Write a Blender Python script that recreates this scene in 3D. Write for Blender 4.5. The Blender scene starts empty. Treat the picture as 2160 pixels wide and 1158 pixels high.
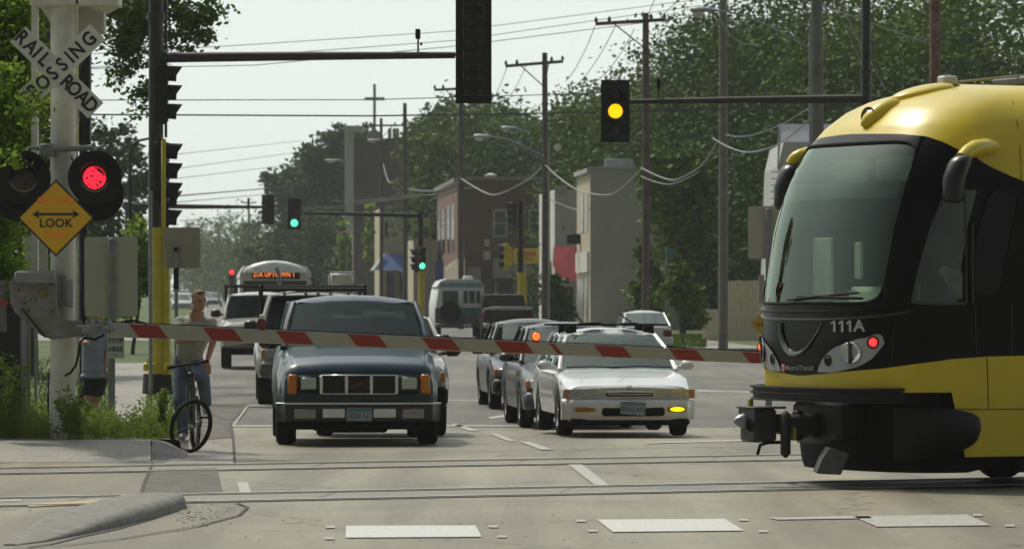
import bpy, math, random
import numpy as np
from mathutils import Vector, Matrix
R = math.radians
F = 9500.0; HY = 640.0; CH = 1.72; CX = 1080.0       # focal length in photo pixels, horizon row, eye height
YAW = R(3.85)                                          # heading of the through street
scene = bpy.context.scene
col = scene.collection
def gz(y):                                             # height of the ground along the street
    return float(np.interp(y, [0, 56, 63, 74, 86, 105, 185, 560, 1800, 4000], [0, 0, -.09, -.09, 0, 0, .375, 1.65, 5.9, 8]))
def P(px, py, d):                                      # photo measurement -> metres
    return Vector(((px-CX)*d/F, d, CH-(py-HY)*d/F))
def G(px, py, z=0.0):                                  # measurement of a point lying on the ground
    d = F*(CH-z)/(py-HY)
    for _ in range(12): d = F*(CH-z-gz(d))/(py-HY)
    return Vector(((px-CX)*d/F, d, z+gz(d)))
def S(px, d): return px*d/F
# ---------------------------------------------------------------- materials
MATS = {}
def mat(name, c, rough=.6, metal=0., var=.15, sc=4., bump=0., spec=.5, coat=0., emis=None, es=0., det=4, c2=None, bsc=None):
    if name in MATS: return MATS[name]
    m = bpy.data.materials.new(name); m.use_nodes = True; nt = m.node_tree; N = nt.nodes; L = nt.links
    b = N['Principled BSDF']
    b.inputs['Roughness'].default_value = rough; b.inputs['Metallic'].default_value = metal
    b.inputs['Specular IOR Level'].default_value = spec
    b.inputs['Coat Weight'].default_value = coat; b.inputs['Coat Roughness'].default_value = .04
    tc = N.new('ShaderNodeTexCoord')
    if var > 0 or c2:
        nz = N.new('ShaderNodeTexNoise'); nz.inputs['Scale'].default_value = sc; nz.inputs['Detail'].default_value = det
        nz.inputs['Roughness'].default_value = .65
        L.new(tc.outputs['Object'], nz.inputs['Vector'])
        rp = N.new('ShaderNodeValToRGB'); rp.color_ramp.elements[0].position = .3; rp.color_ramp.elements[1].position = .7
        d = c2 if c2 else tuple(x*(1-var) for x in c)
        u = c if c2 else tuple(min(1, x*(1+var)) for x in c)
        rp.color_ramp.elements[0].color = (*d, 1); rp.color_ramp.elements[1].color = (*u, 1)
        L.new(nz.outputs['Fac'], rp.inputs['Fac']); L.new(rp.outputs['Color'], b.inputs['Base Color'])
    else:
        b.inputs['Base Color'].default_value = (*c, 1)
    if bump > 0:
        n2 = N.new('ShaderNodeTexNoise'); n2.inputs['Scale'].default_value = bsc or sc*6; n2.inputs['Detail'].default_value = 6
        L.new(tc.outputs['Object'], n2.inputs['Vector'])
        bp = N.new('ShaderNodeBump'); bp.inputs['Strength'].default_value = bump; bp.inputs['Distance'].default_value = .02
        L.new(n2.outputs['Fac'], bp.inputs['Height']); L.new(bp.outputs['Normal'], b.inputs['Normal'])
    if emis:
        b.inputs['Emission Color'].default_value = (*emis, 1); b.inputs['Emission Strength'].default_value = es
    MATS[name] = m; return m
def glass(name, tint=(.55, .62, .6), rough=.02, dirt=.0, base=.05, gcol=(.62, .72, .66)):
    if name in MATS: return MATS[name]
    m = bpy.data.materials.new(name); m.use_nodes = True; nt = m.node_tree; N = nt.nodes; L = nt.links
    N.remove(N['Principled BSDF']); out = N['Material Output']
    tr = N.new('ShaderNodeBsdfTransparent'); tr.inputs[0].default_value = (*tint, 1)
    gl = N.new('ShaderNodeBsdfGlossy'); gl.inputs['Roughness'].default_value = rough; gl.inputs[0].default_value = (*gcol, 1)
    ge = N.new('ShaderNodeNewGeometry'); dt = N.new('ShaderNodeVectorMath'); dt.operation = 'DOT_PRODUCT'; L.new(ge.outputs['Incoming'], dt.inputs[0]); L.new(ge.outputs['Normal'], dt.inputs[1])
    ab = N.new('ShaderNodeMath'); ab.operation = 'ABSOLUTE'; L.new(dt.outputs['Value'], ab.inputs[0])
    om = N.new('ShaderNodeMath'); om.operation = 'SUBTRACT'; om.inputs[0].default_value = 1.; L.new(ab.outputs[0], om.inputs[1])
    pw = N.new('ShaderNodeMath'); pw.operation = 'POWER'; pw.inputs[1].default_value = 5.; L.new(om.outputs[0], pw.inputs[0])
    ad = N.new('ShaderNodeMath'); ad.operation = 'ADD'; ad.inputs[1].default_value = .05+base; ad.use_clamp = True; L.new(pw.outputs[0], ad.inputs[0])
    mx = N.new('ShaderNodeMixShader'); L.new(ad.outputs[0], mx.inputs[0]); L.new(tr.outputs[0], mx.inputs[1]); L.new(gl.outputs[0], mx.inputs[2])
    L.new(mx.outputs[0], out.inputs['Surface']); MATS[name] = m; return m
def leafmat(name, c, c2, trans=.35):
    m = bpy.data.materials.new(name); m.use_nodes = True; nt = m.node_tree; N = nt.nodes; L = nt.links
    b = N['Principled BSDF']; out = N['Material Output']
    b.inputs['Roughness'].default_value = .6; b.inputs['Specular IOR Level'].default_value = .12
    g = N.new('ShaderNodeNewGeometry'); rp = N.new('ShaderNodeValToRGB')
    rp.color_ramp.elements[0].color = (*c2, 1); rp.color_ramp.elements[1].color = (*c, 1)
    tc = N.new('ShaderNodeTexCoord'); nz = N.new('ShaderNodeTexNoise'); nz.inputs['Scale'].default_value = .5; L.new(tc.outputs['Object'], nz.inputs['Vector'])
    mi = N.new('ShaderNodeMath'); mi.operation = 'MULTIPLY_ADD'; mi.inputs[1].default_value = .55
    L.new(g.outputs['Random Per Island'], mi.inputs[0]); L.new(nz.outputs['Fac'], mi.inputs[2])
    mm = N.new('ShaderNodeMath'); mm.operation = 'SUBTRACT'; mm.inputs[1].default_value = .27; L.new(mi.outputs[0], mm.inputs[0])
    L.new(mm.outputs[0], rp.inputs['Fac']); L.new(rp.outputs['Color'], b.inputs['Base Color'])
    t = N.new('ShaderNodeBsdfTranslucent'); L.new(rp.outputs['Color'], t.inputs['Color'])
    mx = N.new('ShaderNodeMixShader'); mx.inputs[0].default_value = trans
    L.new(b.outputs[0], mx.inputs[1]); L.new(t.outputs[0], mx.inputs[2]); L.new(mx.outputs[0], out.inputs['Surface'])
    MATS[name] = m; return m
def brickmat(name, c1, c2, mortar, sc=1.0):
    m = bpy.data.materials.new(name); m.use_nodes = True; nt = m.node_tree; N = nt.nodes; L = nt.links
    b = N['Principled BSDF']; b.inputs['Roughness'].default_value = .85
    tc = N.new('ShaderNodeTexCoord'); sp = N.new('ShaderNodeSeparateXYZ'); L.new(tc.outputs['Object'], sp.inputs[0])
    ad = N.new('ShaderNodeMath'); ad.operation = 'ADD'; L.new(sp.outputs[0], ad.inputs[0]); L.new(sp.outputs[1], ad.inputs[1])
    cb = N.new('ShaderNodeCombineXYZ'); L.new(ad.outputs[0], cb.inputs[0]); L.new(sp.outputs[2], cb.inputs[1])
    br = N.new('ShaderNodeTexBrick'); br.inputs['Scale'].default_value = sc
    br.inputs['Brick Width'].default_value = .42; br.inputs['Row Height'].default_value = .15; br.inputs['Mortar Size'].default_value = .014
    br.inputs['Color1'].default_value = (*c1, 1); br.inputs['Color2'].default_value = (*c2, 1); br.inputs['Mortar'].default_value = (*mortar, 1)
    L.new(cb.outputs[0], br.inputs['Vector'])
    nz = N.new('ShaderNodeTexNoise'); nz.inputs['Scale'].default_value = .6; nz.inputs['Detail'].default_value = 5; L.new(tc.outputs['Object'], nz.inputs['Vector'])
    mr = N.new('ShaderNodeMapRange'); mr.inputs['To Min'].default_value = .6; mr.inputs['To Max'].default_value = 1.35; L.new(nz.outputs['Fac'], mr.inputs[0])
    mx = N.new('ShaderNodeMix'); mx.data_type = 'RGBA'; mx.blend_type = 'MULTIPLY'; mx.inputs[0].default_value = 1
    L.new(br.outputs['Color'], mx.inputs[6]); L.new(mr.outputs[0], mx.inputs[7]); L.new(mx.outputs[2], b.inputs['Base Color'])
    MATS[name] = m; return m
def groundmat(name, ca, cb_, rough=.85, s1=.35, s2=9., crack=0., ds=0.):
    """worn concrete or asphalt: broad stains, fine aggregate, hairline cracks"""
    m = bpy.data.materials.new(name); m.use_nodes = True; nt = m.node_tree; N = nt.nodes; L = nt.links
    b = N['Principled BSDF']; b.inputs['Roughness'].default_value = rough; b.inputs['Specular IOR Level'].default_value = .35
    tc = N.new('ShaderNodeTexCoord')
    mp = N.new('ShaderNodeMapping'); mp.inputs['Scale'].default_value = (1, .35 if ds else 1, 1); mp.inputs['Rotation'].default_value = (0, 0, -YAW)
    L.new(tc.outputs['Object'], mp.inputs[0])
    n1 = N.new('ShaderNodeTexNoise'); n1.inputs['Scale'].default_value = s1; n1.inputs['Detail'].default_value = 7; n1.inputs['Roughness'].default_value = .62; n1.inputs['Distortion'].default_value = .6
    L.new(mp.outputs[0], n1.inputs['Vector'])
    r1 = N.new('ShaderNodeValToRGB'); r1.color_ramp.elements[0].position = .36; r1.color_ramp.elements[1].position = .62
    r1.color_ramp.elements[0].color = (*cb_, 1); r1.color_ramp.elements[1].color = (*ca, 1); L.new(n1.outputs['Fac'], r1.inputs[0])
    n2 = N.new('ShaderNodeTexNoise'); n2.inputs['Scale'].default_value = s2; n2.inputs['Detail'].default_value = 8; n2.inputs['Roughness'].default_value = .8
    L.new(tc.outputs['Object'], n2.inputs['Vector'])
    mr = N.new('ShaderNodeMapRange'); mr.inputs['From Min'].default_value = .3; mr.inputs['From Max'].default_value = .7; mr.inputs['To Min'].default_value = .62; mr.inputs['To Max'].default_value = 1.28
    L.new(n2.outputs['Fac'], mr.inputs[0])
    mx = N.new('ShaderNodeMix'); mx.data_type = 'RGBA'; mx.blend_type = 'MULTIPLY'; mx.inputs[0].default_value = 1
    L.new(r1.outputs[0], mx.inputs[6]); L.new(mr.outputs[0], mx.inputs[7]); last = mx.outputs[2]
    if crack:
        vo = N.new('ShaderNodeTexVoronoi'); vo.feature = 'DISTANCE_TO_EDGE'; vo.inputs['Scale'].default_value = crack
        n3 = N.new('ShaderNodeTexNoise'); n3.inputs['Scale'].default_value = 2.; n3.inputs['Detail'].default_value = 6; L.new(tc.outputs['Object'], n3.inputs['Vector'])
        va = N.new('ShaderNodeVectorMath'); va.operation = 'ADD'; L.new(tc.outputs['Object'], va.inputs[0]); L.new(n3.outputs['Color'], va.inputs[1]); L.new(va.outputs[0], vo.inputs['Vector'])
        r2 = N.new('ShaderNodeMapRange'); r2.inputs['From Max'].default_value = .012; r2.inputs['To Min'].default_value = .5; r2.inputs['To Max'].default_value = 1.; L.new(vo.outputs['Distance'], r2.inputs[0])
        m2 = N.new('ShaderNodeMix'); m2.data_type = 'RGBA'; m2.blend_type = 'MULTIPLY'; m2.inputs[0].default_value = 1
        L.new(last, m2.inputs[6]); L.new(r2.outputs[0], m2.inputs[7]); last = m2.outputs[2]
    if ds:
        wv = N.new('ShaderNodeTexNoise'); wv.inputs['Scale'].default_value = .9; wv.inputs['Detail'].default_value = 5
        mp3 = N.new('ShaderNodeMapping'); mp3.inputs['Rotation'].default_value = (0, 0, -YAW); mp3.inputs['Scale'].default_value = (1.6, .06, 1); L.new(tc.outputs['Object'], mp3.inputs[0]); L.new(mp3.outputs[0], wv.inputs['Vector'])
        r4 = N.new('ShaderNodeMapRange'); r4.inputs['From Min'].default_value = .38; r4.inputs['From Max'].default_value = .6; r4.inputs['To Min'].default_value = .78; r4.inputs['To Max'].default_value = 1.10; L.new(wv.outputs['Fac'], r4.inputs[0])
        m4 = N.new('ShaderNodeMix'); m4.data_type = 'RGBA'; m4.blend_type = 'MULTIPLY'; m4.inputs[0].default_value = 1; L.new(last, m4.inputs[6]); L.new(r4.outputs[0], m4.inputs[7]); last = m4.outputs[2]
    L.new(last, b.inputs['Base Color'])
    bp = N.new('ShaderNodeBump'); bp.inputs['Strength'].default_value = .35; bp.inputs['Distance'].default_value = .01
    L.new(n2.outputs['Fac'], bp.inputs['Height']); L.new(bp.outputs['Normal'], b.inputs['Normal'])
    MATS[name] = m; return m
# ---------------------------------------------------------------- mesh building
def rotm(a, b=(0, 0, 1)):
    return Vector(b).rotation_difference(Vector(a)).to_matrix()
class MB:
    def __init__(s): s.v = []; s.f = []; s.m = []; s.ms = []; s.cur = 0
    def mat(s, m):
        if m not in s.ms: s.ms.append(m)
        s.cur = s.ms.index(m); return s
    def add(s, vs, fs):
        o = len(s.v); s.v += [tuple(v) for v in vs]; s.f += [tuple(i+o for i in f) for f in fs]; s.m += [s.cur]*len(fs); return s
    def box(s, a, b, bev=0., rot=None):
        x0, y0, z0 = [min(p, q) for p, q in zip(a, b)]; x1, y1, z1 = [max(p, q) for p, q in zip(a, b)]
        c = Vector(((x0+x1)/2, (y0+y1)/2, (z0+z1)/2)); h = Vector(((x1-x0)/2, (y1-y0)/2, (z1-z0)/2))
        if bev <= 0:
            vs = [(sx, sy, sz) for sz in (-1, 1) for sx, sy in ((-1, -1), (1, -1), (1, 1), (-1, 1))]
            pts = [Vector((p[0]*h.x, p[1]*h.y, p[2]*h.z)) for p in vs]
            fs = [(3, 2, 1, 0), (4, 5, 6, 7), (0, 1, 5, 4), (1, 2, 6, 5), (2, 3, 7, 6), (3, 0, 4, 7)]
        else:
            e = min(bev, h.x*.9, h.y*.9, h.z*.9); pts = []; idx = {}
            for sx in (-1, 1):
                for sy in (-1, 1):
                    for sz in (-1, 1):
                        for k in range(3):
                            q = [h.x-e, h.y-e, h.z-e]; q[k] = h[k]
                            idx[(sx, sy, sz, k)] = len(pts); pts.append(Vector((sx*q[0], sy*q[1], sz*q[2])))
            fs = []
            for k in range(3):
                i, j = [t for t in range(3) if t != k]
                for sg in (-1, 1):
                    f = []
                    for a_, b_ in ((-1, -1), (1, -1), (1, 1), (-1, 1)):
                        t = [0, 0, 0]; t[k] = sg; t[i] = a_; t[j] = b_; f.append(idx[(*t, k)])
                    fs.append(tuple(f) if (sg > 0) == (k != 1) else tuple(reversed(f)))
            for k in range(3):
                i, j = [t for t in range(3) if t != k]
                for a_ in (-1, 1):
                    for b_ in (-1, 1):
                        f = []
                        for (sg, kk) in ((-1, i), (1, i), (1, j), (-1, j)):
                            t = [0, 0, 0]; t[k] = sg; t[i] = a_; t[j] = b_; f.append(idx[(*t, kk)])
                        fs.append(tuple(f) if (a_*b_ > 0) == (k != 1) else tuple(reversed(f)))
            for sx in (-1, 1):
                for sy in (-1, 1):
                    for sz in (-1, 1):
                        f = tuple(idx[(sx, sy, sz, k)] for k in range(3)); fs.append(f if sx*sy*sz > 0 else f[::-1])
        if rot is not None: pts = [rot @ p for p in pts]
        return s.add([p+c for p in pts], fs)
    def tube(s, pts, r, n=8, cap=True):
        pts = [Vector(p) for p in pts]; rr = r if isinstance(r, (list, tuple)) else [r]*len(pts)
        vs = []; fs = []; up = None
        for i, p in enumerate(pts):
            t = (pts[min(i+1, len(pts)-1)]-pts[max(i-1, 0)])
            t = t.normalized() if t.length > 1e-9 else Vector((0, 0, 1))
            if up is None: up = t.orthogonal().normalized()
            up = (up-t*up.dot(t)); up = up.normalized() if up.length > 1e-6 else t.orthogonal().normalized()
            w = t.cross(up)
            for k in range(n):
                a = 2*math.pi*k/n; vs.append(p+(up*math.cos(a)+w*math.sin(a))*rr[i])
        for i in range(len(pts)-1):
            for k in range(n): fs.append((i*n+k, i*n+(k+1) % n, (i+1)*n+(k+1) % n, (i+1)*n+k))
        if cap: fs.append(tuple(range(n-1, -1, -1))); fs.append(tuple((len(pts)-1)*n+k for k in range(n)))
        return s.add(vs, fs)
    def lathe(s, c, axis, prof, n=24, closed=False, cap=False):
        c = Vector(c); M_ = rotm(axis); vs = []; fs = []
        for (r, h) in prof:
            for k in range(n):
                a = 2*math.pi*k/n; vs.append(c+M_ @ Vector((r*math.cos(a), r*math.sin(a), h)))
        m = len(prof)
        for i in range(m if closed else m-1):
            j = (i+1) % m
            for k in range(n): fs.append((i*n+k, i*n+(k+1) % n, j*n+(k+1) % n, j*n+k))
        if cap: fs.append(tuple(range(n-1, -1, -1))); fs.append(tuple((m-1)*n+k for k in range(n)))
        return s.add(vs, fs)
    def prism(s, poly, d, flip=False):
        """poly: 3D points, extruded by vector d"""
        n = len(poly); d = Vector(d); p = [Vector(q) for q in poly]
        vs = p+[q+d for q in p]
        fs = [tuple(range(n)), tuple(range(2*n-1, n-1, -1))]+[(i, i+n, (i+1) % n+n, (i+1) % n) for i in range(n)]
        return s.add(vs, fs)
    def quad(s, *p): return s.add(p, [tuple(range(len(p)))])
    def loft(s, secs, cap=True, ring=True):
        n = len(secs[0]); vs = [p for q in secs for p in q]; fs = []
        for i in range(len(secs)-1):
            for k in range(n if ring else n-1): fs.append((i*n+k, i*n+(k+1) % n, (i+1)*n+(k+1) % n, (i+1)*n+k))
        if cap: fs.append(tuple(range(n-1, -1, -1))); fs.append(tuple((len(secs)-1)*n+k for k in range(n)))
        return s.add(vs, fs)
    def sphere(s, c, r, n=12, m=8):
        r = r if isinstance(r, (tuple, list)) else (r, r, r); vs = []; fs = []
        for i in range(m+1):
            th = math.pi*i/m
            for k in range(n):
                a = 2*math.pi*k/n; vs.append((c[0]+r[0]*math.sin(th)*math.cos(a), c[1]+r[1]*math.sin(th)*math.sin(a), c[2]+r[2]*math.cos(th)))
        for i in range(m):
            for k in range(n): fs.append((i*n+k, (i+1)*n+k, (i+1)*n+(k+1) % n, i*n+(k+1) % n))
        return s.add(vs, fs)
    def split(s, name, m, parent, **kw):
        """one object for every separate piece"""
        par = list(range(len(s.v)))
        def fd(i):
            while par[i] != i: par[i] = par[par[i]]; i = par[i]
            return i
        for f in s.f:
            for i in f[1:]: par[fd(i)] = fd(f[0])
        gr = {}
        for f in s.f: gr.setdefault(fd(f[0]), []).append(f)
        out = []
        for fs in gr.values():
            ids = sorted({i for f in fs for i in f}); mp = {q: k for k, q in enumerate(ids)}
            t = MB(); t.add([s.v[i] for i in ids], [tuple(mp[i] for i in f) for f in fs]); out.append(t.build(name, m, parent, **kw))
        return out
    def build(s, name, m=None, parent=None, smooth=40, bevel=0., label=None):
        me = bpy.data.meshes.new(name); o = bpy.data.objects.new(name, me); col.objects.link(o)
        base = Vector((0, 0, 0))
        if parent is not None:
            r = parent
            while r.parent: r = r.parent
            base = Vector(r['_b']) if '_b' in r else base
        elif s.v:
            a = np.array(s.v); base = Vector(((a[:, 0].min()+a[:, 0].max())/2, (a[:, 1].min()+a[:, 1].max())/2, a[:, 2].min()))
            o.location = base; o['_b'] = tuple(base)
        me.from_pydata([(v[0]-base.x, v[1]-base.y, v[2]-base.z) for v in s.v], [], s.f)
        if s.ms and not m:
            for q in s.ms: me.materials.append(q)
            me.polygons.foreach_set('material_index', s.m)
        else: me.materials.append(m)
        import bmesh
        b = bmesh.new(); b.from_mesh(me); bmesh.ops.recalc_face_normals(b, faces=b.faces); b.to_mesh(me); b.free()
        if smooth:
            me.polygons.foreach_set('use_smooth', [True]*len(me.polygons)); me.set_sharp_from_angle(angle=R(smooth))
        me.update()
        if bevel:
            q = o.modifiers.new('bevel', 'BEVEL'); q.width = bevel; q.segments = 2; q.limit_method = 'ANGLE'; q.angle_limit = R(40)
        if parent is not None: o.parent = parent
        if label: o['label'] = label
        return o
def tag(o, label, cat, group=None, kind=None):
    if label: o['label'] = label
    if cat: o['category'] = cat
    if group: o['group'] = group
    if kind: o['kind'] = kind
    return o
def struct(o, kind='structure'): o['kind'] = kind; return o
def thing(name, label, cat, loc, group=None, rz=None):
    """Empty at the base of a thing. With rz the parts are given in the thing's own frame, else in world metres."""
    o = bpy.data.objects.new(name, None); col.objects.link(o); o.empty_display_size = .2
    o.location = loc
    if rz is None: o['_b'] = tuple(loc)
    else: o.rotation_euler = (0, 0, rz)
    return tag(o, label, cat, group)
def copy_tree(o, parent=None):
    kids = [c for c in bpy.data.objects if c.parent == o]
    c = o.copy(); col.objects.link(c)
    if parent: c.parent = parent
    for k in kids: copy_tree(k, c)
    return c
def text(parent, name, body, origin, right, up, size, m, bold=.0, depth=.002, align='CENTER', sx=1., warp=None, label=None):
    """lettering as a real raised mesh; origin = centre of the line"""
    cu = bpy.data.curves.new('lettering', 'FONT'); cu.body = body; cu.size = size; cu.align_x = align; cu.align_y = 'CENTER'
    cu.offset = bold*size; cu.extrude = depth; cu.resolution_u = 3
    t = bpy.data.objects.new('lettering', cu); col.objects.link(t)
    dg = bpy.context.evaluated_depsgraph_get(); me = bpy.data.meshes.new_from_object(t.evaluated_get(dg))
    vs = [Vector(v.co) for v in me.vertices]; fs = [tuple(p.vertices) for p in me.polygons]
    bpy.data.objects.remove(t); bpy.data.curves.remove(cu); bpy.data.meshes.remove(me)
    b = MB()
    if warp: pts = [warp(v.x*sx, v.y, v.z) for v in vs]
    else:
        r_ = Vector(right).normalized(); u_ = Vector(up).normalized(); n_ = r_.cross(u_)
        pts = [Vector(origin)+r_*v.x*sx+u_*v.y+n_*v.z for v in vs]
    b.add(pts, fs); return b.build(name, m, parent, smooth=0, label=label)
# ---------------------------------------------------------------- palette
dark = mat('dark painted steel', (.012, .012, .010), .5, 0, .3, 3, spec=.25)
black = mat('black rubber', (.007, .007, .007), .75, 0, .35, 6, spec=.2)
blackgloss = mat('black gloss trim', (.006, .006, .006), .32, 0, .2, 3)
galv = mat('galvanised steel', (.24, .25, .25), .55, .35, .22, 7)
palegrey = mat('pale grey paint', (.38, .39, .36), .6, 0, .14, 5)
offwhite = mat('weathered white paint', (.60, .60, .53), .55, 0, .14, 4)
chrome = mat('chrome', (.55, .56, .56), .12, 1, .1, 4)
sigyel = mat('signal yellow paint', (.52, .42, .02), .5, 0, .16, 4)
woodgr = mat('grey weathered pole', (.19, .18, .16), .9, 0, .25, 2.5, .3)
wood = mat('creosoted pole wood', (.10, .085, .07), .9, 0, .35, 2.5, .3)
woodlt = mat('brown pole wood', (.19, .115, .075), .9, 0, .5, 3.5, .3)
signback = mat('bare aluminium sign back', (.44, .43, .36), .6, .0, .06, 2)
redoff = mat('red lamp lens', (.16, .012, .01), .2, 0, .1, 5)
redon = mat('lit red lamp', (.4, .01, .01), .3, 0, 0, emis=(1, .03, .03), es=2.2)
ambon = mat('lit amber lamp', (.5, .3, .01), .3, 0, 0, emis=(1, .52, .0), es=1.5)
grnon = mat('lit green lamp', (.02, .4, .2), .3, 0, 0, emis=(.10, .95, .45), es=1.9)
orgon = mat('lit orange lamp', (.5, .05, .01), .3, 0, 0, emis=(1, .12, .02), es=2.2)
yelon = mat('lit yellow indicator', (.5, .45, .01), .3, 0, 0, emis=(.95, .85, .0), es=1.5)
amber = mat('amber lens', (.50, .17, .01), .25, 0, .12, 20)
tyre = mat('tyre rubber', (.011, .011, .011), .85, 0, .3, 10, spec=.2)
rim = mat('wheel alloy', (.25, .25, .25), .35, .7, .2, 6)
leafA = leafmat('mid green leaves', (.135, .21, .016), (.04, .08, .009), .13)
leafB = leafmat('dark green leaves', (.060, .125, .014), (.019, .050, .008), .13)
leafC = leafmat('light green leaves', (.26, .38, .04), (.09, .16, .02), .6)
leafW = leafmat('weed leaves', (.24, .31, .06), (.08, .13, .025), .5)
bark = mat('tree bark', (.06, .05, .04), .95, 0, .4, 3, .4)
cglass = glass('car glass', (.34, .42, .38), .03, base=.035)
cglass2 = glass('tinted rear glass', (.10, .12, .12), .03, base=.05)
interior = mat('dark cabin trim', (.03, .03, .032), .8, 0, .3, 5)
seatm = mat('grey seat cloth', (.09, .09, .09), .9, 0, .2, 8)
# ---------------------------------------------------------------- camera, sky, sun
cam = bpy.data.cameras.new('camera'); co = bpy.data.objects.new('camera', cam); col.objects.link(co); scene.camera = co
co.location = (0, 0, CH); co.rotation_euler = (R(90), 0, 0)
cam.sensor_width = 36; cam.lens = F/2160*36; cam.shift_y = (HY-579)/2160; cam.clip_start = .5; cam.clip_end = 9000
cam.dof.use_dof = True; cam.dof.focus_distance = 50; cam.dof.aperture_fstop = 6.5
SUN_EL, SUN_AZ = R(57), R(-38)                         # azimuth from +Y, negative to the left
sd = Vector((math.sin(SUN_AZ)*math.cos(SUN_EL), math.cos(SUN_AZ)*math.cos(SUN_EL), math.sin(SUN_EL)))
sl = bpy.data.lights.new('sun', 'SUN'); sl.energy = 2.5; sl.angle = R(2.5); sl.color = (1, .94, .80)
so = bpy.data.objects.new('sun', sl); col.objects.link(so); so.rotation_euler = sd.to_track_quat('Z', 'Y').to_euler(); so.location = (0, 0, 60)
w = bpy.data.worlds.new('World'); scene.world = w; w.use_nodes = True; nt = w.node_tree; bg = nt.nodes['Background']
sky = nt.nodes.new('ShaderNodeTexSky'); sky.sky_type = 'NISHITA'; sky.sun_disc = False; sky.sun_elevation = SUN_EL; sky.sun_rotation = SUN_AZ
sky.dust_density = 4.; sky.air_density = 1.; sky.ozone_density = 1.; sky.altitude = 200
hz = nt.nodes.new('ShaderNodeMix'); hz.data_type = 'RGBA'; hz.inputs[0].default_value = .72; hz.inputs[7].default_value = (8.5, 9.25, 8.8, 1)
tcw = nt.nodes.new('ShaderNodeTexCoord'); sx = nt.nodes.new('ShaderNodeSeparateXYZ'); nt.links.new(tcw.outputs['Generated'], sx.inputs[0])
mrw = nt.nodes.new('ShaderNodeMapRange'); mrw.inputs['From Min'].default_value = .05; mrw.inputs['From Max'].default_value = .75; mrw.inputs['To Min'].default_value = .88; mrw.inputs['To Max'].default_value = .42
nt.links.new(sx.outputs[2], mrw.inputs[0]); nt.links.new(mrw.outputs[0], hz.inputs[0])
mry = nt.nodes.new('ShaderNodeMapRange'); mry.inputs['From Min'].default_value = -.6; mry.inputs['From Max'].default_value = .95; mry.inputs['To Min'].default_value = .024; mry.inputs['To Max'].default_value = .108   # hazy glow is strongest on the sun's side
nt.links.new(sx.outputs[1], mry.inputs[0])
dtn = nt.nodes.new('ShaderNodeVectorMath'); dtn.operation = 'DOT_PRODUCT'; dtn.inputs[1].default_value = tuple(sd); nt.links.new(tcw.outputs['Generated'], dtn.inputs[0])
au = nt.nodes.new('ShaderNodeMapRange'); au.interpolation_type = 'SMOOTHSTEP'; au.inputs['From Min'].default_value = .72; au.inputs['From Max'].default_value = 1.; au.inputs['To Min'].default_value = 1.; au.inputs['To Max'].default_value = 2.4   # bright haze round the sun
nt.links.new(dtn.outputs['Value'], au.inputs[0]); ml = nt.nodes.new('ShaderNodeMath'); ml.operation = 'MULTIPLY'; nt.links.new(mry.outputs[0], ml.inputs[0]); nt.links.new(au.outputs[0], ml.inputs[1]); nt.links.new(ml.outputs[0], bg.inputs[1])
nt.links.new(sky.outputs[0], hz.inputs[6]); nt.links.new(hz.outputs[2], bg.inputs[0]); bg.inputs[1].default_value = .095
scene.view_settings.view_transform = 'Standard'; scene.view_settings.look = 'None'; scene.view_settings.exposure = 0.; scene.view_settings.gamma = 1
cy = scene.cycles; cy.max_bounces = 8; cy.transparent_max_bounces = 24; cy.volume_bounces = 1; cy.use_denoising = True; cy.caustics_reflective = False; cy.caustics_refractive = False
cy.sample_clamp_indirect = 6
# ---------------------------------------------------------------- ground
def sheet(name, xs, ys, zf, m):
    b = MB(); vs = []; fs = []; nx = len(xs)
    for y in ys:
        for x in xs: vs.append((x, y, zf(x, y)))
    for j in range(len(ys)-1):
        for i in range(nx-1): fs.append((j*nx+i, j*nx+i+1, (j+1)*nx+i+1, (j+1)*nx+i))
    b.add(vs, fs); return struct(b.build(name, m, smooth=60))
YS = [-20, 0, 20, 40, 50, 56, 60, 63, 68, 74, 80, 86, 95, 105, 120, 140, 160, 185, 220, 280, 350, 450, 560, 700, 900, 1200, 1800, 2600, 4000]
grassm = groundmat('dry verge grass', (.085, .12, .03), (.06, .08, .03), .95, .5, 14)
asph = groundmat('worn pale asphalt', (.250, .232, .168), (.162, .151, .110), .62, .28, 12, .22, 1)
asph2 = groundmat('darker street asphalt', (.160, .152, .124), (.098, .094, .078), .7, .35, 10, .25, 1)
conc = groundmat('sidewalk concrete', (.30, .29, .255), (.23, .225, .20), .85, .8, 14, .2)
concd = groundmat('stained kerb concrete', (.20, .195, .175), (.13, .13, .12), .88, 1.6, 18)
grav = groundmat('rough gritty asphalt', (.16, .148, .125), (.085, .08, .07), .9, 3., 40)
sheet('ground', [-900, -200, -60, -20, 0, 20, 60, 200, 900], YS, lambda x, y: gz(y)-.06, grassm)
# near plaza of the crossing plus the through street as one road sheet
def roadsheet():
    b = MB(); rows2 = []
    for y in YS:
        if y <= 50: rows2.append((y, -60, 80))
        elif y < 140: rows2.append((y, -.085*y, 80))
        elif y == 140: rows2 += [(140, -.085*y, 80), (140.01, -.085*y, 15-.067*140)]
        else: rows2.append((y, -.0668*y-.6, 15-.067*y))
    rows2 += [(51.35, -60, 80), (51.36, -.085*51.36, 80)]
    rows2.sort()
    N_ = 12; vs = []; fs = []
    for (y, xl, xr) in rows2:
        for i in range(N_+1): vs.append((xl+(xr-xl)*i/N_, y, gz(y)))
    for j in range(len(rows2)-1):
        for i in range(N_): fs.append((j*(N_+1)+i, j*(N_+1)+i+1, (j+1)*(N_+1)+i+1, (j+1)*(N_+1)+i))
    b.add(vs, fs); return struct(b.build('road', asph, smooth=60))
roadsheet()
ys2 = [66]+[y for y in YS if y > 66 and y < 2000]
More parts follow.
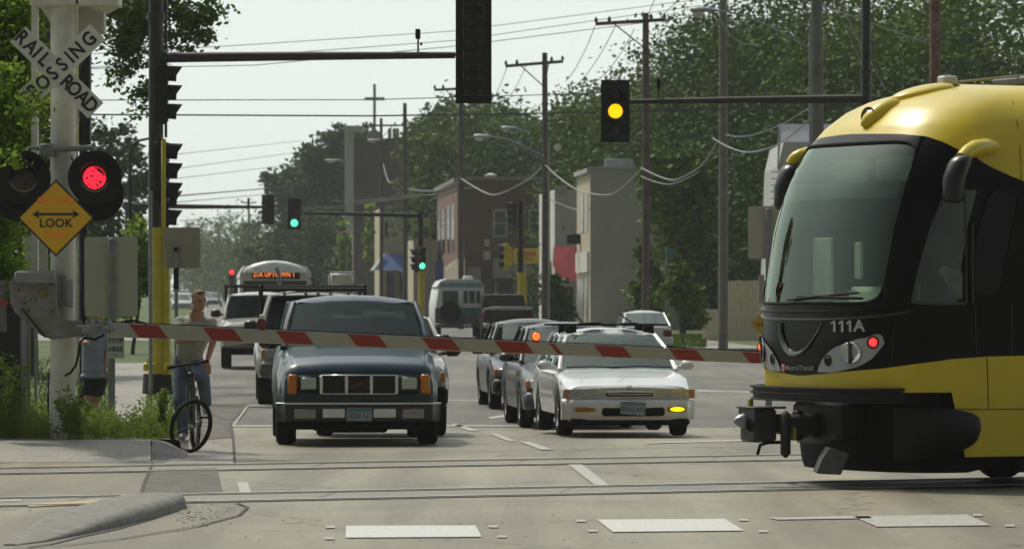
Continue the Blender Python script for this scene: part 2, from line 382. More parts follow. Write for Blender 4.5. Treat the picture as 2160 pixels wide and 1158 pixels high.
b = MB(); b.loft([[Vector((-.0735*y if y < 90 else -.068*y, y, gz(y)+.004)) for y in ys2], [Vector((80 if y < 140 else 15-.067*y, y, gz(y)+.004)) for y in ys2]], cap=False, ring=False)
b.v = [(v[0], v[1], v[2]) for v in b.v]; struct(b.build('street', asph2, smooth=0))
# raised verge left of the street with its kerb, sloping concrete apron in front
VZ = .17
b = MB(); b.mat(grassm)
lx = lambda y: float(np.interp(y, [51.4, 58, 80, 900], [-.0742, -.0742, -.0712, -.0668]))*y
yy = [51.4, 52.2, 54, 56, 60, 63, 68, 74, 80, 86, 95, 105, 120, 140, 185, 280, 450, 900]
top = [Vector(((-3.95 if y == 51.4 else lx(y)-.16), y, gz(y)+VZ)) for y in yy]; bot = [Vector((-60-y*.3, y, gz(y)+VZ)) for y in yy]
b.loft([top, bot], cap=False, ring=False); struct(b.build('verge', grassm, smooth=0))
b = MB(); k0 = [Vector(p) for p in top]
prof = lambda p, y: [p+Vector((0, 0, 0)), p+Vector((.13, 0, 0)), p+Vector((.16, 0, -.02)), Vector((p.x+.18, p.y, gz(y)-.02))]
b.loft([prof(p, y) for p, y in zip(k0, yy)], cap=False, ring=False)
struct(b.build('kerb', concd, smooth=50))
b = MB()   # sloping apron (walk) in front of the verge
rows = [[Vector((x, 51.4, VZ)), Vector((x*0.985, 50.6, VZ-.03)), Vector((x*.96, 49.3, .012)), Vector((x*.95, 48.7, .004))] for x in (-14, -10, -7, -5.5, -4.35, -4.12)]
b.loft(rows, cap=False, ring=False); struct(b.build('sidewalk', conc, smooth=60))
b = MB()   # kerb return rounding down beside the bicycle
rows = []
for k in range(7):
    a = k/6; x = -4.12+.42*a; h = VZ*(1-a**2.2)
    rows.append([Vector((x-.05*a, 52.2, VZ*(1-.2*a))), Vector((x, 51.4, h*.98+.002)), Vector((x*.98, 50.6, (VZ-.03)*(1-a**1.5)+.004)), Vector((x*.965-.05, 49.6, .006))])
b.loft(rows, cap=False, ring=False); struct(b.build('kerb_return', concd, smooth=80))
# far sidewalk strip on the left verge, lawn pieces, right-hand corner verge
b = MB(); yl = [53.2, 54, 56, 60, 63, 68, 74, 80, 86, 95, 105, 114]
b.loft([[Vector((-.0812*y, y, gz(y)+VZ+.006)) for y in yl], [Vector((-.0888*y, y, gz(y)+VZ+.006)) for y in yl]], cap=False, ring=False); struct(b.build('sidewalk', conc, smooth=60))
b = MB(); yl = [156, 160, 185, 200]
b.loft([[Vector((-.072*y, y, gz(y)+VZ+.02)) for y in yl], [Vector((-.2*y, y, gz(y)+VZ+.02)) for y in yl]], cap=False, ring=False); struct(b.build('sidewalk', conc, smooth=60))
def corner(y, x0, x1): return [Vector((x0, y, gz(y)+.15)), Vector((x1, y, gz(y)+.15))]
ys = [140.3, 150, 165, 185, 198, 220, 260, 350, 500, 900]
b = MB(); b.loft([corner(y, 15.2-.067*y, 140) for y in ys], cap=False, ring=False)
b.quad(Vector((5.82, 140.3, gz(140)-.03)), Vector((80, 140.3, gz(140)-.03)), Vector((80, 140.3, gz(140)+.15)), Vector((5.82, 140.3, gz(140)+.15)))
struct(b.build('verge', grassm, smooth=0))
b = MB(); b.loft([corner(y, 15.05-.067*y, 17.6-.067*y) for y in ys], cap=False, ring=False)
b.v = [(v[0], v[1], v[2]+.012) for v in b.v]
b.box((5.6, 140.15, gz(140)-.05), (60, 140.45, gz(140)+.165), .02)
b.box((6.8, 141.2, gz(140)+.1), (60, 143.2, gz(140)+.162))
struct(b.build('sidewalk', conc, smooth=0))
# ---- crossing panels, rails and road paint (laid as sheets, each above the last)
TA = R(26); ta = Vector((math.cos(TA), math.sin(TA), 0)); tn = Vector((-math.sin(TA), math.cos(TA), 0))
railtop = mat('polished rail head', (.40, .40, .36), .4, .5, .3, 1.5)
flange = mat('rubber flangeway', (.150, .147, .122), .7, 0, .25, 3)
panel = groundmat('crossing panel concrete', (.225, .215, .172), (.165, .158, .128), .6, .6, 10)
def railline(p0, nm):
    p0 = Vector(p0); r_ = MB(); f_ = MB(); a0 = p0-ta*14; a1 = p0+ta*70
    def strip(mb, o0, o1, z): mb.quad(a0+tn*o0+Vector((0, 0, z)), a1+tn*o0+Vector((0, 0, z)), a1+tn*o1+Vector((0, 0, z)), a0+tn*o1+Vector((0, 0, z)))
    strip(f_, -.15, .11, .008); struct(f_.build('flangeway', flange, smooth=0))
    r_.box((-14, -.05, -.02), (70, .05, .016)); r_.v = [tuple(p0+ta*v[0]+tn*v[1]+Vector((0, 0, v[2]))) for v in r_.v]
    struct(r_.build('rail', railtop, smooth=0))
rails = [(-2.57, 40.65), (-2.57, 39.05), (-2.98, 48.05), (-2.98, 46.45)]
for i, (x, y) in enumerate(rails): railline((x, y, 0), i)
for k in (0, 2):
    b = MB(); q0 = Vector((*rails[k+1], 0)); q1 = Vector((*rails[k], 0)); t = -11
    while t < 60:
        b.quad(q0+ta*t+tn*.13+Vector((0, 0, .004)), q0+ta*(t+2.38)+tn*.13+Vector((0, 0, .004)), q1+ta*(t+2.38)-tn*.17+Vector((0, 0, .004)), q1+ta*t-tn*.17+Vector((0, 0, .004))); t += 2.4
    struct(b.build('crossing_panels', panel, smooth=0))
def sheetpoly(name, pts, z, m, kind='structure'):
    b = MB(); b.add([G(x, y, z) for x, y in pts], [tuple(range(len(pts)))]); return struct(b.build(name, m, smooth=0), kind)
sheetpoly('gritty_road_patch', [(318, 990), (458, 986), (470, 1040), (296, 1046), (305, 1010)], .006, grav)
sheetpoly('gritty_road_patch', [(396, 930), (488, 922), (486, 892), (521, 855), (548, 853), (556, 790), (452, 790), (425, 850)], .005, grav)
sheetpoly('gutter', [(398, 938), (489, 926), (494, 976), (345, 978)], .009, conc)
crackm = mat('dark joint', (.05, .047, .04), .9)
def jline(pts, w_, z=.012, name='pavement_joint'):
    b = MB(); q = [G(x, y, z) for x, y in pts]
    for p0, p1 in zip(q, q[1:]):
        d_ = (p1-p0); n_ = Vector((-d_.y, d_.x, 0)).normalized()*w_/2
        b.quad(p0-n_, p1-n_, p1+n_, p0+n_)
    return struct(b.build(name, crackm, smooth=0))
jline([(322, 975), (316, 990), (303, 1020), (296, 1046)], .03); jline([(486, 890), (492, 930), (495, 975)], .03)
jline([(400, 1058), (500, 1060), (522, 1068), (505, 1085), (420, 1108), (250, 1135), (120, 1150), (-60, 1158)], .028, .01)
paint = mat('worn white road paint', (.44, .44, .40), .6, 0, .3, 14, c2=(.24, .235, .2))
paintw = mat('faded road paint', (.33, .33, .29), .6, 0, .3, 14, c2=(.20, .195, .165))
paintb = mat('bright white road paint', (.62, .64, .60), .55, 0, .2, 22, c2=(.34, .34, .30), det=9)
ypaint = mat('yellow line paint', (.50, .36, .12), .7, 0, .3, 10, c2=(.30, .25, .14))
def mark(pts, z=.009, m=paint, name='road_marking'): return sheetpoly(name, pts, z, m)
mark([(730, 1108), (1003, 1107), (1016, 1131), (729, 1133)], m=paintb)
mark([(1259, 1095), (1528, 1093), (1569, 1118), (1293, 1121)], m=paintb)
mark([(1800, 1088), (2040, 1084), (2090, 1107), (1850, 1110)], m=paint)
mark([(1620, 1091), (1830, 1086), (1840, 1092), (1640, 1095)], m=paint)
for (x, y) in [(696, 1110), (694, 1134), (1040, 1109), (1058, 1130), (1568, 1095), (1610, 1119), (1225, 1097), (1250, 1118), (2062, 1085), (2130, 1107)]:
    mark([(x-10, y-2), (x+10, y-2), (x+11, y+2.5), (x-9, y+2.5)], m=paint)
mark([(1198, 979), (1228, 979), (1287, 1024), (1257, 1024)])
mark([(1030, 914), (1048, 914), (1090, 930), (1072, 930)]); mark([(1095, 931), (1118, 931), (1168, 948), (1142, 948)])
mark([(500, 1016), (522, 1016), (530, 1038), (506, 1038)]); 
mark([(488, 896), (1160, 895.5), (1160, 899), (488, 899.5)], m=paintw); mark([(940, 843), (1240, 843), (1240, 845), (940, 845)], m=paintw)
mark([(950, 893), (962, 893), (1010, 908), (990, 908)]); mark([(1030, 879), (1070, 874), (1070, 878), (1034, 883)])
mark([(520, 853), (600, 852), (600, 855), (528, 857)], m=paintw); mark([(520, 855), (526, 855), (496, 896), (490, 896)], z=.0095, m=paintw)
mark([(1350, 936), (1400, 931), (1590, 926), (1590, 929), (1400, 934)]); 
mark([(1470, 822), (1620, 826), (1620, 829), (1470, 825)]); mark([(1015, 780), (1038, 782), (1045, 785), (1018, 783)])
mark([(0, 1053), (45, 1052), (45, 1056), (0, 1057)], z=.009)
mark([(60, 1062), (275, 1049), (280, 1056), (60, 1068)], m=ypaint, z=.009)
jline([(300, 1046), (420, 1049), (560, 1052)], .012, .012)
# ---- mound of the kerb island at the lower left
b = MB(); secs = []
cl = [(20, 1150, .05, .01), (60, 1142, .14, .02), (110, 1128, .22, .05), (165, 1112, .30, .10), (230, 1096, .33, .12), (285, 1080, .33, .12), (322, 1070, .29, .12), (343, 1065, .22, .11), (354, 1067, .1, .02)]
cp = [(G(x, y), w_, h) for x, y, w_, h in cl]
for i, (p, w_, h) in enumerate(cp):
    t_ = (cp[min(i+1, len(cp)-1)][0]-cp[max(i-1, 0)][0]).normalized(); n_ = Vector((-t_.y, t_.x, 0))
    secs.append([p+n_*(w_*q)+Vector((0, 0, h*z_)) for q, z_ in ((-1.0, -.03), (-.97, .5), (-.9, .8), (-.75, .95), (-.5, 1), (.2, 1), (.7, .97), (.9, .8), (1, -.03))])
b.loft(secs, cap=False, ring=False); struct(b.build('kerb_island', mat('kerb island concrete', (.23, .225, .195), .85, 0, .25, 7, .7, det=9, c2=(.12, .12, .105), bsc=25), smooth=80))
jline([(60, 1153), (110, 1146), (170, 1131), (250, 1114), (325, 1092), (352, 1076), (362, 1060)], .035, .006)
# grit and pebbles strewn by the kerb
rnd = random.Random(5); b = MB()
for k in range(420):
    if k < 260: px = rnd.gauss(400, 38); py = rnd.gauss(1088, 14)
    elif k < 330: px = rnd.uniform(365, 480); py = rnd.uniform(930, 972)
    else: px = rnd.uniform(0, 1400); py = rnd.uniform(1055, 1155)
    if py < 1052 and k < 260: continue
    if px < 372 and k < 260: continue
    p = G(px, py); r_ = rnd.uniform(.004, .011); a = rnd.random()*6
    vs = [p+Vector((math.cos(a+q)*r_, math.sin(a+q)*r_, .004)) for q in (0, 1.6, 3.1, 4.6)]+[p+Vector((0, 0, r_*1.1))]
    b.add(vs, [(0, 1, 4), (1, 2, 4), (2, 3, 4), (3, 0, 4)])
tag(b.build('grit', mat('loose grit', (.06, .055, .045), .9, 0, .4, 20), smooth=0), 'loose dark grit scattered on the pavement by the kerb island', None, kind='stuff')
# ================================================================ light rail train
TO = Vector((2.69, 42.41, 0))
tyel = mat('tram yellow paint', (.60, .46, .004), .33, 0, .12, 1.1, coat=.25)
tblk = mat('tram black paint', (.003, .003, .003), .28, 0, .15, 2, spec=.14)
tdark = mat('tram side window band', (.005, .005, .006), .12, 0, .25, 1.2, spec=.22)
tunder = mat('tram underframe', (.008, .0075, .007), .75, 0, .4, 5, spec=.15)
tgrey = mat('tram grey moulding', (.33, .34, .34), .35, 0, .08, 4)
tlite = mat('cab pale console', (.62, .68, .55), .7, 0, .1, 4)
twin = glass('tram windscreen', (.55, .64, .57), .025, base=.06, gcol=(.82, .95, .82))
tsideglass = mat('cab side window glass', (.035, .045, .042), .06, 0, .3, 2.2, c2=(.01, .012, .012), coat=1)
def u0f(z): return float(np.interp(z, [0, .9, 1.3, 1.8, 2.4, 2.85, 3.1, 3.25, 3.4, 3.55, 3.66, 3.74, 3.80], [.04, .03, 0, .02, .12, .26, .40, .50, .62, .80, 1.02, 1.32, 1.75]))
def wf(z):
    if z < 2.6: return 1.325-.03*max(0, .9-z)
    return .35+.975*(max(0., 1-(max(0, z-2.6)/1.2001)**2.5))**(1/2.2)
def TS(s, z, off=0., D=.75, u0=None, w=None, p=.8):
    u_ = u0f(z) if u0 is None else u0; w_ = (wf(z) if w is None else w)
    k = max(-1, min(1, s)); ph = k*math.pi/2
    sn = abs(math.sin(ph))**p*(1 if ph > 0 else -1); g = 1-abs(math.cos(ph))**p
    x = u_+D*g+max(0, abs(s)-1)-off*max(0, math.cos(ph)); y = (w_+off*abs(math.sin(ph)))*sn
    return Vector((x, y, z))
TR = Matrix.Rotation(TA, 3, 'Z')
def tproj(p):
    q = TO+TR @ p; return CX+q.x*F/q.y, HY-(q.z-CH)*F/q.y, q.y
def tsolve(px, py, off=0., smin=-12):
    """surface coordinates of a measured point on the train's skin"""
    z = CH-(py-HY)*42/F
    for _ in range(6):
        lo, hi = smin, .47
        for _ in range(40):
            m_ = (lo+hi)/2
            if tproj(TS(m_, z, off))[0] > px: lo = m_
            else: hi = m_
        s_ = (lo+hi)/2; z = CH-(py-HY)*tproj(TS(s_, z, off))[2]/F
    return s_, z
def curve(pts):
    q = sorted(tsolve(*p) for p in pts); return [a for a, b in q], [b for a, b in q]
def ev(c, s): return float(np.interp(s, c[0], c[1]))
def patch(mb, ss, lo, hi, rows=6, off=0., back=0.):
    vs = []; fs = []; n = rows+1
    for s in ss:
        a, b_ = (lo(s) if callable(lo) else lo), (hi(s) if callable(hi) else hi)
        for j in range(n): vs.append(TS(s, a+(b_-a)*j/rows, off))
    for i in range(len(ss)-1):
        for j in range(rows): fs.append((i*n+j, (i+1)*n+j, (i+1)*n+j+1, i*n+j+1))
    mb.add(vs, fs); return mb
tram = thing('light_rail_train', 'yellow and black light rail train entering from the right', 'train', TO, rz=TA)
SS = [-14, -9, -6, -4.5, -3.5, -2.8, -2.2, -1.8, -1.5, -1.25, -1.1]+[-1+2*i/48 for i in range(49)]+[1.1, 1.3, 1.8, 3, 6, 14]
botc = curve([(1690, 792), (1764, 785), (1862, 777), (1920, 769), (2000, 758), (2080, 752), (2160, 750), (2400, 746)])
topc = curve([(1700, 286), (1800, 283), (1900, 283), (1955, 288), (1990, 300), (2030, 320), (2080, 348), (2120, 366), (2160, 384), (2240, 410), (2400, 430)])
sym = lambda c: (lambda s: ev(c, -abs(s)))
bot, topf = sym(botc), sym(topc)
WS = .60; gl0 = tsolve(1790, 640)[1]; gl1 = tsolve(1860, 300)[1]
def gh(s, k):
    q = (1-min(1, abs(s)/WS)**9)**(1/9.); mid = (gl0+gl1)/2; h = (gl1-gl0)/2
    return mid+k*h*q
b = MB(); patch(b, SS, topf, lambda s: 3.80, 16)
cap_ = [TS(s, 3.80) for s in SS]; b.add(cap_+[Vector((p.x, 0, 3.82)) for p in cap_], [(i, i+1, len(cap_)+i+1, len(cap_)+i) for i in range(len(cap_)-1)])
b.build('roof_shell', tyel, tram, smooth=60)
b = MB(); patch(b, SS, lambda s: .90 if abs(s) < 1.2 else .30, bot, 5)
b.build('lower_band', tyel, tram, smooth=60)
b = MB()
patch(b, [s for s in SS if s <= -.62]+[-.6], bot, topf, 10); patch(b, [.6]+[s for s in SS if s >= .62], bot, topf, 10)
ws = [-.6+1.2*i/60 for i in range(61)]
patch(b, ws, bot, lambda s: gh(s, -1), 6); patch(b, ws, lambda s: gh(s, 1), topf, 2)
b.build('front_mask', tblk, tram, smooth=60)
b = MB(); patch(b, [s*.997 for s in ws], lambda s: gh(s, -1)+.003, lambda s: gh(s, 1)-.003, 14, -.004)
wsn = b.build('windscreen', twin, tram, smooth=60)
b = MB(); lo_, hi_ = gh(0, -1), gh(0, 1)
for k in (-1, 1):
    b.tube([TS(s, gh(s, k), .006) for s in [i*.995 for i in ws]], .016, 6)
b.split('gasket', black, wsn)
b = MB(); patch(b, [s*.93 for s in ws], 2.70, 2.86, 2, -.05); b.build('sun_blind', mat('tinted blind', (.03, .034, .036), .5), wsn, smooth=60)
# cab interior
b = MB(); b.box((.35, -1.1, 1.0), (1.15, 1.1, 1.62), .08); b.lathe((.75, 0, 1.62), (0, 0, 1), [(0, .13), (.3, .12), (.55, .07), (.62, 0)], 24)
b.box((.7, -.35, 1.62), (.95, .3, 1.88), .05); b.build('console', tlite, tram)
b = MB(); b.box((2.3, -1.25, .95), (2.36, -.45, 3.1)); b.box((2.3, .35, .95), (2.36, 1.25, 3.1)); b.box((2.3, -.45, 2.5), (2.36, .35, 3.1)); b.box((.9, -1.2, .93), (13.8, 1.2, .96)); b.box((1.5, -1.2, 3.1), (13.8, 1.2, 3.13))
b.split('bulkhead', mat('cab wall grey', (.07, .085, .075), .8), tram)
b = MB(); b.box((1.35, -.32, 1.3), (1.75, .22, 1.45), .06); b.box((1.72, -.30, 1.4), (1.84, .2, 2.05), .05); b.box((1.73, -.18, 2.06), (1.82, .08, 2.3), .04); b.build('driver_seat', seatm, tram)
b = MB(); b.box((.95, .35, 2.88), (1.1, 1.0, 3.12), .02); b.box((.95, -1.0, 2.88), (1.1, .2, 3.12), .02); b.split('destination_box', mat('pale sign box', (.42, .46, .40), .6), tram)
b = MB(); b.box((.62, .45, 1.8), (.66, .80, 2.35), .01); b.box((.62, -.12, 1.95), (.66, .02, 2.3), .03); b.split('paper_notice', mat('notice paper', (.6, .62, .56), .8), tram)
# side window of the cab and the door window, glass with black seals
swt = curve([(1985, 425), (2000, 405), (2030, 400), (2036, 404)]); swb = curve([(1924, 640), (1960, 642), (2036, 640)])
sa, sb = tsolve(2036, 500)[0], tsolve(1926, 600)[0]
wtop = curve([(1922, 634), (1935, 575), (1950, 520), (1965, 470), (1985, 425), (2000, 403), (2032, 401)])
b = MB(); patch(b, [sa+(sb-sa)*i/20 for i in range(21)], lambda s: ev(swb, s), lambda s: max(ev(swb, s)+.02, ev(wtop, s)), 6, .006)
sw = b.build('cab_side_window', tsideglass, tram, smooth=60)
sd0, sd1 = tsolve(2132, 500)[0], tsolve(2058, 500)[0]; zc0, zc1 = tsolve(2090, 625)[1], tsolve(2090, 400)[1]
def dr(s, k):
    q = (s-(sd0+sd1)/2)/((sd1-sd0)/2); h = (zc1-zc0)/2; return (zc0+zc1)/2+k*h*(1-min(1, abs(q))**4)**.25
b = MB(); patch(b, [sd0+(sd1-sd0)*i/16 for i in range(17)], lambda s: dr(s, -1), lambda s: dr(s, 1), 6, .006)
dw = b.build('door_window', tdark, tram, smooth=60)
b = MB()
for k in (-1, 1): b.tube([TS(s, dr(s, k), .006) for s in [sd0+(sd1-sd0)*i/16 for i in range(17)]], .012, 6)
b.split('gasket', black, dw)
b = MB(); b.box((2.9, -1.345, 1.35), (3.7, -1.33, 2.5), .01); 
for u in (4.0, 5.6, 7.2, 8.8, 10.4): b.box((u, -1.345, 1.5), (u+1.4, -1.33, 2.5), .01)
for u in (3.0, 4.6, 6.2, 7.8, 9.4): b.box((u, 1.33, 1.5), (u+1.4, 1.345, 2.5), .01)
b.split('side_window', tdark, tram)
# bumper with three ribs
bum = MB(); secs = []
for s in [-1.0, -.97]+[-.94+1.88*i/30 for i in range(31)]+[.97, 1.0]:
    q = []
    for (o, z) in ((0, .80), (.05, .80), (.05, .815), (.02, .825), (.02, .858), (.055, .866), (.055, .88), (.02, .888), (.02, .912), (.055, .918), (.055, .936), (0, .942)):
        q.append(TS(s, z, o, D=.46, u0=-.05, w=1.22))
    secs.append(q)
bum.loft(secs); bum.box((.38, -1.12, .80), (1.0, 1.12, .93)); bum.build('bumper', mat('bumper black rubber', (.012, .012, .011), .55, 0, .2, 5, spec=.25), tram, smooth=35)
# chrome-lit trim under the windscreen and the horseshoe crease
b = MB(); zt = tsolve(1760, 656)[1]; b.tube([TS(s, zt+.05*abs(s)**2, .012) for s in [-.95+1.9*i/40 for i in range(41)]], .02, 8); b.build('trim_strip', tblk, tram)
b = MB(); zt = tsolve(1760, 672)[1]; b.tube([TS(s, zt-.01+.13*abs(s)**2.2, .012) for s in [-.8+1.6*i/40 for i in range(41)]], .018, 8); b.build('trim_strip', blackgloss, tram)
hs = [(1648, 682), (1649, 702), (1653, 720), (1660, 735), (1669, 744), (1679, 747), (1691, 744), (1704, 733), (1717, 715), (1728, 697), (1736, 676)]
def SPt(px, py, off=0.):
    s_, z_ = tsolve(px, py, off); return TS(s_, z_, off)
b = MB(); b.tube([TS(tsolve(max(px, 1648), py)[0]+(0.06 if px < 1648 else 0), tsolve(px, py)[1], .01) for px, py in hs], [.026, .027, .028, .028, .028, .026, .020, .013, .009, .006, .003], 8); b.build('nose_crease', mat('gloss crease', (.03, .03, .03), .2, 0, .1, 3, coat=1), tram)
b = MB(); b.tube([TS(s, 1.76+.02*math.cos(s*3), .02) for s in [-.45+i*.03 for i in range(16)]], .012, 6); b.tube([TS(.05, 1.75, .03), TS(-.1, 1.78, .035), TS(-.42, 1.82, .03)], .01, 6); b.build('wiper', black, tram)
# headlamp clusters
ht = curve([(1727, 782), (1734, 762), (1748, 744), (1764, 732), (1790, 722), (1812, 714), (1826, 713), (1845, 705), (1858, 705), (1864, 711), (1866, 722)])
hb = curve([(1727, 785), (1760, 785), (1790, 779), (1815, 772), (1840, 757), (1856, 738), (1866, 724)])
h0, h1 = ht[0][0], ht[0][-1]
for sg in (-1, 1):
    b = MB(); ss = [h0+(h1-h0)*i/28 for i in range(29)]
    vs = []
    if sg < 0: patch(b, ss, lambda s: ev(hb, s), lambda s: ev(ht, s), 6, .014)
    else: patch(b, [-s for s in reversed(ss)], lambda s: ev(hb, -s), lambda s: ev(ht, -s), 6, .014)
    cl_ = b.build('headlamp_cluster', tgrey, tram, smooth=60)
    for px, py, r_, mm, nm, kx in ((1749, 760, .055, black, 'fog_lamp', 1), (1797, 744, .135, chrome, 'headlamp', 1), (1843, 722, .062, redon, 'marker_lamp', 1)):
        s_, z_ = tsolve(px, py); s_ = s_ if sg < 0 else -s_
        p = TS(s_, z_, .014); n_ = (TS(s_, z_, .1)-TS(s_, z_, 0)).normalized()
        q = MB()
        if nm == 'headlamp':
            q.lathe(p+n_*.012, n_, [(r_*.9, 0), (r_*.86, .004), (r_*.55, -.012), (.02, -.016), (.0, -.016)], 24)
            q.v = [(v[0], v[1], z_+(v[2]-z_)*.82) for v in q.v]
        elif nm == 'marker_lamp': q.lathe(p+n_*.002, n_, [(r_*.62, 0), (r_*.6, .012), (r_*.35, .02), (0, .022)], 18)
        else: q.lathe(p+n_*.002, n_, [(r_, 0), (r_*.9, .006), (r_*.6, -.001), (0, .002)], 18)
        lp = q.build(nm, mm if (nm != 'marker_lamp' or sg < 0) else redoff, cl_)
        if nm == 'headlamp':
            q = MB(); q.box((p.x-.03, p.y-.008, z_-.1), (p.x+.01, p.y+.008, z_+.1)); q.build('divider', mat('dark grey plastic', (.06, .065, .065), .5), lp)
        if nm == 'marker_lamp':
            q = MB(); q.lathe(p+n_*.002, n_, [(r_*.64, 0), (r_, .002), (r_, .01), (r_*.64, .01)], 18); q.build('bezel', redoff, lp)
def twarp(px0, py0, off=.012): return lambda x, y, z: SPt(px0+x, py0-y, off+(0 if z <= 0 else .003))
num = mat('silver lettering', (.42, .43, .40), .5)
for k in range(3):
    x0 = 1752+k*16.5; b = MB(); q = [SPt(x, y, .014) for x, y in ((x0+5.5, 676), (x0+10.5, 676), (x0+10.5, 700), (x0+5.5, 700), (x0, 680), (x0, 684.5), (x0+5.5, 682))]
    b.add(q, [(0, 1, 2, 3), (0, 4, 5, 6)]); b.build('fleet_number', num, tram, smooth=0)
text(tram, 'fleet_letter', 'A', 0, 0, 0, 34, num, bold=.03, depth=.01, warp=twarp(1812, 688))
text(tram, 'operator_lettering', 'MetroTransit', 0, 0, 0, 15, mat('grey lettering', (.30, .30, .28), .5), bold=.01, depth=.01, warp=twarp(1686, 776), sx=.76)
b = MB(); c0 = [(1648, 767), (1655, 767), (1655, 785), (1648, 785)]; b.add([SPt(*p, .012) for p in c0], [(0, 1, 2, 3)]); lg = b.build('operator_logo', mat('logo red', (.45, .03, .03), .5), tram, smooth=0)
b = MB(); b.add([SPt(*p, .015) for p in [(1649.5, 769), (1653.5, 769), (1653.5, 773), (1649.5, 773)]], [(0, 1, 2, 3)]); b.add([SPt(*p, .015) for p in [(1650.8, 774), (1652.2, 774), (1652.2, 782), (1650.8, 782)]], [(0, 1, 2, 3)]); b.build('emblem_stroke', mat('logo white', (.7, .7, .7), .5), lg, smooth=0)
# mirrors
def mirror(pts_arm, top, botp, wd, sg):
    b = MB(); 
    t, q = Vector(top), Vector(botp); ax = (q-t)
    secs = []
    for k, sc in ((0, .55), (.06, .85), (.15, 1), (.5, 1.0), (.85, .92), (.96, .8), (1.0, .5)):
        c = t+ax*k; c.x -= .05*math.sin(k*3.1)
        secs.append([c+Vector((math.cos(a)*wd*.5*sc, math.sin(a)*.11*sc, 0)) for a in [i*math.pi/6 for i in range(12)]])
    b.loft(secs); m_ = b.build('mirror_housing', blackgloss, tram, smooth=70)
    b = MB(); b.tube(pts_arm, [.05, .075, .08, .07, .06], 10); b.build('mirror_arm', tyel, m_)
pA = lambda px, py, out: (lambda d_: TR.transposed() @ (P(px, py, d_)-TO))(tproj(SPt(px, py))[2]-out)
mirror([pA(2100, 312, .0), pA(2080, 309, .12), pA(2055, 314, .2), pA(2040, 322, .25), pA(2028, 334, .28)], pA(2032, 328, .30), pA(2012, 428, .30), .22, -1)
far = lambda px, py, d_: TR.transposed() @ (P(px, py, d_)-TO)
mirror([far(1705, 320, 43.9), far(1690, 330, 43.8), far(1680, 336, 43.8), far(1674, 340, 43.8), far(1668, 348, 43.8)], far(1672, 346, 43.8), far(1655, 446, 43.7), .2, 1)
b = MB()
for x0, x1 in ((2058, 2134),): b.tube([SPt(x0, 640, .008), SPt(x0, 690, .008), SPt(x0+2, 745, .008)], .006, 5); b.tube([SPt(x1, 640, .008), SPt(x1, 745, .008)], .006, 5)
b.tube([SPt(2052, 470, .03), SPt(2051, 560, .04), SPt(2052, 640, .03)], .012, 6); b.split('door_edge', mat('door rubber', (.03, .03, .03), .5), tram)
b = MB(); b.tube([SPt(x, y, .01) for x, y in ((1926, 638), (1960, 641), (2000, 641), (2038, 640))], .012, 6); b.tube([SPt(x, y, .01) for x, y in ((2038, 640), (2038, 520), (2036, 404))], .010, 6); b.tube([SPt(x, y, .01) for x, y in ((1924, 636), (1937, 575), (1952, 520), (1967, 470), (1987, 425), (2002, 403), (2036, 401))], .010, 6); b.split('window_seal', mat('window seal', (.05, .05, .05), .4), sw)
b = MB(); b.add([SPt(x, y, .011) for x, y in ((1935, 600), (1990, 560), (2030, 575), (2030, 630), (1935, 632))], [(0, 1, 2, 3, 4)]); b.build('window_reflection', mat('painted window reflection', (.11, .125, .115), .4, 0, .4, 6), sw, smooth=0)  # pale patch painted on the cab side window to suggest reflections
# roof pieces
pc = SPt(1858, 240, -.02); b = MB(); q = MB().sphere((0, 0, 0), (.24, .11, .10), 22, 12); b.add([pc+Matrix.Rotation(R(-30), 3, 'Y') @ Vector(v) for v in q.v], q.f)
pod = b.build('roof_lamp_pod', tyel, tram, smooth=80)
lc = SPt(1834, 246, .06); b = MB(); b.lathe(lc, (-1, -.25, .15), [(0, .012), (.065, .012), (.080, .03), (.088, .03), (.09, -.06)], 22); b.build('roof_lamp', mat('lamp housing', (.10, .09, .06), .3, .5, .3, 20), pod)
b = MB(); b.sphere(lc+Vector((-.02, -.01, 0)), (.02, .05, .06), 12, 8); b.build('lamp_bulb', chrome, pod)
pc = SPt(1945, 196, -.03); b = MB(); q = MB().sphere((0, 0, 0), (.34, .2, .07), 22, 12); b.add([pc+Matrix.Rotation(R(-12), 3, 'Y') @ Vector(v) for v in q.v], q.f); b.build('roof_scoop', tyel, tram, smooth=80)
b = MB(); b.tube([SPt(x, y, .004) for x, y in ((2128, 180), (2136, 215), (2146, 260), (2152, 320), (2154, 380))], .004, 4); b.tube([SPt(x, y, .004) for x, y in ((2082, 754), (2084, 800), (2085, 860))], .004, 4); b.tube([SPt(x, y, .004) for x, y in ((1990, 862), (2085, 863), (2200, 862), (2300, 861))], .005, 4); b.tube([SPt(x, y, .004) for x, y in ((2050, 640), (2052, 700), (2054, 756))], .004, 4); b.tube([SPt(x, y, .004) for x, y in ((1895, 640), (1885, 700), (1880, 774))], .003, 4); b.split('panel_seam', mat('seam shadow gap', (.02, .018, .008), .8), tram)
b = MB(); b.box((1.6, -.02, 3.80), (1.76, .13, 3.9), .02); b.build('antenna_box', mat('pale plastic', (.42, .45, .50), .5), tram)
b = MB(); b.box((2.5, -.5, 3.82), (5.6, .6, 3.92), .03); b.box((5.8, -.7, 3.82), (8.5, .7, 4.15), .05); b.build('roof_equipment', mat('roof equipment grey', (.07, .075, .075), .6, 0, .2, 4), tram)
b = MB(); b.lathe((2.72, -.35, 3.83), (0, 0, 1), [(0, 0), (.2, 0), (.2, .24), (.24, .24), (.24, .27), (0, .27)], 20); b.lathe((3.1, -.35, 3.95), (1, 0, 0), [(0, -.1), (.13, -.1), (.15, .0), (.15, .6), (0, .6)], 16); b.build('roof_blower', mat('blower dark', (.025, .027, .028), .5, .2), tram)
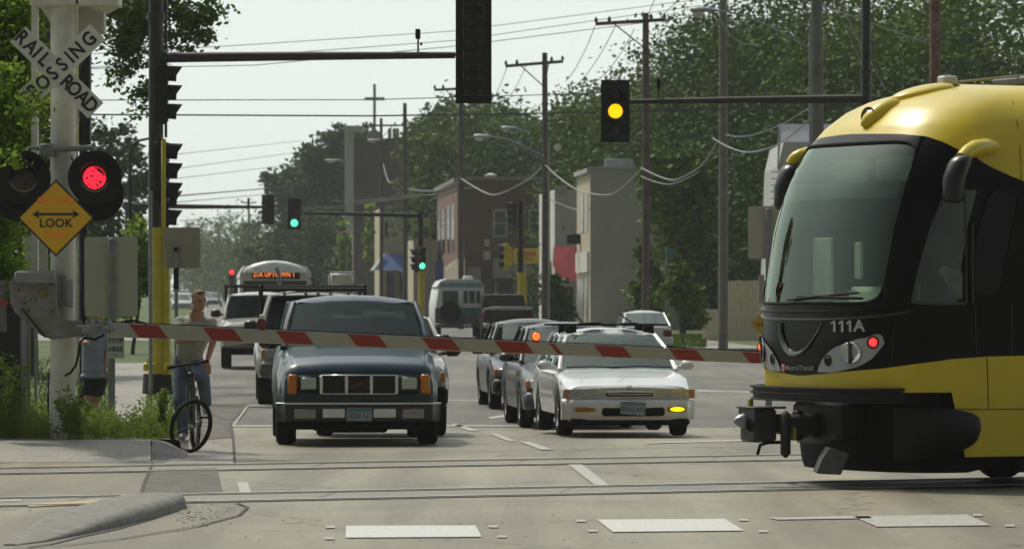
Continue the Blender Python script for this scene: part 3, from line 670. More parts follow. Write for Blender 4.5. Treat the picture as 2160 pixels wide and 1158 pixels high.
b = MB(); b.tube([(1.95, .3, 3.86), (2.6, .1, 3.93), (3.2, -.1, 3.98)], .012, 6); b.tube([(1.95, .3, 3.75), (1.95, .3, 3.87)], .012, 6); b.build('roof_cable', galv, tram)
# underframe: fairing, shroud, coupler, bogie
b = MB(); secs = []
for s in [-2.6, -2.0, -1.6, -1.3, -1.1]+[-1+2*i/24 for i in range(25)]+[1.1, 1.6, 2.6]:
    zb = .15 if abs(s) < 1.15 else (.15+.17*min(1, (abs(s)-1.15)/.7))
    secs.append([TS(s, z, o, D=.62, u0=.42, w=1.20) for z, o in ((zb, -.02), (zb+.08, .01), (.45, .04), (.62, .03), (.84, -.04))])
b.loft(secs, cap=False, ring=False); b.box((.9, -1.15, .30), (6, 1.15, .88)); b.build('under_fairing', tunder, tram, smooth=50)
b = MB(); f_ = [(1722, 998), (1734, 968), (1748, 944), (1768, 950), (1792, 958), (1782, 980), (1774, 1001), (1745, 1000)]
f3 = [TR.transposed() @ (P(x, y, 41.75)-TO) for x, y in f_]; b.prism(f3, TR.transposed() @ Vector((0, .5, 0))); b.build('wheel_guard', mat('guard grey', (.075, .077, .085), .5, .1, .3, 9), tram, smooth=20, bevel=.01)
b = MB(); secs = []
s0_, s1_ = tsolve(1885, 900)[0], tsolve(2070, 910)[0]
for k in range(17):
    a = k/16; s = s0_+(s1_-s0_)*a; zt_ = .76-.02*a; zb_ = .28; rr = (max(0, 1-a**5))**.5
    zm = .60-.02*a; secs.append([TS(s, zm+(zt_-zm)*rr, .0), TS(s, zm+(zt_-zm)*rr*.95, .09*rr), TS(s, zm, .12*rr), TS(s, zm-(.1)*rr, .11*rr), TS(s, zm-(zm-zb_)*rr*(1-.3*a), .05*rr), TS(s, zm-(zm-zb_)*rr*(1-.3*a), -.05)])
b.loft(secs, cap=False, ring=False); b.build('side_shroud', mat('shroud black', (.004, .004, .005), .4, 0, .2, 2, spec=.25), tram, smooth=50)
b = MB()
for u in (2.7, 4.5):
    for v in (-.72, .72): b.lathe((u, v, .34), (0, 1, 0), [(.34, -.03), (.34, .03), (.3, .06), (.12, .07), (0, .07)], 28)
b.split('wheel', tunder, tram)
b = MB(); b.box((2.1, -1.0, .35), (5.1, -.85, .6), .04); b.box((2.1, .85, .35), (5.1, 1.0, .6), .04); b.box((3.2, -1.05, .1), (4.0, -.9, .4), .03); b.box((1.75, -1.12, .14), (1.85, -1.0, .32)); b.box((1.9, -1.12, .17), (2.15, -.95, .24)); b.box((1.0, -1, .25), (14, 1, .9)); b.build('bogie_frame', tunder, tram)
cpl = MB(); cpl.box((-.52, -.10, .42), (-.27, .20, .74), .03); cpl.box((-.54, -.14, .735), (-.2, .22, .755), .005); cpl.box((-.53, -.12, .60), (-.5, .2, .74), .01)
cp_ = cpl.build('coupler_head', mat('coupler iron', (.045, .047, .045), .5, .5, .3, 9), tram)
b = MB(); b.lathe((-.52, .10, .62), (-1, -.1, 0), [(.075, 0), (.06, .05), (.03, .10), (0, .115)], 16); b.build('coupler_cone', mat('worn coupler steel', (.25, .27, .30), .35, .7), cp_)
b = MB(); b.lathe((-.525, -.04, .58), (-1, -.2, 0), [(.06, 0), (.06, .012), (.045, .012), (.045, .002), (0, .002)], 16); b.build('coupler_socket', black, cp_)
b = MB(); b.box((-.30, -.26, .28), (-.20, -.16, .72), .04); b.box((-.27, -.2, .5), (.3, .18, .68), .03); b.tube([(-.2, 0, .58), (.9, 0, .56)], .09, 12); b.tube([(-.1, -.13, .66), (.5, -.13, .62)], .025, 8); b.tube([(-.1, .12, .48), (.6, .12, .50)], .03, 8)
for q in range(5): b.box((-.1+q*.17, -.16-.02*(q % 2), .44+.02*(q % 3)), (-.02+q*.17, -.06, .72-.03*(q % 2)), .015)
b.box((.15, -.5, .4), (.6, .4, .8), .05); b.build('coupler_shank', mat('coupler shank', (.02, .02, .02), .6, .2, .4, 9), cp_)
b = MB(); b.tube([(-.50, -.12, .31), (-.47, -.12, .40), (-.38, -.12, .42), (-.25, -.1, .42)], .016, 8); b.build('uncoupling_lever', black, cp_)
b = MB(); b.box((-.46, .10, .75), (-.42, .14, .82)); b.box((-.19, -.27, .44), (-.17, -.20, .56)); b.split('coupler_tag', mat('yellow green tag', (.28, .30, .03), .6), cp_)
# ================================================================ vehicles (local frame: nose at y=0 looking down -Y, tail at y=L)
def vehicle(name, label, spec, px, d, rz=YAW, group=None, z=None, cat='car'):
    """spec: W,L,cs (control stations y,w,zb,zt), gh (greenhouse), wheels, paint"""
    zz = gz(d) if z is None else z
    o = thing(name, label, cat, ((px-CX)*d/F, d, zz), group, rz=rz)
    pt = spec['paint']; cs = spec['cs']; Y = [c[0] for c in cs]; L_ = Y[-1]
    wy, wr, wt = spec['wheels']
    ys = sorted(set([round(v, 3) for v in np.linspace(Y[0], L_, int(L_/.09))]+[c[0] for c in cs]))
    secs = []; cr = spec.get('crown', .03)
    for y in ys:
        w_ = float(np.interp(y, Y, [c[1] for c in cs])); zb = float(np.interp(y, Y, [c[2] for c in cs])); zt = float(np.interp(y, Y, [c[3] for c in cs]))
        zo = zb
        for c in wy:
            r_ = wr+.07
            if abs(y-c) < r_: zb = max(zb, wr+math.sqrt(r_*r_-(y-c)**2))
        zb = min(zb, zt-.12); h = zt-zb; f_ = 1.+.03*spec.get('flare', 0)*(1 if any(abs(y-c) < wr+.14 for c in wy) else 0)
        prof = [(0, zb), (.86*w_, zb), (.97*w_*f_, zb+.03), (1.0*w_*f_, zb+.35*h if zb == zo else zb+.3*h), (.995*w_, zt-.30*h), (.965*w_, zt-.13*h), (.90*w_, zt-.04*h), (.80*w_, zt), (.4*w_, zt+cr*.8), (0, zt+cr)]
        secs.append([Vector((x, y, q)) for x, q in prof]+[Vector((-x, y, q)) for x, q in reversed(prof[1:-1])])
    b = MB(); b.loft(secs)
    body = b.build('body', pt, o, smooth=spec.get('sm', 32))
    b = MB(); w0 = cs[len(cs)//2][1]; b.box((-w0*.80, .35, cs[0][2]+.04), (w0*.80, L_-.3, .62)); b.box((-w0*.97, wy[0]+wr+.12, cs[0][2]), (w0*.97, wy[1]-wr-.12, .34)); b.build('underbody', black, o)
    # greenhouse
    g = spec.get('gh')
    if g:
        yb0, yt0, yt1, yb1, zb, zr, wb, wt_ = g
        A = lambda s: Vector((s*wb, yb0, zb)); B = lambda s: Vector((s*wt_, yt0, zr)); C_ = lambda s: Vector((s*wt_, yt1, zr)); D = lambda s: Vector((s*wb, yb1, zb))
        b = MB(); rs = []
        for y, k, dz in ((yt0-.03, .93, -.035), (yt0+.02, .99, 0), (yt0+.12, 1.0, .03), ((yt0+yt1)/2, 1.0, .045), (yt1-.12, 1.0, .03), (yt1, .98, 0), (yt1+.03, .93, -.03)):
            rs.append([Vector((x*wt_*k, y, zr+dz*1.5*(1-abs(x)**2.5)+zz_)) for x, zz_ in ((1.03, -.05), (1.04, -.02), (.97, .012), (.8, .02), (.4, .028), (0, .03), (-.4, .028), (-.8, .02), (-.97, .012), (-1.04, -.02), (-1.03, -.05), (0, -.035))])
        b.loft(rs); b.build('roof', pt, o, smooth=50)
        b = MB(); pr = spec.get('pillar', .035)
        for s in (-1, 1):
            mid = (A(s)+B(s))/2+Vector((s*.02, -.02, .02))
            b.tube([A(s), mid, B(s)+Vector((0, 0, -.01))], [pr*1.15, pr, pr], 8); b.tube([D(s), C_(s)], pr*1.2, 8)
            for t in spec.get('bp', [.42]):
                b.tube([A(s).lerp(D(s), t)+Vector((0, 0, -.02)), B(s).lerp(C_(s), t)], pr*.9, 8)
            b.tube([A(s), D(s)], pr*.8, 8)
        b.split('window_pillar', spec.get('pm', pt), o)
        def pane(nm, p0, p1, p2, p3, m, bul=0., n=8):
            q = MB(); vs = []; fs = []
            for i in range(n+1):
                for j in range(5):
                    u, v = i/n, j/4; a = p0.lerp(p1, u).lerp(p3.lerp(p2, u), v); a = a+bul*(1-(2*u-1)**2)*Vector((0, 1, 0)); vs.append(a)
            for i in range(n):
                for j in range(4): fs.append((i*5+j, i*5+j+1, (i+1)*5+j+1, (i+1)*5+j))
            q.add(vs, fs); return q.build(nm, m, o, smooth=80)
        ws_ = pane('windscreen', A(-1), A(1), B(1), B(-1), spec.get('wg', cglass), -.06)
        pane('rear_window', D(-1), D(1), C_(1), C_(-1), spec.get('rg', cglass2), .04)
        for s in (-1, 1): pane('side_window', A(s), D(s), C_(s), B(s), cglass2)
        b = MB(); zs = zb+.12
        for k in (0, 1):
            for s in (-1, 1):
                y = yb0+.75+k*.9
                if y > yb1-.4: continue
                b.box((s*.36-.22, y, zb-.35), (s*.36+.22, y+.14, zb+.20), .05); b.box((s*.36-.11, y+.03, zb+.23), (s*.36+.11, y+.11, zb+.38), .03)
        b.build('seats', seatm, o)
        b = MB(); b.box((-wb*.95, yb0+.12, zb-.3), (wb*.95, yb0+.45, zb-.01), .04); b.box((-.12, yt0+.12, zr-.16), (.12, yt0+.14, zr-.09), .01); b.build('dashboard', interior, o)
        b = MB(); b.box((-wb, yb0+.2, zb-.5), (wb, yb1, zb-.36)); b.build('cabin_floor', interior, o)
        b = MB(); c = Vector((.36*spec.get('lhd', 1), yb0+.55, zb+.0)); b.tube([c+Matrix.Rotation(R(-25), 3, 'X') @ Vector((math.cos(a)*.18, 0, math.sin(a)*.18)) for a in [i*math.pi/8 for i in range(17)]], .014, 6, cap=False); b.build('steering_wheel', interior, o)
    tw = spec['tw']
    for i, c in enumerate(wy):
        for s in (-1, 1):
            x = s*(wt-tw/2); b = MB()
            b.lathe((x, c, wr), (s, 0, 0), [(wr*.62, -tw/2), (wr*.9, -tw/2), (wr*.985, -tw/2+.03), (wr, -tw/4), (wr, tw/4), (wr*.985, tw/2-.03), (wr*.9, tw/2), (wr*.64, tw/2), (wr*.6, tw/2-.03)], 28)
            t_ = b.build('wheel', tyre, o, smooth=50)
            b = MB(); b.lathe((x, c, wr), (s, 0, 0), [(wr*.63, tw/2-.02), (wr*.6, tw/2-.005), (wr*.5, tw/2-.04), (wr*.2, tw/2-.03), (wr*.16, tw/2-.01), (0, tw/2-.01)], 20)
            b.build('rim', rim, t_)
    return o
def bxp(o, nm, m, boxes, bev=.006, label=None):
    b = MB()
    for q in boxes: b.box(q[0], q[1], bev)
    return b.build(nm, m, o, label=label)
def plate(o, txt, x, z, y, w_=.30, h=.155, tilt=0.):
    r_ = Matrix.Rotation(tilt, 3, 'Y'); b = MB(); b.box((x-w_/2, y-.008, z-h/2), (x+w_/2, y, z+h/2), .004, rot=r_)
    p = b.build('licence_plate', mat('blue plate', (.22, .29, .36), .45, .1, .12, 9), o)
    b = MB(); b.box((x-w_/2, y-.0125, z+h/2-.042), (x+w_/2, y-.0085, z+h/2-.002), 0, rot=None)
    b.v = [tuple(Vector((x, y, z))+r_ @ (Vector(v)-Vector((x, y, z)))) for v in b.v]; b.build('plate_band', mat('plate band', (.10, .19, .24), .5), p)
    text(p, 'plate_lettering', txt, (x, y-.012, z-.02), r_ @ Vector((1, 0, 0)), r_ @ Vector((0, 0, 1)), .082, mat('plate ink', (.03, .05, .09), .5), depth=.001)
def carmirror(o, x, y, z, m, sg, w_=.2, h=.14):
    b = MB(); b.box((x+sg*w_*.02, y-.04, z-h*.42), (x+sg*w_, y+.06, z+h*.42), h*.28); b.tube([(x-sg*.06, y+.03, z-.03), (x+sg*.04, y, z-.02)], .03, 6); return b.build('wing_mirror', m, o)
def paintm(n, c, r_=.22): return mat(n, c, r_, .0, .06, 2, coat=.7)
# ---- dark blue passenger van
bluep = mat('dark blue van paint', (.003, .026, .046), .32, 0, .06, 2, spec=.3, coat=.35)
D0 = 54.35
van = vehicle('passenger_van', 'dark blue boxy van with chrome grille waiting first in the near lane', dict(
    paint=bluep, flare=1, crown=.025, tw=.24, wheels=([.80, 3.62], .335, .985), sm=28,
    cs=[(0, .86, .40, .845), (.04, .90, .36, .92), (.12, .92, .35, .985), (.35, .94, .34, 1.06), (.9, .955, .34, 1.145), (1.15, .96, .34, 1.19), (1.3, .965, .34, 1.20), (4.2, .965, .34, 1.20), (4.45, .94, .36, 1.15)],
    gh=(1.12, 1.72, 4.2, 4.44, 1.17, 1.73, .885, .755), bp=[.28, .62], pillar=.04), 757, D0, cat='van')
# lamps, grille, bumper measured on the front face (y slightly negative = proud of the body)
for s in (-1, 1):
    h = bxp(van, 'headlamp_bezel', dark, [((s*.735, -.03, .635), (s*.46, .03, .85))], .01)
    b = MB(); b.box((s*.70, -.045, .685), (s*.515, -.02, .825), .018); hl = b.build('headlamp', chrome, h)
    b = MB(); b.box((s*.705, -.052, .68), (s*.51, -.043, .83), .012); b.build('headlamp_lens', glass('lamp lens', (.8, .82, .78), .12, base=.12), hl)
    b = MB(); b.box((s*.86, -.02, .625), (s*.74, .16, .865), .02); b.build('turn_signal', amber, van)
gr = bxp(van, 'grille', dark, [((-.46, -.012, .635), (.46, .02, .85))], .01)
b = MB()
for x in (-.455, -.15, .15, .455): b.box((x-.022, -.04, .63), (x+.022, -.005, .853), .006)
b.box((-.46, -.04, .845), (.46, -.005, .862), .004); b.box((-.46, -.04, .622), (.46, -.005, .638), .004); b.build('grille_frame', chrome, gr)
b = MB()
for k in range(7): b.box((-.44, -.018, .655+k*.028), (.44, -.006, .662+k*.028))
b.build('grille_slats', blackgloss, gr)
text(van, 'grille_badge', 'GMC', (0, -.022, .735), (1, 0, 0), (0, 0, 1), .13, mat('badge red', (.10, .012, .012), .4), bold=.02, depth=.008, sx=1.0)
bp_ = MB(); secs = []
for x in [-1, -.97, -.9, -.6, -.3, 0, .3, .6, .9, .97, 1]:
    yb = -.12+.10*abs(x)**6+.10*(abs(x) > .95); X_ = x*.99
    secs.append([Vector((X_, yb+.12, .30)), Vector((X_, yb+.02, .30)), Vector((X_, yb, .34)), Vector((X_, yb, .495)), Vector((X_, yb+.02, .525)), Vector((X_, yb+.14, .525))])
bp_.loft(secs); bump = bp_.build('bumper', mat('van bumper dark', (.02, .022, .022), .4, .2, .2, 5, coat=.2), van, smooth=40)
b = MB(); b.tube([(x*.995, -.125+.10*abs(x)**6+.10*(abs(x) > .95), .515) for x in [-1, -.97, -.9, -.5, 0, .5, .9, .97, 1]], .012, 6); b.build('chrome_strip', chrome, bump)
for s in (-1, 1):
    bxp(bump, 'chrome_panel', mat('satin bright metal', (.62, .64, .66), .25, .5), [((s*.17, -.13, .345), (s*.44, -.115, .455))])
    bxp(bump, 'parking_lamp', mat('clear lamp plastic', (.25, .27, .26), .2, .3, .25, 30), [((s*.52, -.128, .335), (s*.78, -.11, .45))])
    carmirror(van, s*.95, 1.25, 1.25, blackgloss, s, .24, .2)
plate(van, 'TOI 11', 0, .385, -.13, .31, .16)
bxp(van, 'air_dam', black, [((-.85, -.02, .2), (.85, .06, .31)), ((-.4, .06, .16), (.35, 1.6, .3))], .03)
b = MB(); b.tube([(-.80, .15, .985), (-.83, .6, 1.10), (-.86, 1.1, 1.19)], .004, 4); b.tube([(.80, .15, .985), (.83, .6, 1.10), (.86, 1.1, 1.19)], .004, 4); b.build('bonnet_seam', black, van)
b = MB(); b.tube([(-.1, 1.12, 1.235), (-.5, 1.14, 1.245)], .009, 5); b.tube([(.35, 1.12, 1.235), (-.05, 1.14, 1.245)], .009, 5); b.build('wiper', black, van)
# ---- white estate car with roof rack
whitep = paintm('white car paint', (.60, .62, .62), .25)
acc = vehicle('estate_car', 'white estate car with black roof bars and its yellow indicator lit', dict(
    paint=whitep, crown=.02, tw=.2, wheels=([.93, 3.64], .31, .86), sm=30,
    cs=[(0, .74, .30, .64), (.04, .80, .27, .675), (.16, .835, .26, .70), (.5, .855, .26, .765), (1.25, .87, .26, .86), (1.4, .872, .26, .90), (4.2, .872, .26, .92), (4.6, .84, .28, .88), (4.72, .78, .34, .8)],
    gh=(1.30, 2.15, 4.0, 4.6, .865, 1.335, .785, .60), bp=[.36, .68], pillar=.032), 1327, 59.0, rz=YAW+R(1.2))
for s in (-1, 1):
    b = MB(); b.add([(s*.82, -.0, .635), (s*.45, -.045, .640), (s*.30, -.05, .565), (s*.34, -.05, .525), (s*.84, .0, .515), (s*.865, .14, .53), (s*.85, .15, .63)], [(0, 1, 2, 3, 4), (0, 4, 5, 6)])
    hb_ = b.build('headlamp', mat('headlamp reflector', (.34, .35, .38), .15, .6, .5, 45), acc, smooth=0)
    b = MB(); b.add([(s*.865, .0, .63), (s*.79, -.012, .633), (s*.79, -.012, .518), (s*.868, .0, .52)], [(0, 1, 2, 3)]); b.build('corner_marker', mat('pale amber', (.42, .20, .10), .3), hb_, smooth=0)
    carmirror(acc, s*.87, 1.55, .93, whitep, s, .19, .14)
bm_ = MB(); secs = []
for x in [-1, -.96, -.88, -.6, -.3, 0, .3, .6, .88, .96, 1]:
    yb = -.10+.11*abs(x)**4+.12*(abs(x) > .95); X_ = x*.872
    secs.append([Vector((X_, yb+.14, .235)), Vector((X_, yb+.04, .235)), Vector((X_, yb+.0, .30)), Vector((X_, yb-.01, .44)), Vector((X_, yb+.02, .49)), Vector((X_, yb+.05, .505)), Vector((X_, yb+.16, .505))])
bm_.loft(secs); ab = bm_.build('bumper', whitep, acc, smooth=50)
bxp(ab, 'air_intake', black, [((-.37, -.125, .285), (.46, -.06, .405))], .03)
bxp(acc, 'air_dam', black, [((-.80, -.06, .165), (.80, .1, .25))], .03)
bxp(ab, 'turn_signal', mat('amber bumper lamp', (.33, .12, .02), .3, 0, .2, 20), [((-.72, -.095, .34), (-.44, -.07, .405))], .01)
bxp(ab, 'lit_turn_signal', mat('amber surround', (.45, .16, .01), .3), [((.49, -.10, .34), (.74, -.07, .41))], .01, label='indicator in its amber housing, lit yellow')
b = MB(); b.sphere((.625, -.10, .375), (.095, .02, .03), 16, 8); b.build('lit_bulb', yelon, ab)
g_ = bxp(acc, 'grille', black, [((-.31, -.055, .545), (.31, -.02, .60))], .01)
b = MB(); b.tube([(-.29, -.06, .573), (0, -.075, .570), (.29, -.06, .573)], .006, 6); b.tube([(-.31, -.055, .600), (0, -.07, .606), (.31, -.055, .600)], .010, 6); b.build('grille_bar', chrome, g_)
b = MB(); b.add([(-.022, -.03, .645), (.022, -.03, .645), (.028, -.02, .69), (.016, -.02, .69), (.010, -.025, .665), (-.010, -.025, .665), (-.016, -.02, .69), (-.028, -.02, .69)], [tuple(range(8))]); b.build('bonnet_badge', chrome, acc, smooth=0)
plate(acc, 'GNG 476', .035, .39, -.14, .33, .17, tilt=R(4))
b = MB(); b.box((-.80, 2.3, 1.455), (.80, 2.345, 1.48), .005); b.box((-.80, 3.3, 1.455), (.80, 3.345, 1.48), .005)
rk = b.split('roof_bar', black, acc)[0]
for y in (2.32, 3.32):
    for s in (-1, 1): bxp(rk, 'rack_foot', black, [((s*.60, y-.06, 1.34), (s*.46, y+.06, 1.46))], .01)
b = MB(); b.tube([(-.36, 2.32, 1.49), (-.5, 2.25, 1.62)], .012, 6); b.box((-.42, 2.2, 1.478), (-.12, 2.45, 1.505), .01); b.tube([(.30, 2.32, 1.5), (.12, 2.3, 1.62)], .01, 6); b.box((.12, 2.2, 1.478), (.38, 2.45, 1.50), .01); b.build('rack_clamp', dark, rk)
b = MB(); b.tube([(-.70, 1.31, .905), (-.35, 1.27, .915), (0, 1.30, .905)], .009, 5); b.tube([(-.1, 1.31, .905), (.3, 1.26, .918), (.72, 1.30, .905)], .009, 5); b.build('wiper', black, acc)
# ---- generic simple cars
def simple_front(o, w_, zl, zh, pm, zb=.28, sig=amber, grille=True):
    for s in (-1, 1):
        hh = bxp(o, 'headlamp', mat('headlamp reflector', (.34, .35, .38), .15, .6, .5, 45), [((s*w_*.93, -.015, zl), (s*w_*.5, .06, zh))], .015)
        bxp(hh, 'turn_signal', sig, [((s*w_*1.0, .0, zl), (s*w_*.925, .16, zh))], .012)
    if grille: bxp(o, 'grille', black, [((-w_*.45, -.02, zl+.01), (w_*.45, .02, zh-.01))], .01)
    b = MB(); b.box((-w_*1.04, -.10, zb), (w_*1.04, .12, zl-.05), .05); return b.build('bumper', pm, o)
silv = mat('dark navy car paint', (.008, .009, .013), .3, 0, .06, 2, spec=.4, coat=.3)
navy = paintm('navy bumper paint', (.02, .025, .05), .3)
sedan_spec = dict(paint=silv, crown=.02, tw=.2, wheels=([.88, 3.5], .31, .83), sm=30,
    cs=[(0, .72, .28, .66), (.06, .79, .26, .72), (.4, .83, .25, .80), (1.1, .845, .25, .93), (1.3, .85, .25, .97), (4.0, .85, .26, .99), (4.45, .80, .30, .93)],
    gh=(1.2, 2.0, 3.5, 4.2, .95, 1.44, .77, .60), bp=[.45], pillar=.03)
c1 = vehicle('hatchback_car', 'dark car with navy front bumper waiting behind the white estate car', sedan_spec, 1226, 64.9, rz=YAW+R(.6))
simple_front(c1, .8, .58, .70, navy); bxp(c1, 'front_apron', black, [((-.78, -.04, .17), (.78, .1, .3))], .03)
for s in (-1, 1): carmirror(c1, s*.86, 1.4, 1.02, blackgloss, s, .22, .15)
s3 = dict(sedan_spec); s3['paint'] = mat('charcoal car paint', (.010, .011, .010), .3, 0, .06, 2, spec=.4, coat=.3)
c2_ = vehicle('sedan_car', 'dark car with black wing mirror, last of the three at the gate', s3, 1143, 75.6, rz=YAW+R(.3))
simple_front(c2_, .8, .58, .70, s3['paint']);
for s in (-1, 1): carmirror(c2_, s*.86, 1.4, 1.0, blackgloss, s, .24, .15)
# small SUV tucked behind the van
suv = dict(paint=paintm('champagne silver paint', (.28, .28, .26), .25), flare=1, crown=.02, tw=.22, wheels=([.72, 3.1], .35, .86), sm=30,
    cs=[(0, .78, .42, .90), (.06, .83, .40, .95), (.3, .86, .38, 1.02), (1.0, .87, .38, 1.10), (3.6, .87, .4, 1.12), (3.9, .84, .42, 1.08)],
    gh=(1.0, 1.55, 3.5, 3.85, 1.08, 1.56, .80, .68), bp=[.4], pillar=.035)
c3 = vehicle('small_suv', 'silver off-road car half hidden behind the dark blue van', suv, 808, 59.3)
simple_front(c3, .82, .72, .86, black, .42)
for s in (-1, 1): carmirror(c3, s*.87, 1.2, 1.12, blackgloss, s, .22, .16)
# work truck with marker lights and ladder rack
wtp = paintm('white truck paint', (.30, .31, .28), .25)
dgl = glass('dull dark windscreen', (.16, .20, .18), .05, base=-.02, gcol=(.30, .36, .33))
trk = dict(wg=dgl, paint=wtp, crown=.03, tw=.26, wheels=([.95, 4.2], .39, 1.0), sm=30, flare=1,
    cs=[(0, .90, .50, 1.06), (.06, .96, .48, 1.10), (.4, 1.0, .46, 1.16), (1.3, 1.01, .46, 1.24), (5.3, 1.01, .5, 1.26)],
    gh=(1.35, 1.95, 3.0, 3.25, 1.26, 1.92, .92, .76), bp=[.5], pillar=.04)
c4 = vehicle('work_truck', 'off-white work truck with five roof marker lamps, ladder rack and toolbox', trk, 667, 78.2, cat='truck')
simple_front(c4, .95, .82, .98, mat('grey bumper', (.1, .105, .1), .4, .4), .50)
for k, x in enumerate((-.52, -.14, 0.08, .30, .62)):
    bxp(c4, 'marker_lamp', mat('dull amber cap', (.16, .10, .05), .4), [((x-.025, 1.93, 1.945), (x+.025, 2.03, 1.985))], .01)
for s in (-1, 1): carmirror(c4, s*1.0, 1.55, 1.36, blackgloss, s, .24, .28)
b = MB()
for y in (2.2, 4.9):
    for s in (-1, 1): b.tube([(s*.92, y, 1.2), (s*.92, y, 2.08)], .028, 6)
    b.tube([(-.92, y, 2.08), (.92, y, 2.08)], .03, 6)
for s in (-.92, .92): b.tube([(s, 2.0, 2.10), (s, 5.2, 2.10)], .025, 6)
b.tube([(-.92, 2.1, 2.03), (.92, 2.1, 2.03)], .04, 6); b.build('ladder_rack', dark, c4)
b = MB(); b.box((.32, 2.6, 2.1), (.72, 4.2, 2.32), .03); tb = b.build('rack_toolbox', mat('toolbox grey', (.60, .60, .55), .4, .2, .15, 5), c4)
b = MB(); b.tube([(.30, 2.55, 2.1), (.30, 2.55, 2.33), (.74, 2.55, 2.33), (.79, 2.55, 2.1)], .02, 6); b.tube([(-.66, 2.4, 2.42), (-.60, 2.4, 2.28), (-.60, 2.4, 2.10)], .035, 6); b.split('rack_bracket', galv, tb)
# pickup further back on the left lane
pk = dict(wg=dgl, paint=paintm('light truck paint', (.38, .38, .35), .3), crown=.04, tw=.26, wheels=([.95, 4.1], .40, .98), sm=30, flare=1,
    cs=[(0, .90, .60, 1.06), (.06, .95, .56, 1.12), (.4, .98, .52, 1.18), (1.4, .99, .52, 1.26), (5.2, .99, .55, 1.26)],
    gh=(1.45, 2.05, 3.0, 3.2, 1.26, 1.86, .90, .76), bp=[.5], pillar=.04)
c5 = vehicle('pickup_truck', 'high light-coloured pickup truck with a chrome bumper and black roof rack behind the work truck', pk, 549, 114, cat='truck', z=gz(114)+.02)
simple_front(c5, .92, .82, 1.0, mat('dull chrome', (.35, .36, .36), .25, .7), .60)
for s in (-1, 1): carmirror(c5, s*.99, 1.7, 1.40, blackgloss, s, .26, .24)
b = MB(); 
for s in (-.85, .85): b.tube([(s, 2.1, 1.9), (s, 2.1, 2.12), (s, 5, 2.12), (s, 5, 1.3)], .03, 6)
b.tube([(-.9, 2.1, 2.1), (.9, 2.1, 2.1)], .04, 6); b.build('roof_rack', black, c5)
# bus
bs = thing('city_bus', 'white city bus with an orange lit destination sign over its windscreen', 'bus', ((580-CX)*156/F, 156, gz(156)-.03), rz=YAW)
bw = mat('bus white', (.55, .57, .55), .35, 0, .1, 2, coat=.4)
b = MB(); secs = []
for y, k in ((0, .97), (.15, 1.0), (11.6, 1), (12, .97)):
    secs.append([Vector((x*k, y, z)) for x, z in ((-1.18, .4), (-1.25, .7), (-1.25, 2.55), (-1.1, 2.8), (-.6, 2.86), (.6, 2.86), (1.1, 2.8), (1.25, 2.55), (1.25, .7), (1.18, .4))])
b.loft(secs); b.build('body', bw, bs, smooth=50)
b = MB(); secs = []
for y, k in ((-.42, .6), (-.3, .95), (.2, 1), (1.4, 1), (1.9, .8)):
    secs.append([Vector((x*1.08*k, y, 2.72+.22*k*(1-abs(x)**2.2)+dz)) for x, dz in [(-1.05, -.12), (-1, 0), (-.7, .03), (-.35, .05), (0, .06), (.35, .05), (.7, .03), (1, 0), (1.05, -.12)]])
b.loft(secs); b.build('roof_dome', mat('bus sunlit roof white', (.75, .77, .74), .4), bs, smooth=60)  # whiter than the body: sunlight on the dome is put into its colour
bxp(bs, 'windscreen', mat('bus dark glass', (.02, .025, .025), .08, 0, .2, 1), [((-1.1, -.03, 1.1), (1.1, .05, 2.30))], .06)
dsn = bxp(bs, 'destination_sign', black, [((-.80, -.05, 2.36), (.86, .0, 2.66))], .02)
b = MB(); rs_ = random.Random(3)
text(dsn, 'sign_lettering', '21A UPTOWN 1', (-.03, -.06, 2.51), (1, 0, 0), (0, 0, 1), .26, mat('orange sign glow', (.5, .12, .02), .4, 0, 0, emis=(1, .22, .04), es=.9), bold=.03, depth=.01, sx=.78)
for s in (-1, 1):
    bxp(bs, 'headlamp', chrome, [((s*1.1, -.03, .75), (s*.75, .05, .95))], .02)
    b = MB(); b.lathe((s*1.1, 2.5, .48), (s, 0, 0), [(0, -.15), (.48, -.15), (.48, .15), (0, .15)], 24); b.lathe((s*1.1, 9, .48), (s, 0, 0), [(0, -.15), (.48, -.15), (.48, .15), (0, .15)], 24); b.split('wheel', tyre, bs)
    b = MB(); b.box((s*1.42, -.1, 1.7), (s*1.28, .0, 2.1), .03); b.tube([(s*1.2, 0, 2.4), (s*1.35, -.05, 2.3), (s*1.35, -.05, 2.1)], .02, 5); b.build('wing_mirror', black, bs)
bxp(bs, 'bumper', dark, [((-1.22, -.12, .38), (1.22, .05, .68))], .04)
# camper van seen from behind, and the black pickup beside it (both driving away)
cam_ = thing('camper_van', 'white and teal camper van with raised roof and a black spare wheel, driving away', 'van', ((972-CX)*176/F, 176, gz(176)+.05), rz=YAW)
cw = mat('camper white', (.66, .68, .66), .4, 0, .1, 2); teal = mat('camper teal', (.06, .15, .17), .4, 0, .15, 2)
b = MB(); secs = []
for y, k in ((0, .96), (.1, 1), (5.0, 1), (5.3, .9)): secs.append([Vector((x*k, y, z)) for x, z in ((-.96, .42), (-1, .6), (-1, 1.3), (-.9, 1.9), (-.86, 1.95), (.86, 1.95), (.9, 1.9), (1, 1.3), (1, .6), (.96, .42))])
b.loft(secs); b.build('body', cw, cam_, smooth=35)
b = MB(); secs = []
for y, k in ((-.02, .98), (.3, 1.0), (3.8, 1.), (4.6, .6)): secs.append([Vector((x*k, y, 1.93+(z-1.93)*k)) for x, z in ((-.93, 1.93), (-.95, 2.0), (-.80, 2.22), (-.55, 2.29), (.55, 2.29), (.80, 2.22), (.95, 2.0), (.93, 1.93))])
b.loft(secs); b.build('raised_roof', mat('camper roof', (.50, .53, .50), .4, 0, .08, 2), cam_, smooth=40)
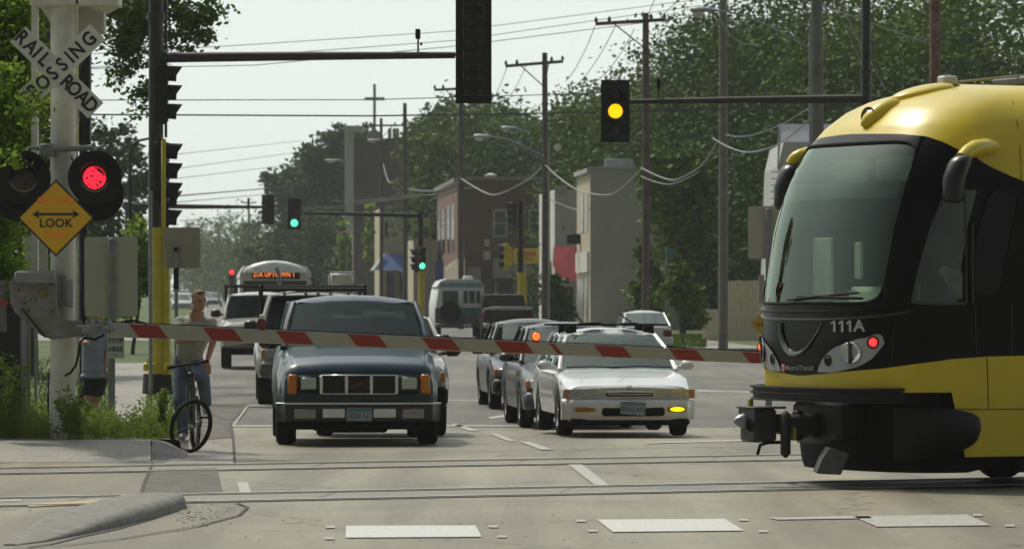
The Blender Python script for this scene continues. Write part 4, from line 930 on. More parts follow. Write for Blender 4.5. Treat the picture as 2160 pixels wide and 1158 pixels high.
bxp(cam_, 'roof_stripe', mat('pale teal', (.16, .28, .33), .4), [((-.82, -.03, 1.98), (.86, .0, 2.14))], .005); bxp(cam_, 'roof_vent', cw, [((.15, .8, 2.28), (.5, 1.3, 2.42))], .02)
rw = bxp(cam_, 'rear_window', mat('camper glass', (.03, .045, .06), .1, 0, .2, 2), [((-.72, -.02, 1.35), (-.10, .02, 1.83))], .01); rw2 = bxp(cam_, 'rear_window', MATS['camper glass'], [((.10, -.02, 1.35), (.76, .02, 1.83))], .01)
b = MB(); [b.box((x, -.035, 1.35), (x+.04, -.015, 1.83)) for x in (.28, .56)]; b.build('window_bars', cw, rw2)
bxp(cam_, 'lower_panel', teal, [((-1.005, -.015, .55), (1.005, .5, 1.18))], .02)
b = MB(); b.lathe((-.42, -.02, 1.0), (0, -1, 0), [(0, .0), (.40, .0), (.42, .05), (.42, .17), (.38, .22), (0, .2)], 28); b.build('spare_wheel', black, cam_)
b = MB(); b.box((-1.0, -.18, .38), (1.0, .02, .56), .04); b.build('bumper', mat('grey bumper', (.1, .105, .1), .4, .4), cam_)
bxp(cam_, 'licence_plate', offwhite, [((.1, -.195, .42), (.4, -.18, .55))])
for s in (-1, 1):
    bxp(cam_, 'tail_lamp', redoff, [((s*.97, -.025, .75), (s*.88, .02, 1.1))], .01)
    b = MB(); b.lathe((s*.85, 1.1, .36), (s, 0, 0), [(0, -.12), (.36, -.12), (.36, .12), (0, .12)], 20); b.build('wheel', tyre, cam_)
    b = MB(); b.lathe((s*.85, 4.4, .36), (s, 0, 0), [(0, -.12), (.36, -.12), (.36, .12), (0, .12)], 20); b.build('wheel', tyre, cam_)
pkd = mat('black pickup paint', (.006, .0055, .0055), .35, spec=.35)
pu = thing('pickup_truck', 'black pickup truck driving away beside the camper van', 'truck', ((1072-CX)*172/F, 172, gz(172)+.05), rz=YAW)
b = MB(); secs = []
for y, k, zt in ((0, .97, 1.12), (.05, 1, 1.15), (2.2, 1, 1.15), (2.25, 1, 1.1), (5.2, .97, 1.0)): secs.append([Vector((x*k, y, min(z, zt))) for x, z in ((-.92, .45), (-.98, .6), (-.98, 1.02), (-.93, 2), (.93, 2), (.98, 1.02), (.98, .6), (.92, .45))])
b.loft(secs); b.build('body', pkd, pu, smooth=30)
b = MB(); b.tube([(-.97, 0.02, .95), (-.90, 0, 1.14), (-.6, -.01, 1.20), (.6, -.01, 1.20), (.90, 0, 1.16)], .03, 6); b.build('bed_rail', galv, pu)
b = MB(); b.loft([[Vector((x*k, y, z)) for x, z in ((-.86, 1.1), (-.74, 1.66), (-.66, 1.72), (.66, 1.72), (.74, 1.66), (.86, 1.1))] for y, k in ((2.25, 1), (2.4, .99), (3.6, .97), (4.2, .95))]); cb = b.build('cab', pkd, pu, smooth=30)
bxp(cb, 'rear_window', mat('dark tinted glass', (.015, .018, .018), .06), [((-.70, 2.2, 1.24), (.70, 2.26, 1.6))], .03)
b = MB(); b.tube([(-.7, 2.22, 1.69), (.7, 2.22, 1.69)], .025, 6); b.build('roof_edge', galv, cb)
for s in (-1, 1):
    bxp(pu, 'tail_lamp', redoff, [((s*.99, -.02, .78), (s*.84, .06, 1.02))], .01)
    for y in (1.1, 4.3):
        b = MB(); b.lathe((s*.86, y, .38), (s, 0, 0), [(0, -.12), (.38, -.12), (.38, .12), (0, .12)], 20); b.build('wheel', tyre, pu)
b = MB(); b.box((-.96, -.16, .42), (.96, .04, .6), .03); b.build('bumper', mat('dull chrome', (.35, .36, .36), .25, .7), pu)
# distant cars
s4 = dict(sedan_spec); s4['paint'] = paintm('white far car', (.52, .54, .54), .3)
s4.update(cs=[(c[0], c[1]*.94, c[2], c[3]*.9) for c in s4['cs']], gh=(1.2, 2.0, 3.4, 4.25, .87, 1.27, .73, .58))
w1 = vehicle('sedan_car', 'white car with dark red tail lamp beyond the black roof bars of the estate car', s4, 1346, 142, rz=YAW+math.pi-R(2), z=gz(142)-.03)
for s in (-1, 1): bxp(w1, 'tail_lamp', mat('dark red tail lamp', (.12, .01, .012), .2), [((s*.76, 4.40, .56), (s*.50, 4.47, .76))], .02)
b = MB(); b.box((-.8, 4.38, .3), (.8, 4.55, .56), .04); b.build('bumper', s4['paint'], w1)
fc = [(392, 420, (.45, .47, .48), 'white car at the far left of the street'), (371, 455, (.50, .5, .5), 'small white car behind the other far white car'), (383, 380, (.30, .31, .31), 'silver car just above the cyclist shoulder'), (452, 470, (.03, .035, .05), 'dark car far down the street left of the pickup'), (437, 540, (.12, .16, .22), 'blue car far away by the left kerb')]
for i, (px, d, c_, lb) in enumerate(fc):
    q = dict(sedan_spec); q['paint'] = paintm('far car paint %s' % 'abcde'[i], c_, .3)
    vehicle('sedan_car', lb, q, px, d, rz=YAW, group='cars far down the street')
# ================================================================ crossing gate and its lights (left)
GD = 51.5
def P3(px, py, d=GD): return P(px, py, d)
gate = thing('crossing_gate', 'white steel crossing gate with lowered red and white striped arm', 'crossing gate', P3(133, 926, 51.8))
b = MB(); b.tube([P(133, 930, 51.8), P(133, -30, 51.8)], .145, 20); b.box(P(104, 830, 51.72), P(166, 926, 51.95), .02)
b.build('mast', offwhite, gate)
b = MB(); b.box(P(66, 640, 51.9), P(82, -5, 52.05)); b.box(P(62, 12, 51.6), P(258, -12, 52.1), .01); b.prism([P(82, 12, 51.8), P(108, 12, 51.8), P(108, 50, 51.8)], (0, .04, 0)); b.prism([P(175, 12, 51.8), P(258, 12, 51.8), P(228, 30, 51.8)], (0, .04, 0)); b.box(P(160, 800, 51.6), P(165, 0, 51.64)); b.build('cable_channel', offwhite, gate)
b = MB(); b.box(P(163, 12, 52.0), P(224, 74, 52.3), .01); b.build('platform_box', signback, gate)
b = MB(); b.tube([P(78, 312, 51.5), P(92, 316, 51.5), P(175, 313, 51.5), P(196, 312, 51.5)], [.03, .034, .034, .03], 10); b.box(P(82, 303, 51.45), P(116, 332, 51.7), .02); b.build('lamp_crossarm', galv, gate)
# mechanism casting: outline measured, real thickness
b = MB(); o_ = [(30, 582), (36, 572), (112, 570), (120, 578), (120, 640), (124, 676), (178, 676), (180, 708), (108, 716), (84, 706), (30, 658), (22, 640), (20, 600)]
b.prism([P3(x, y, 51.30) for x, y in o_], (0, .30, 0)); mech = b.build('gate_mechanism', mat('weathered grey casting', (.25, .25, .23), .75, .1, .35, 9, .3, c2=(.13, .13, .12)), gate, smooth=20, bevel=.012)
b = MB(); b.box(P(30, 598, 51.22), P(118, 572, 51.3), .02); b.box(P(60, 572, 51.3), P(66, 562, 51.36)); b.build('mechanism_cover', galv, mech)
b = MB(); b.lathe(P(92, 618, 51.29), (0, -1, 0), [(0, .02), (.035, .02), (.05, .012), (.055, 0)], 16); b.build('cover_boss', mat('brown boss', (.17, .13, .05), .6), mech)
b = MB()
for x, y in ((52, 640), (60, 655), (75, 632), (108, 600), (40, 612), (112, 655)): b.lathe(P(x, y, 51.29), (0, -1, 0), [(0, .018), (.012, .018), (.012, 0)], 6)
b.tube([P(45, 650, 51.27), P(70, 680, 51.27), P(96, 712, 51.27)], .012, 6); b.split('bolt', dark, mech)
b = MB(); b.box(P(138, 648, 51.45), P(155, 590, 51.6), .01); b.tube([P(118, 582, 51.5), P(140, 582, 51.5)], .03, 8); b.tube([P(118, 640, 51.5), P(138, 640, 51.5)], .025, 8); b.tube([P(131, 585, 51.5), P(131, 645, 51.5)], .014, 6); b.build('junction_box', galv, gate)
b = MB(); b.box(P(-60, 700, 51.35), P(14, 592, 51.5), .01); cw_ = b.build('counterweight', mat('counterweight grey', (.12, .125, .12), .6, .1, .2, 5), gate)
b = MB(); b.box(P(-60, 645, 51.335), P(15, 632, 51.349)); b.build('red_stripe', mat('red reflective tape', (.30, .015, .015), .5), cw_)
# arm
A0, A1 = P(180, 693, 51.2), P(1680, 758, 55.2)
ad = (A1-A0).normalized(); aup = Vector((0, 0, 1)); aup = (aup-ad*aup.dot(ad)).normalized(); an = ad.cross(aup)
AL = (A1-A0).length
def apt(px):   # distance along the arm under a measured column
    lo, hi = 0, AL+1
    for _ in range(40):
        m_ = (lo+hi)/2; q = A0+ad*m_
        if CX+q.x*F/q.y < px: lo = m_
        else: hi = m_
    return lo
ah = lambda t: .073-.012*t/AL
armw = mat('arm white sheeting', (.34, .34, .31), .5, 0, .06, 6); armr = mat('arm red sheeting', (.26, .018, .016), .5, 0, .08, 6); armedge = mat('arm bright edge', (.5, .5, .47), .5)
b = MB(); t0_, t1_ = apt(232), AL
secs = []
for t in (t0_, t1_):
    c = A0+ad*t; h = ah(t); secs.append([c+aup*h-an*.02, c+aup*h+an*.02, c-aup*h+an*.02, c-aup*h-an*.02])
b.loft(secs); arm = b.build('gate_arm', armw, gate, smooth=0)
for px0, px1 in ((270, 332), (425, 490), (579, 640), (731, 796), (886, 950), (1040, 1106), (1156, 1166), (1250, 1312), (1408, 1466), (1562, 1625)):
    t0, t1 = apt(px0), apt(px1); sl_ = .13; b = MB()
    q = [A0+ad*t+aup*(s*(ah(t)+.0008)) for t, s in ((t0, 1), (t1, 1), (t1+sl_, -1), (t0+sl_, -1))]
    b.prism([p+an*.0225 for p in q], -an*.045); b.build('red_stripe', armr, arm, smooth=0)
b = MB()
for s in (1, -1): b.tube([A0+ad*t_+aup*(s*ah(t_)) for t_ in (t0_, t1_)], .010, 6)
b.build('arm_edging', armedge, arm)
b = MB(); b.tube([A0-ad*.1, A0+ad*.35], .035, 8); b.box(P(172, 704, 51.1), P(215, 684, 51.3), .02); b.tube([P(205, 675, 51.2), P(205, 700, 51.2)], .02, 6); b.tube([P(178, 682, 51.2), P(236, 680, 51.2)], .012, 6)
for x in (190, 212, 226): b.box(P(x, 696, 51.08), P(x+9, 676, 51.14), .005)
b.build('arm_adapter', galv, gate)
b = MB(); b.tube([A0+ad*t+aup*(ah(t)+.018) for t in [t0_+(t1_-t0_)*i/30 for i in range(31)]], .006, 5)
b.tube([P(255, 679, 51.2), P(285, 676, 51.2), P(310, 683, 51.2)], .012, 5); b.build('arm_cable', black, arm)
b = MB(); b.tube([P(220, 706, 51.2), P(200, 716, 51.2), P(180, 712, 51.2), P(168, 722, 51.2), P(166, 745, 51.2), P(160, 770, 51.2), P(150, 785, 51.2), P(138, 792, 51.3)], .014, 8); b.tube([P(176, 650, 51.2), P(178, 690, 51.15), P(186, 706, 51.2)], .016, 6); b.build('power_cable', black, gate)
for px, py, on in ((551, 679, 0), (1130, 706, 1), (1606, 731, 1)):
    t = apt(px); c = A0+ad*t+aup*(ah(t)+.075)
    b = MB(); b.lathe(c+Vector((0, .04, 0)), (0, -1, 0), [(0, -.02), (.055, -.01), (.06, .0), (.06, .06), (.05, .065), (.0, .065)], 16); b.box(c+Vector((-.03, -.02, -.08)), c+Vector((.03, .06, -.02)), .005)
    h_ = b.build('arm_lamp', redoff if not on else mat('orange red lens', (.35, .03, .01), .25), arm)
    if on: b = MB(); b.lathe(c+Vector((0, -.026, 0)), (0, -1, 0), [(.048, 0), (.04, .012), (0, .02)], 16); b.build('lit_lens', orgon, h_)
    else: b = MB(); b.lathe(c+Vector((0, .04, .05)), (0, 0, 1), [(.03, 0), (.03, .05), (0, .06)], 10); b.build('lamp_cap', offwhite, h_)
# flashing lamps
def xlamp(px, py, d, lit, back=False):
    c = P(px, py, d); f_ = 1 if not back else -1
    b = MB(); b.lathe(c, (0, -f_, 0), [(0, 0), (.295, 0), (.31, .004), (.31, -.006), (0, -.008)], 40); 
    b.lathe(c, (0, f_, 0), [(0, 0), (.17, .0), (.14, .10), (.09, .16), (0, .17)], 20)
    hd = b.build('target_disc', dark, gate)
    b = MB(); n = 24
    secs = []
    for k in range(n+1):
        a = math.pi*(-.1)+math.pi*1.2*k/n; e = .16*(.4+.6*max(0, math.sin(a)) if True else 1)
        d_ = Vector((math.cos(a), 0, math.sin(a))); secs.append([c+d_*.172, c+d_*.172+Vector((0, -f_*e*1.6, 0)), c+d_*.166+Vector((0, -f_*e*1.6, 0)), c+d_*.166])
    b.loft(secs, cap=False); b.build('hood', dark, hd, smooth=60)
    b = MB(); b.lathe(c, (0, -f_, 0), [(.155, .012), (.1, .03), (0, .035)], 24)
    l_ = b.build('lens', mat('unlit lens', (.03, .022, .02), .25, .2, .5, 30), hd)
    b = MB(); b.lathe(c, (0, -f_, 0), [(.150, .008), (.168, .012), (.150, .022)], 30); b.build('lens_ring', mat('lens ring', (.12, .12, .11), .4, .3), hd)
    if lit:
        b = MB(); rn = random.Random(1)
        for i in range(-8, 9):
            for j in range(-8, 9):
                x, z = i*.0165+(j % 2)*.008, j*.0155
                if x*x+z*z > .128**2: continue
                if (x*.8+z) > .11 or rn.random() < .04: continue
                b.lathe(c+Vector((x, -.035, z)), (0, -1, 0), [(.0066, 0), (.0060, .003), (0, .004)], 6)
        b.build('lit_diodes', mat('lit red diodes', (.5, .01, .02), .3, 0, 0, emis=(1, .02, .055), es=2.6), l_, smooth=0)
        b = MB(); b.lathe(c, (0, -1, 0), [(.135, .025), (0, .0345)], 24); b.build('glow_back', mat('red diode board', (.3, .01, .01), .5, 0, 0, emis=(1, .02, .04), es=.35), l_, smooth=0)
xlamp(200, 375, 51.25, True); xlamp(50, 375, 51.25, False); xlamp(205, 410, 52.0, False, True); xlamp(38, 410, 52.0, False, True)
b = MB(); b.tube([P(200, 330, 51.4), P(200, 312, 51.5)], .02, 6); b.tube([P(50, 330, 51.4), P(60, 312, 51.5), P(80, 312, 51.5)], .02, 6); b.tube([P(205, 400, 51.9), P(170, 375, 51.8), P(150, 330, 51.7)], .02, 6); b.split('lamp_bracket', galv, gate)
# crossbuck
def blade(a, bb, txts, d, nm):
    A_, B_ = P(*a, d), P(*bb, d); ax = (B_-A_).normalized(); nn = Vector((0, -1, 0)); up = nn.cross(ax)*(1 if ax.z < 0 or True else -1)
    up = up.normalized(); up = up if up.z > 0 else -up; hw = .125
    m = MB(); m.prism([A_+up*hw, A_-up*hw, B_-up*hw, B_+up*hw], (0, .012, 0)); bl = m.build('crossbuck_blade', mat('crossbuck sheeting', (.66, .67, .63), .5, 0, .07, 6), gate, smooth=0)
    for body in txts:
        for ch, fr in body:
            c = A_.lerp(B_, fr)
            text(bl, 'letter', ch, c+Vector((0, -.004, 0)), ax, up, .225, mat('sign black', (.018, .018, .018), .6), bold=.028, depth=.001, sx=.86)
blade((38, 73), (202, 234), [[('R', .045), ('A', .165), ('I', .245), ('L', .335), ('R', .63), ('O', .72), ('A', .83), ('D', .93)]], 51.46, 1)
blade((46, 218), (206, 68), [[('C', .045), ('R', .165), ('O', .285), ('S', .41), ('S', .535), ('I', .635), ('N', .735), ('G', .89)]], 51.40, 2)
# LOOK sign
b = MB(); c = P(118, 460, 51.2); r_ = .438
dia = lambda r, y: [c+Vector((0, y, r)), c+Vector((-r, y, 0)), c+Vector((0, y, -r)), c+Vector((r, y, 0))]
b.prism(dia(r_, 0), (0, .02, 0)); ls = b.build('look_sign', mat('sign black', (.018, .018, .018), .6), gate, smooth=0)
b = MB(); b.add(dia(r_-.028, -.003), [(0, 1, 2, 3)]); b.build('sign_face', mat('amber yellow sheeting', (.72, .42, .008), .5, 0, .05, 8), ls, smooth=0)
b = MB(); x0, x1, z = -.27, .27, .042
b.add([c+Vector((x, -.006, z+q)) for x, q in ((x0, 0), (x0+.085, .05), (x0+.07, .014), (x1-.07, .014), (x1-.085, .05), (x1, 0), (x1-.085, -.05), (x1-.07, -.014), (x0+.07, -.014), (x0+.085, -.05))], [(0, 1, 2, 7, 8, 9), (2, 3, 6, 7), (3, 4, 5, 6)][:0]+[(0, 1, 2), (0, 2, 8), (0, 8, 9), (2, 3, 7), (2, 7, 8), (3, 4, 5), (3, 5, 7), (7, 5, 6)]); b.build('double_arrow', MATS['sign black'], ls, smooth=0)
text(ls, 'word', 'LOOK', c+Vector((0, -.006, -.062)), (1, 0, 0), (0, 0, 1), .135, MATS['sign black'], bold=.02, depth=.001)
led = mat('dim orange diodes', (.60, .17, .02), .5, 0, 0, emis=(1, .2, .02), es=.12)
text(ls, 'diode_word', 'SECOND', c+Vector((0, -.006, .195)), (1, 0, 0), (0, 0, 1), .105, led, bold=.01, depth=.001); text(ls, 'diode_word', 'TRAIN', c+Vector((0, -.006, -.19)), (1, 0, 0), (0, 0, 1), .095, led, bold=.01, depth=.001)
# relay cabinet at the far left
cb_ = thing('relay_cabinet', 'black relay cabinet standing in the weeds at the left edge', 'cabinet', P(10, 926, 52.6))
b = MB(); b.box(P(-120, 930, 52.5), P(56, 652, 53.1), .02); b.build('housing', mat('cabinet black', (.008, .008, .008), .5, 0, .2, 3), cb_); b = MB(); b.box(P(-122, 652, 52.45), P(58, 640, 53.15), .01); b.build('lid', mat('cabinet lid', (.03, .03, .03), .4), cb_)
fp = MB(); fp.box(P(57, 930, 53.4), P(64, 642, 53.45), .005); tag(fp.build('marker_post', mat('pale timber', (.30, .28, .20), .8, 0, .2, 5)), 'pale slim post beside the black relay cabinet', 'post')
fp = MB(); fp.box(P(100, 930, 53.4), P(104, 785, 53.45), .005); tag(fp.build('short_stake', dark), 'short dark stake left of the gate mast', 'stake')
# ================================================================ traffic signals
def sig_head(root, c, az, housing, lit=None, n=3, back=None, s=1., zrow=.345):
    """c = centre; az = direction it faces, 0 looks at the camera"""
    M_ = Matrix.Rotation(az, 3, 'Z'); c = Vector(c); T = lambda v: c+M_ @ (Vector(v)*s)
    H = n*zrow
    def put(mb): mb.v = [tuple(T(v)) for v in mb.v]; return mb
    b = MB()
    for k in range(n):
        z = (n-1)/2*zrow-k*zrow; b.box((-.175, -.02, z-zrow*.495), (.175, .2, z+zrow*.495), .012)
    b.box((-.03, .02, -H/2-.05), (.03, .16, H/2+.05)); hd = put(b).build('signal_head', housing, root)
    if back:
        b = MB(); e = back; x1, z1 = .165, H/2
        for (xa, za, xb, zb) in ((-x1-e, z1, x1+e, z1+e), (-x1-e, -z1-e, x1+e, -z1), (-x1-e, -z1, -x1, z1), (x1, -z1, x1+e, z1)): b.box((xa, .0, za), (xb, .006, zb))
        put(b).build('backplate', dark, hd, smooth=0)
    for k in range(n):
        z = (n-1)/2*zrow-k*zrow; b = MB(); secs = []
        for i in range(21):
            a = -math.pi*.28+math.pi*1.56*i/20; e = .26*(.55+.45*max(0, math.sin(a))); x_, z_ = math.cos(a), math.sin(a)
            secs.append([Vector((x_*.155, -.02, z+z_*.155)), Vector((x_*.155, -.02-e, z+z_*.155-.01)), Vector((x_*.148, -.02-e, z+z_*.148-.01)), Vector((x_*.148, -.02, z+z_*.148))])
        b.loft(secs, cap=False); put(b).build('visor', dark, hd, smooth=60)
        colr = ['red', 'amber', 'green'][min(k, 2)] if n == 3 else ['red', 'amber', 'green', 'amber', 'green'][k]
        m = {'red': mat('dark red lens', (.05, .008, .008), .2), 'amber': mat('dark amber lens', (.06, .03, .006), .2), 'green': mat('dark green lens', (.008, .03, .022), .2)}[colr]
        if lit == k: m = {'red': redon, 'amber': ambon, 'green': grnon}[colr]
        b = MB(); b.lathe((0, -.02, z), (0, -1, 0), [(.145, 0), (.1, .03), (0, .045)], 24); put(b).build('lens', m, hd, smooth=60)
    return hd
sgL = thing('signal_mast', 'tall black signal mast on a yellow base with a long arm over the street', 'traffic signal', P(329, 845, 79.7)-Vector((0, 0, .0)))
b = MB(); b.tube([P(329, 482, 79.7), P(329, -40, 79.7)], [.135, .125], 16); b.tube([P(329, 28, 79.7), P(329, 44, 79.7)], .16, 16); b.box(P(347, 290, 79.8), P(353, -20, 79.9)); b.build('upper_pole', mat('mast black paint', (.022, .020, .017), .5, 0, .3, 3), sgL)
b = MB(); b.tube([P(336, 480, 79.7), P(336, 765, 79.7), P(336, 790, 79.7)], [.165, .165, .24], 20); b.box(P(345, 480, 79.5), P(360, 780, 79.9), .01)
for k in range(9): b.box(P(346, 560+k*23, 79.47), P(361, 562+k*23, 79.93), 0)
lp = b.build('lower_pole', sigyel, sgL)
b = MB()
for x in (308, 322, 352, 362): b.lathe(P(x, 782, 79.4), (0, 0, 1), [(.05, 0), (.05, .12), (.0, .16)], 8)
b.split('anchor_bolt', sigyel, lp)
b = MB(); b.tube([P(332, 850, 79.7), P(332, 788, 79.7)], [.28, .25], 18); b.build('base_boot', mat('dark base boot', (.02, .019, .017), .7, 0, .3, 6), sgL)
b = MB(); b.tube([P(336, 122, 79.7), P(350, 122, 79.7)], .14, 12); b.tube([P(345, 122, 79.7), P(640, 119, 79.7), P(960, 117, 79.7)], [.092, .078, .058], 14); b.build('mast_arm', mat('mast black paint', (.022, .020, .017), .5), sgL)
b = MB(); b.tube([P(882, 112, 79.7), P(882, 80, 79.7)], .018, 6); b.box(P(876, 82, 79.6), P(887, 63, 79.8), .01); b.box(P(886, 96, 79.65), P(891, 91, 79.75)); b.build('detector', black, sgL)
b = MB(); b.tube([P(952, 116, 79.7), P(976, 116, 79.75)], .03, 8); b.build('head_clamp', galv, sgL)
sig_head(sgL, P(999, 83, 79.55), math.pi, dark, None, 5, .135, 1.06, .375)
hb5 = MB()
for k in range(8):
    for s in (-1, 1): hb5.lathe(P(999+s*13, 10+k*26, 79.30), (0, -1, 0), [(.035, 0), (.03, .03), (0, .035)], 8)
hb5.build('rear_bosses', mat('mast black paint', (.02, .02, .02), .5), sgL)
sig_head(sgL, P(352, 197, 79.7), R(90), dark, None, 3, None, .97); sig_head(sgL, P(352, 362, 79.6), R(84), dark, None, 3, None, 1.0); sig_head(sgL, P(352, 440, 80.6), R(100), dark, None, 2, None, 1.0)
b = MB(); b.box(P(340, 480, 79.30), P(350, 296, 79.38), .02); b.box(P(341, 300, 79.2), P(346, 290, 79.4), .01); b.build('signal_bracket', sigyel, sgL)
sgR = thing('signal_mast', 'black signal mast behind the train carrying a signal lit yellow', 'traffic signal', P(1827, 835, 91))
b = MB(); b.tube([P(1827, 838, 91), P(1827, -40, 91)], [.12, .09], 14); b.tube([P(1827, 148, 91), P(1827, 156, 91)], .12, 10); b.build('pole', mat('mast black paint', (.02, .02, .02), .5), sgR)
b = MB(); b.tube([P(1827, 209, 91), P(1600, 211, 91), P(1328, 215, 91)], [.095, .075, .05], 12); b.build('mast_arm', mat('mast black paint', (.02, .02, .02), .5), sgR)
b = MB(); b.tube([P(1389, 212, 91), P(1389, 180, 91)], .014, 6); b.box(P(1385, 186, 90.9), P(1393, 168, 91.1), .01); b.build('detector', black, sgR)
sig_head(sgR, P(1298, 235, 90.8), 0, dark, 1, 3, .125, 1.0, .335)
# signals of the next junction
s2 = thing('signal_mast', 'yellow-based signal post with green light at the next junction', 'traffic signal', P(887, 700, 196))
b = MB(); b.tube([P(887, 560, 196), P(887, 445, 196)], .11, 10); b.build('upper_pole', dark, s2); b = MB(); b.tube([P(889, 705, 196), P(889, 572, 196)], .15, 10); b.build('lower_pole', sigyel, s2)
b = MB(); b.tube([P(887, 455, 196), P(640, 449, 196)], [.1, .06], 8); b.build('mast_arm', dark, s2)
sig_head(s2, P(621, 452, 195.8), 0, dark, 2, 3, .09, 1.1); sig_head(s2, P(890, 545, 195.7), R(12), dark, 2, 3, None, .95); sig_head(s2, P(876, 548, 196.2), R(-90), dark, None, 3, None, .95)
s3_ = thing('signal_mast', 'far left signal arm with the dark back of its signal head', 'traffic signal', P(270, 668, 188))
b = MB(); b.tube([P(270, 690, 188), P(270, 428, 188)], .13, 10); b.build('pole', dark, s3_); b = MB(); b.tube([P(270, 434, 188), P(400, 436, 188), P(552, 437, 188)], [.12, .10, .06], 10); b.build('mast_arm', dark, s3_)
b = MB(); b.tube([P(524, 435, 188), P(524, 418, 188)], .05, 6); b.build('detector', dark, s3_)
sig_head(s3_, P(565, 442, 188), math.pi, dark, None, 3, .09, 1.0)
s4_ = thing('signal_mast', 'signal post with side-facing heads in front of the brick building', 'traffic signal', P(1098, 705, 200))
b = MB(); b.tube([P(1098, 575, 200), P(1098, 425, 200)], .12, 10); b.build('upper_pole', dark, s4_); b = MB(); b.tube([P(1101, 706, 200), P(1101, 575, 200)], .2, 10); b.build('lower_pole', sigyel, s4_)
sig_head(s4_, P(1080, 450, 199.8), R(-70), dark, None, 3, None, .95); sig_head(s4_, P(1063, 541, 199.8), R(-80), sigyel, None, 3, None, 1.05); sig_head(s4_, P(1073, 541, 200.4), R(160), sigyel, None, 3, None, .8)
s5_ = thing('signal_post', 'tiny red signal far down the street left of the bus', 'traffic signal', P(489, 632, 330))
b = MB(); b.tube([P(489, 634, 330), P(489, 590, 330)], .1, 8); b.build('pole', dark, s5_); sig_head(s5_, P(489, 586, 330), 0, dark, 0, 3, None, 1.2)
sb = thing('signal_post', 'black signal back with a yellow edge just right of the gate mast', 'traffic signal', P(178, 900, 74))
b = MB(); b.tube([P(176, 905, 74), P(176, 120, 74)], .07, 10); b.build('pole', dark, sb); b = MB(); b.box(P(168, 305, 73.8), P(193, 108, 74.1), .02); hq = b.build('signal_head', dark, sb); b = MB(); b.box(P(162, 305, 73.7), P(169, 256, 74), .01); b.box(P(163, 168, 73.7), P(169, 138, 74), .01); b.split('yellow_edge', sigyel, hq)
# ================================================================ signs
def post_sign(name, label, cat, base, post, panels, pm=galv):
    o = thing(name, label, cat, base); b = MB(); b.box(*post, .006); b.build('post', pm, o)
    return o
sg = post_sign('sign_post', 'grey rectangular sign seen from behind with a small white STOP HERE panel', 'sign', P(235, 922, 58), (P(228, 925, 58), P(243, 503, 58.05)), None)
def rpanel(o, nm, a, c, d, m, r_=.04, th=.012):
    A_, C_ = P(*a, d), P(*c, d); x0, x1, z0, z1 = min(A_.x, C_.x), max(A_.x, C_.x), min(A_.z, C_.z), max(A_.z, C_.z); pts = []
    for cx, cz, a0 in ((x1-r_, z1-r_, 0), (x0+r_, z1-r_, 90), (x0+r_, z0+r_, 180), (x1-r_, z0+r_, 270)):
        for k in range(5): q = R(a0+k*22.5); pts.append(Vector((cx+math.cos(q)*r_, d, cz+math.sin(q)*r_)))
    b = MB(); b.prism(pts, (0, th, 0)); return b.build(nm, m, o, smooth=30)
rpanel(sg, 'sign_back', (178, 500), (290, 668), 58.06, signback)
sh = rpanel(sg, 'stop_here_panel', (226, 704), (262, 756), 57.97, mat('white sign sheeting', (.50, .52, .50), .5), .02)
text(sh, 'word', 'STOP', P(244, 719, 57.964), (1, 0, 0), (0, 0, 1), .085, MATS['sign black'], bold=.02, depth=.001, sx=.95); text(sh, 'word', 'HERE', P(244, 737, 57.964), (1, 0, 0), (0, 0, 1), .085, MATS['sign black'], bold=.02, depth=.001, sx=.95)
b = MB(); b.quad(P(239, 749, 57.964), P(249, 749, 57.964), P(249, 747.5, 57.964), P(239, 747.5, 57.964)); b.build('arrow_mark', MATS['sign black'], sh, smooth=0)
s_ = post_sign('sign_post', 'pale sign back low behind the gate mast, left of the LOOK sign', 'sign', P(75, 905, 60), (P(72, 908, 60), P(79, 500, 60.05)), None); rpanel(s_, 'sign_back', (48, 496), (101, 592), 60.06, signback)
s_ = post_sign('sign_post', 'beige sign back on a slim post above the cyclist', 'sign', P(372, 870, 71), (P(368, 880, 71), P(376, 524, 71.05)), None); rpanel(s_, 'sign_back', (346, 480), (422, 566), 71.06, mat('beige sign back', (.30, .27, .21), .6, 0, .06, 2))
b = MB(); b.box(P(366, 610, 70.95), P(378, 565, 71.1), .01); b.box(P(366, 530, 70.9), P(378, 522, 71.1), .01); b.build('post_fitting', dark, s_)
s_ = MB(); s_.tube([P(318, 850, 78.4), P(317, 402, 78.4)], .035, 8); tag(s_.build('steel_post', galv), 'slim grey steel post against the left side of the black mast', 'post')
s_ = post_sign('sign_post', 'grey sign back with a yellow diamond, beside the train nose', 'sign', P(1624, 870, 71), (P(1615, 874, 71), P(1628, 440, 71.05)), None); rpanel(s_, 'sign_back', (1578, 435), (1655, 546), 71.06, signback)
b = MB(); c = P(1617, 683, 70.9); b.prism([c+Vector((0, 0, .255)), c+Vector((-.255, 0, 0)), c+Vector((0, 0, -.255)), c+Vector((.255, 0, 0))], (0, .01, 0)); dd_ = b.build('diamond_panel', mat('yellow sheeting', (.52, .33, .015), .5, 0, .06, 5), s_, smooth=0)
text(dd_, 'number', '15 MPH', c+Vector((-.06, -.004, -.01)), (1, 0, 0), (0, 0, 1), .07, MATS['sign black'], bold=.02, depth=.001)
b = MB(); b.box(P(1600, 640, 71), P(1612, 580, 71.05)); b.build('small_panel', mat('white pinkish panel', (.35, .33, .33), .6), s_)
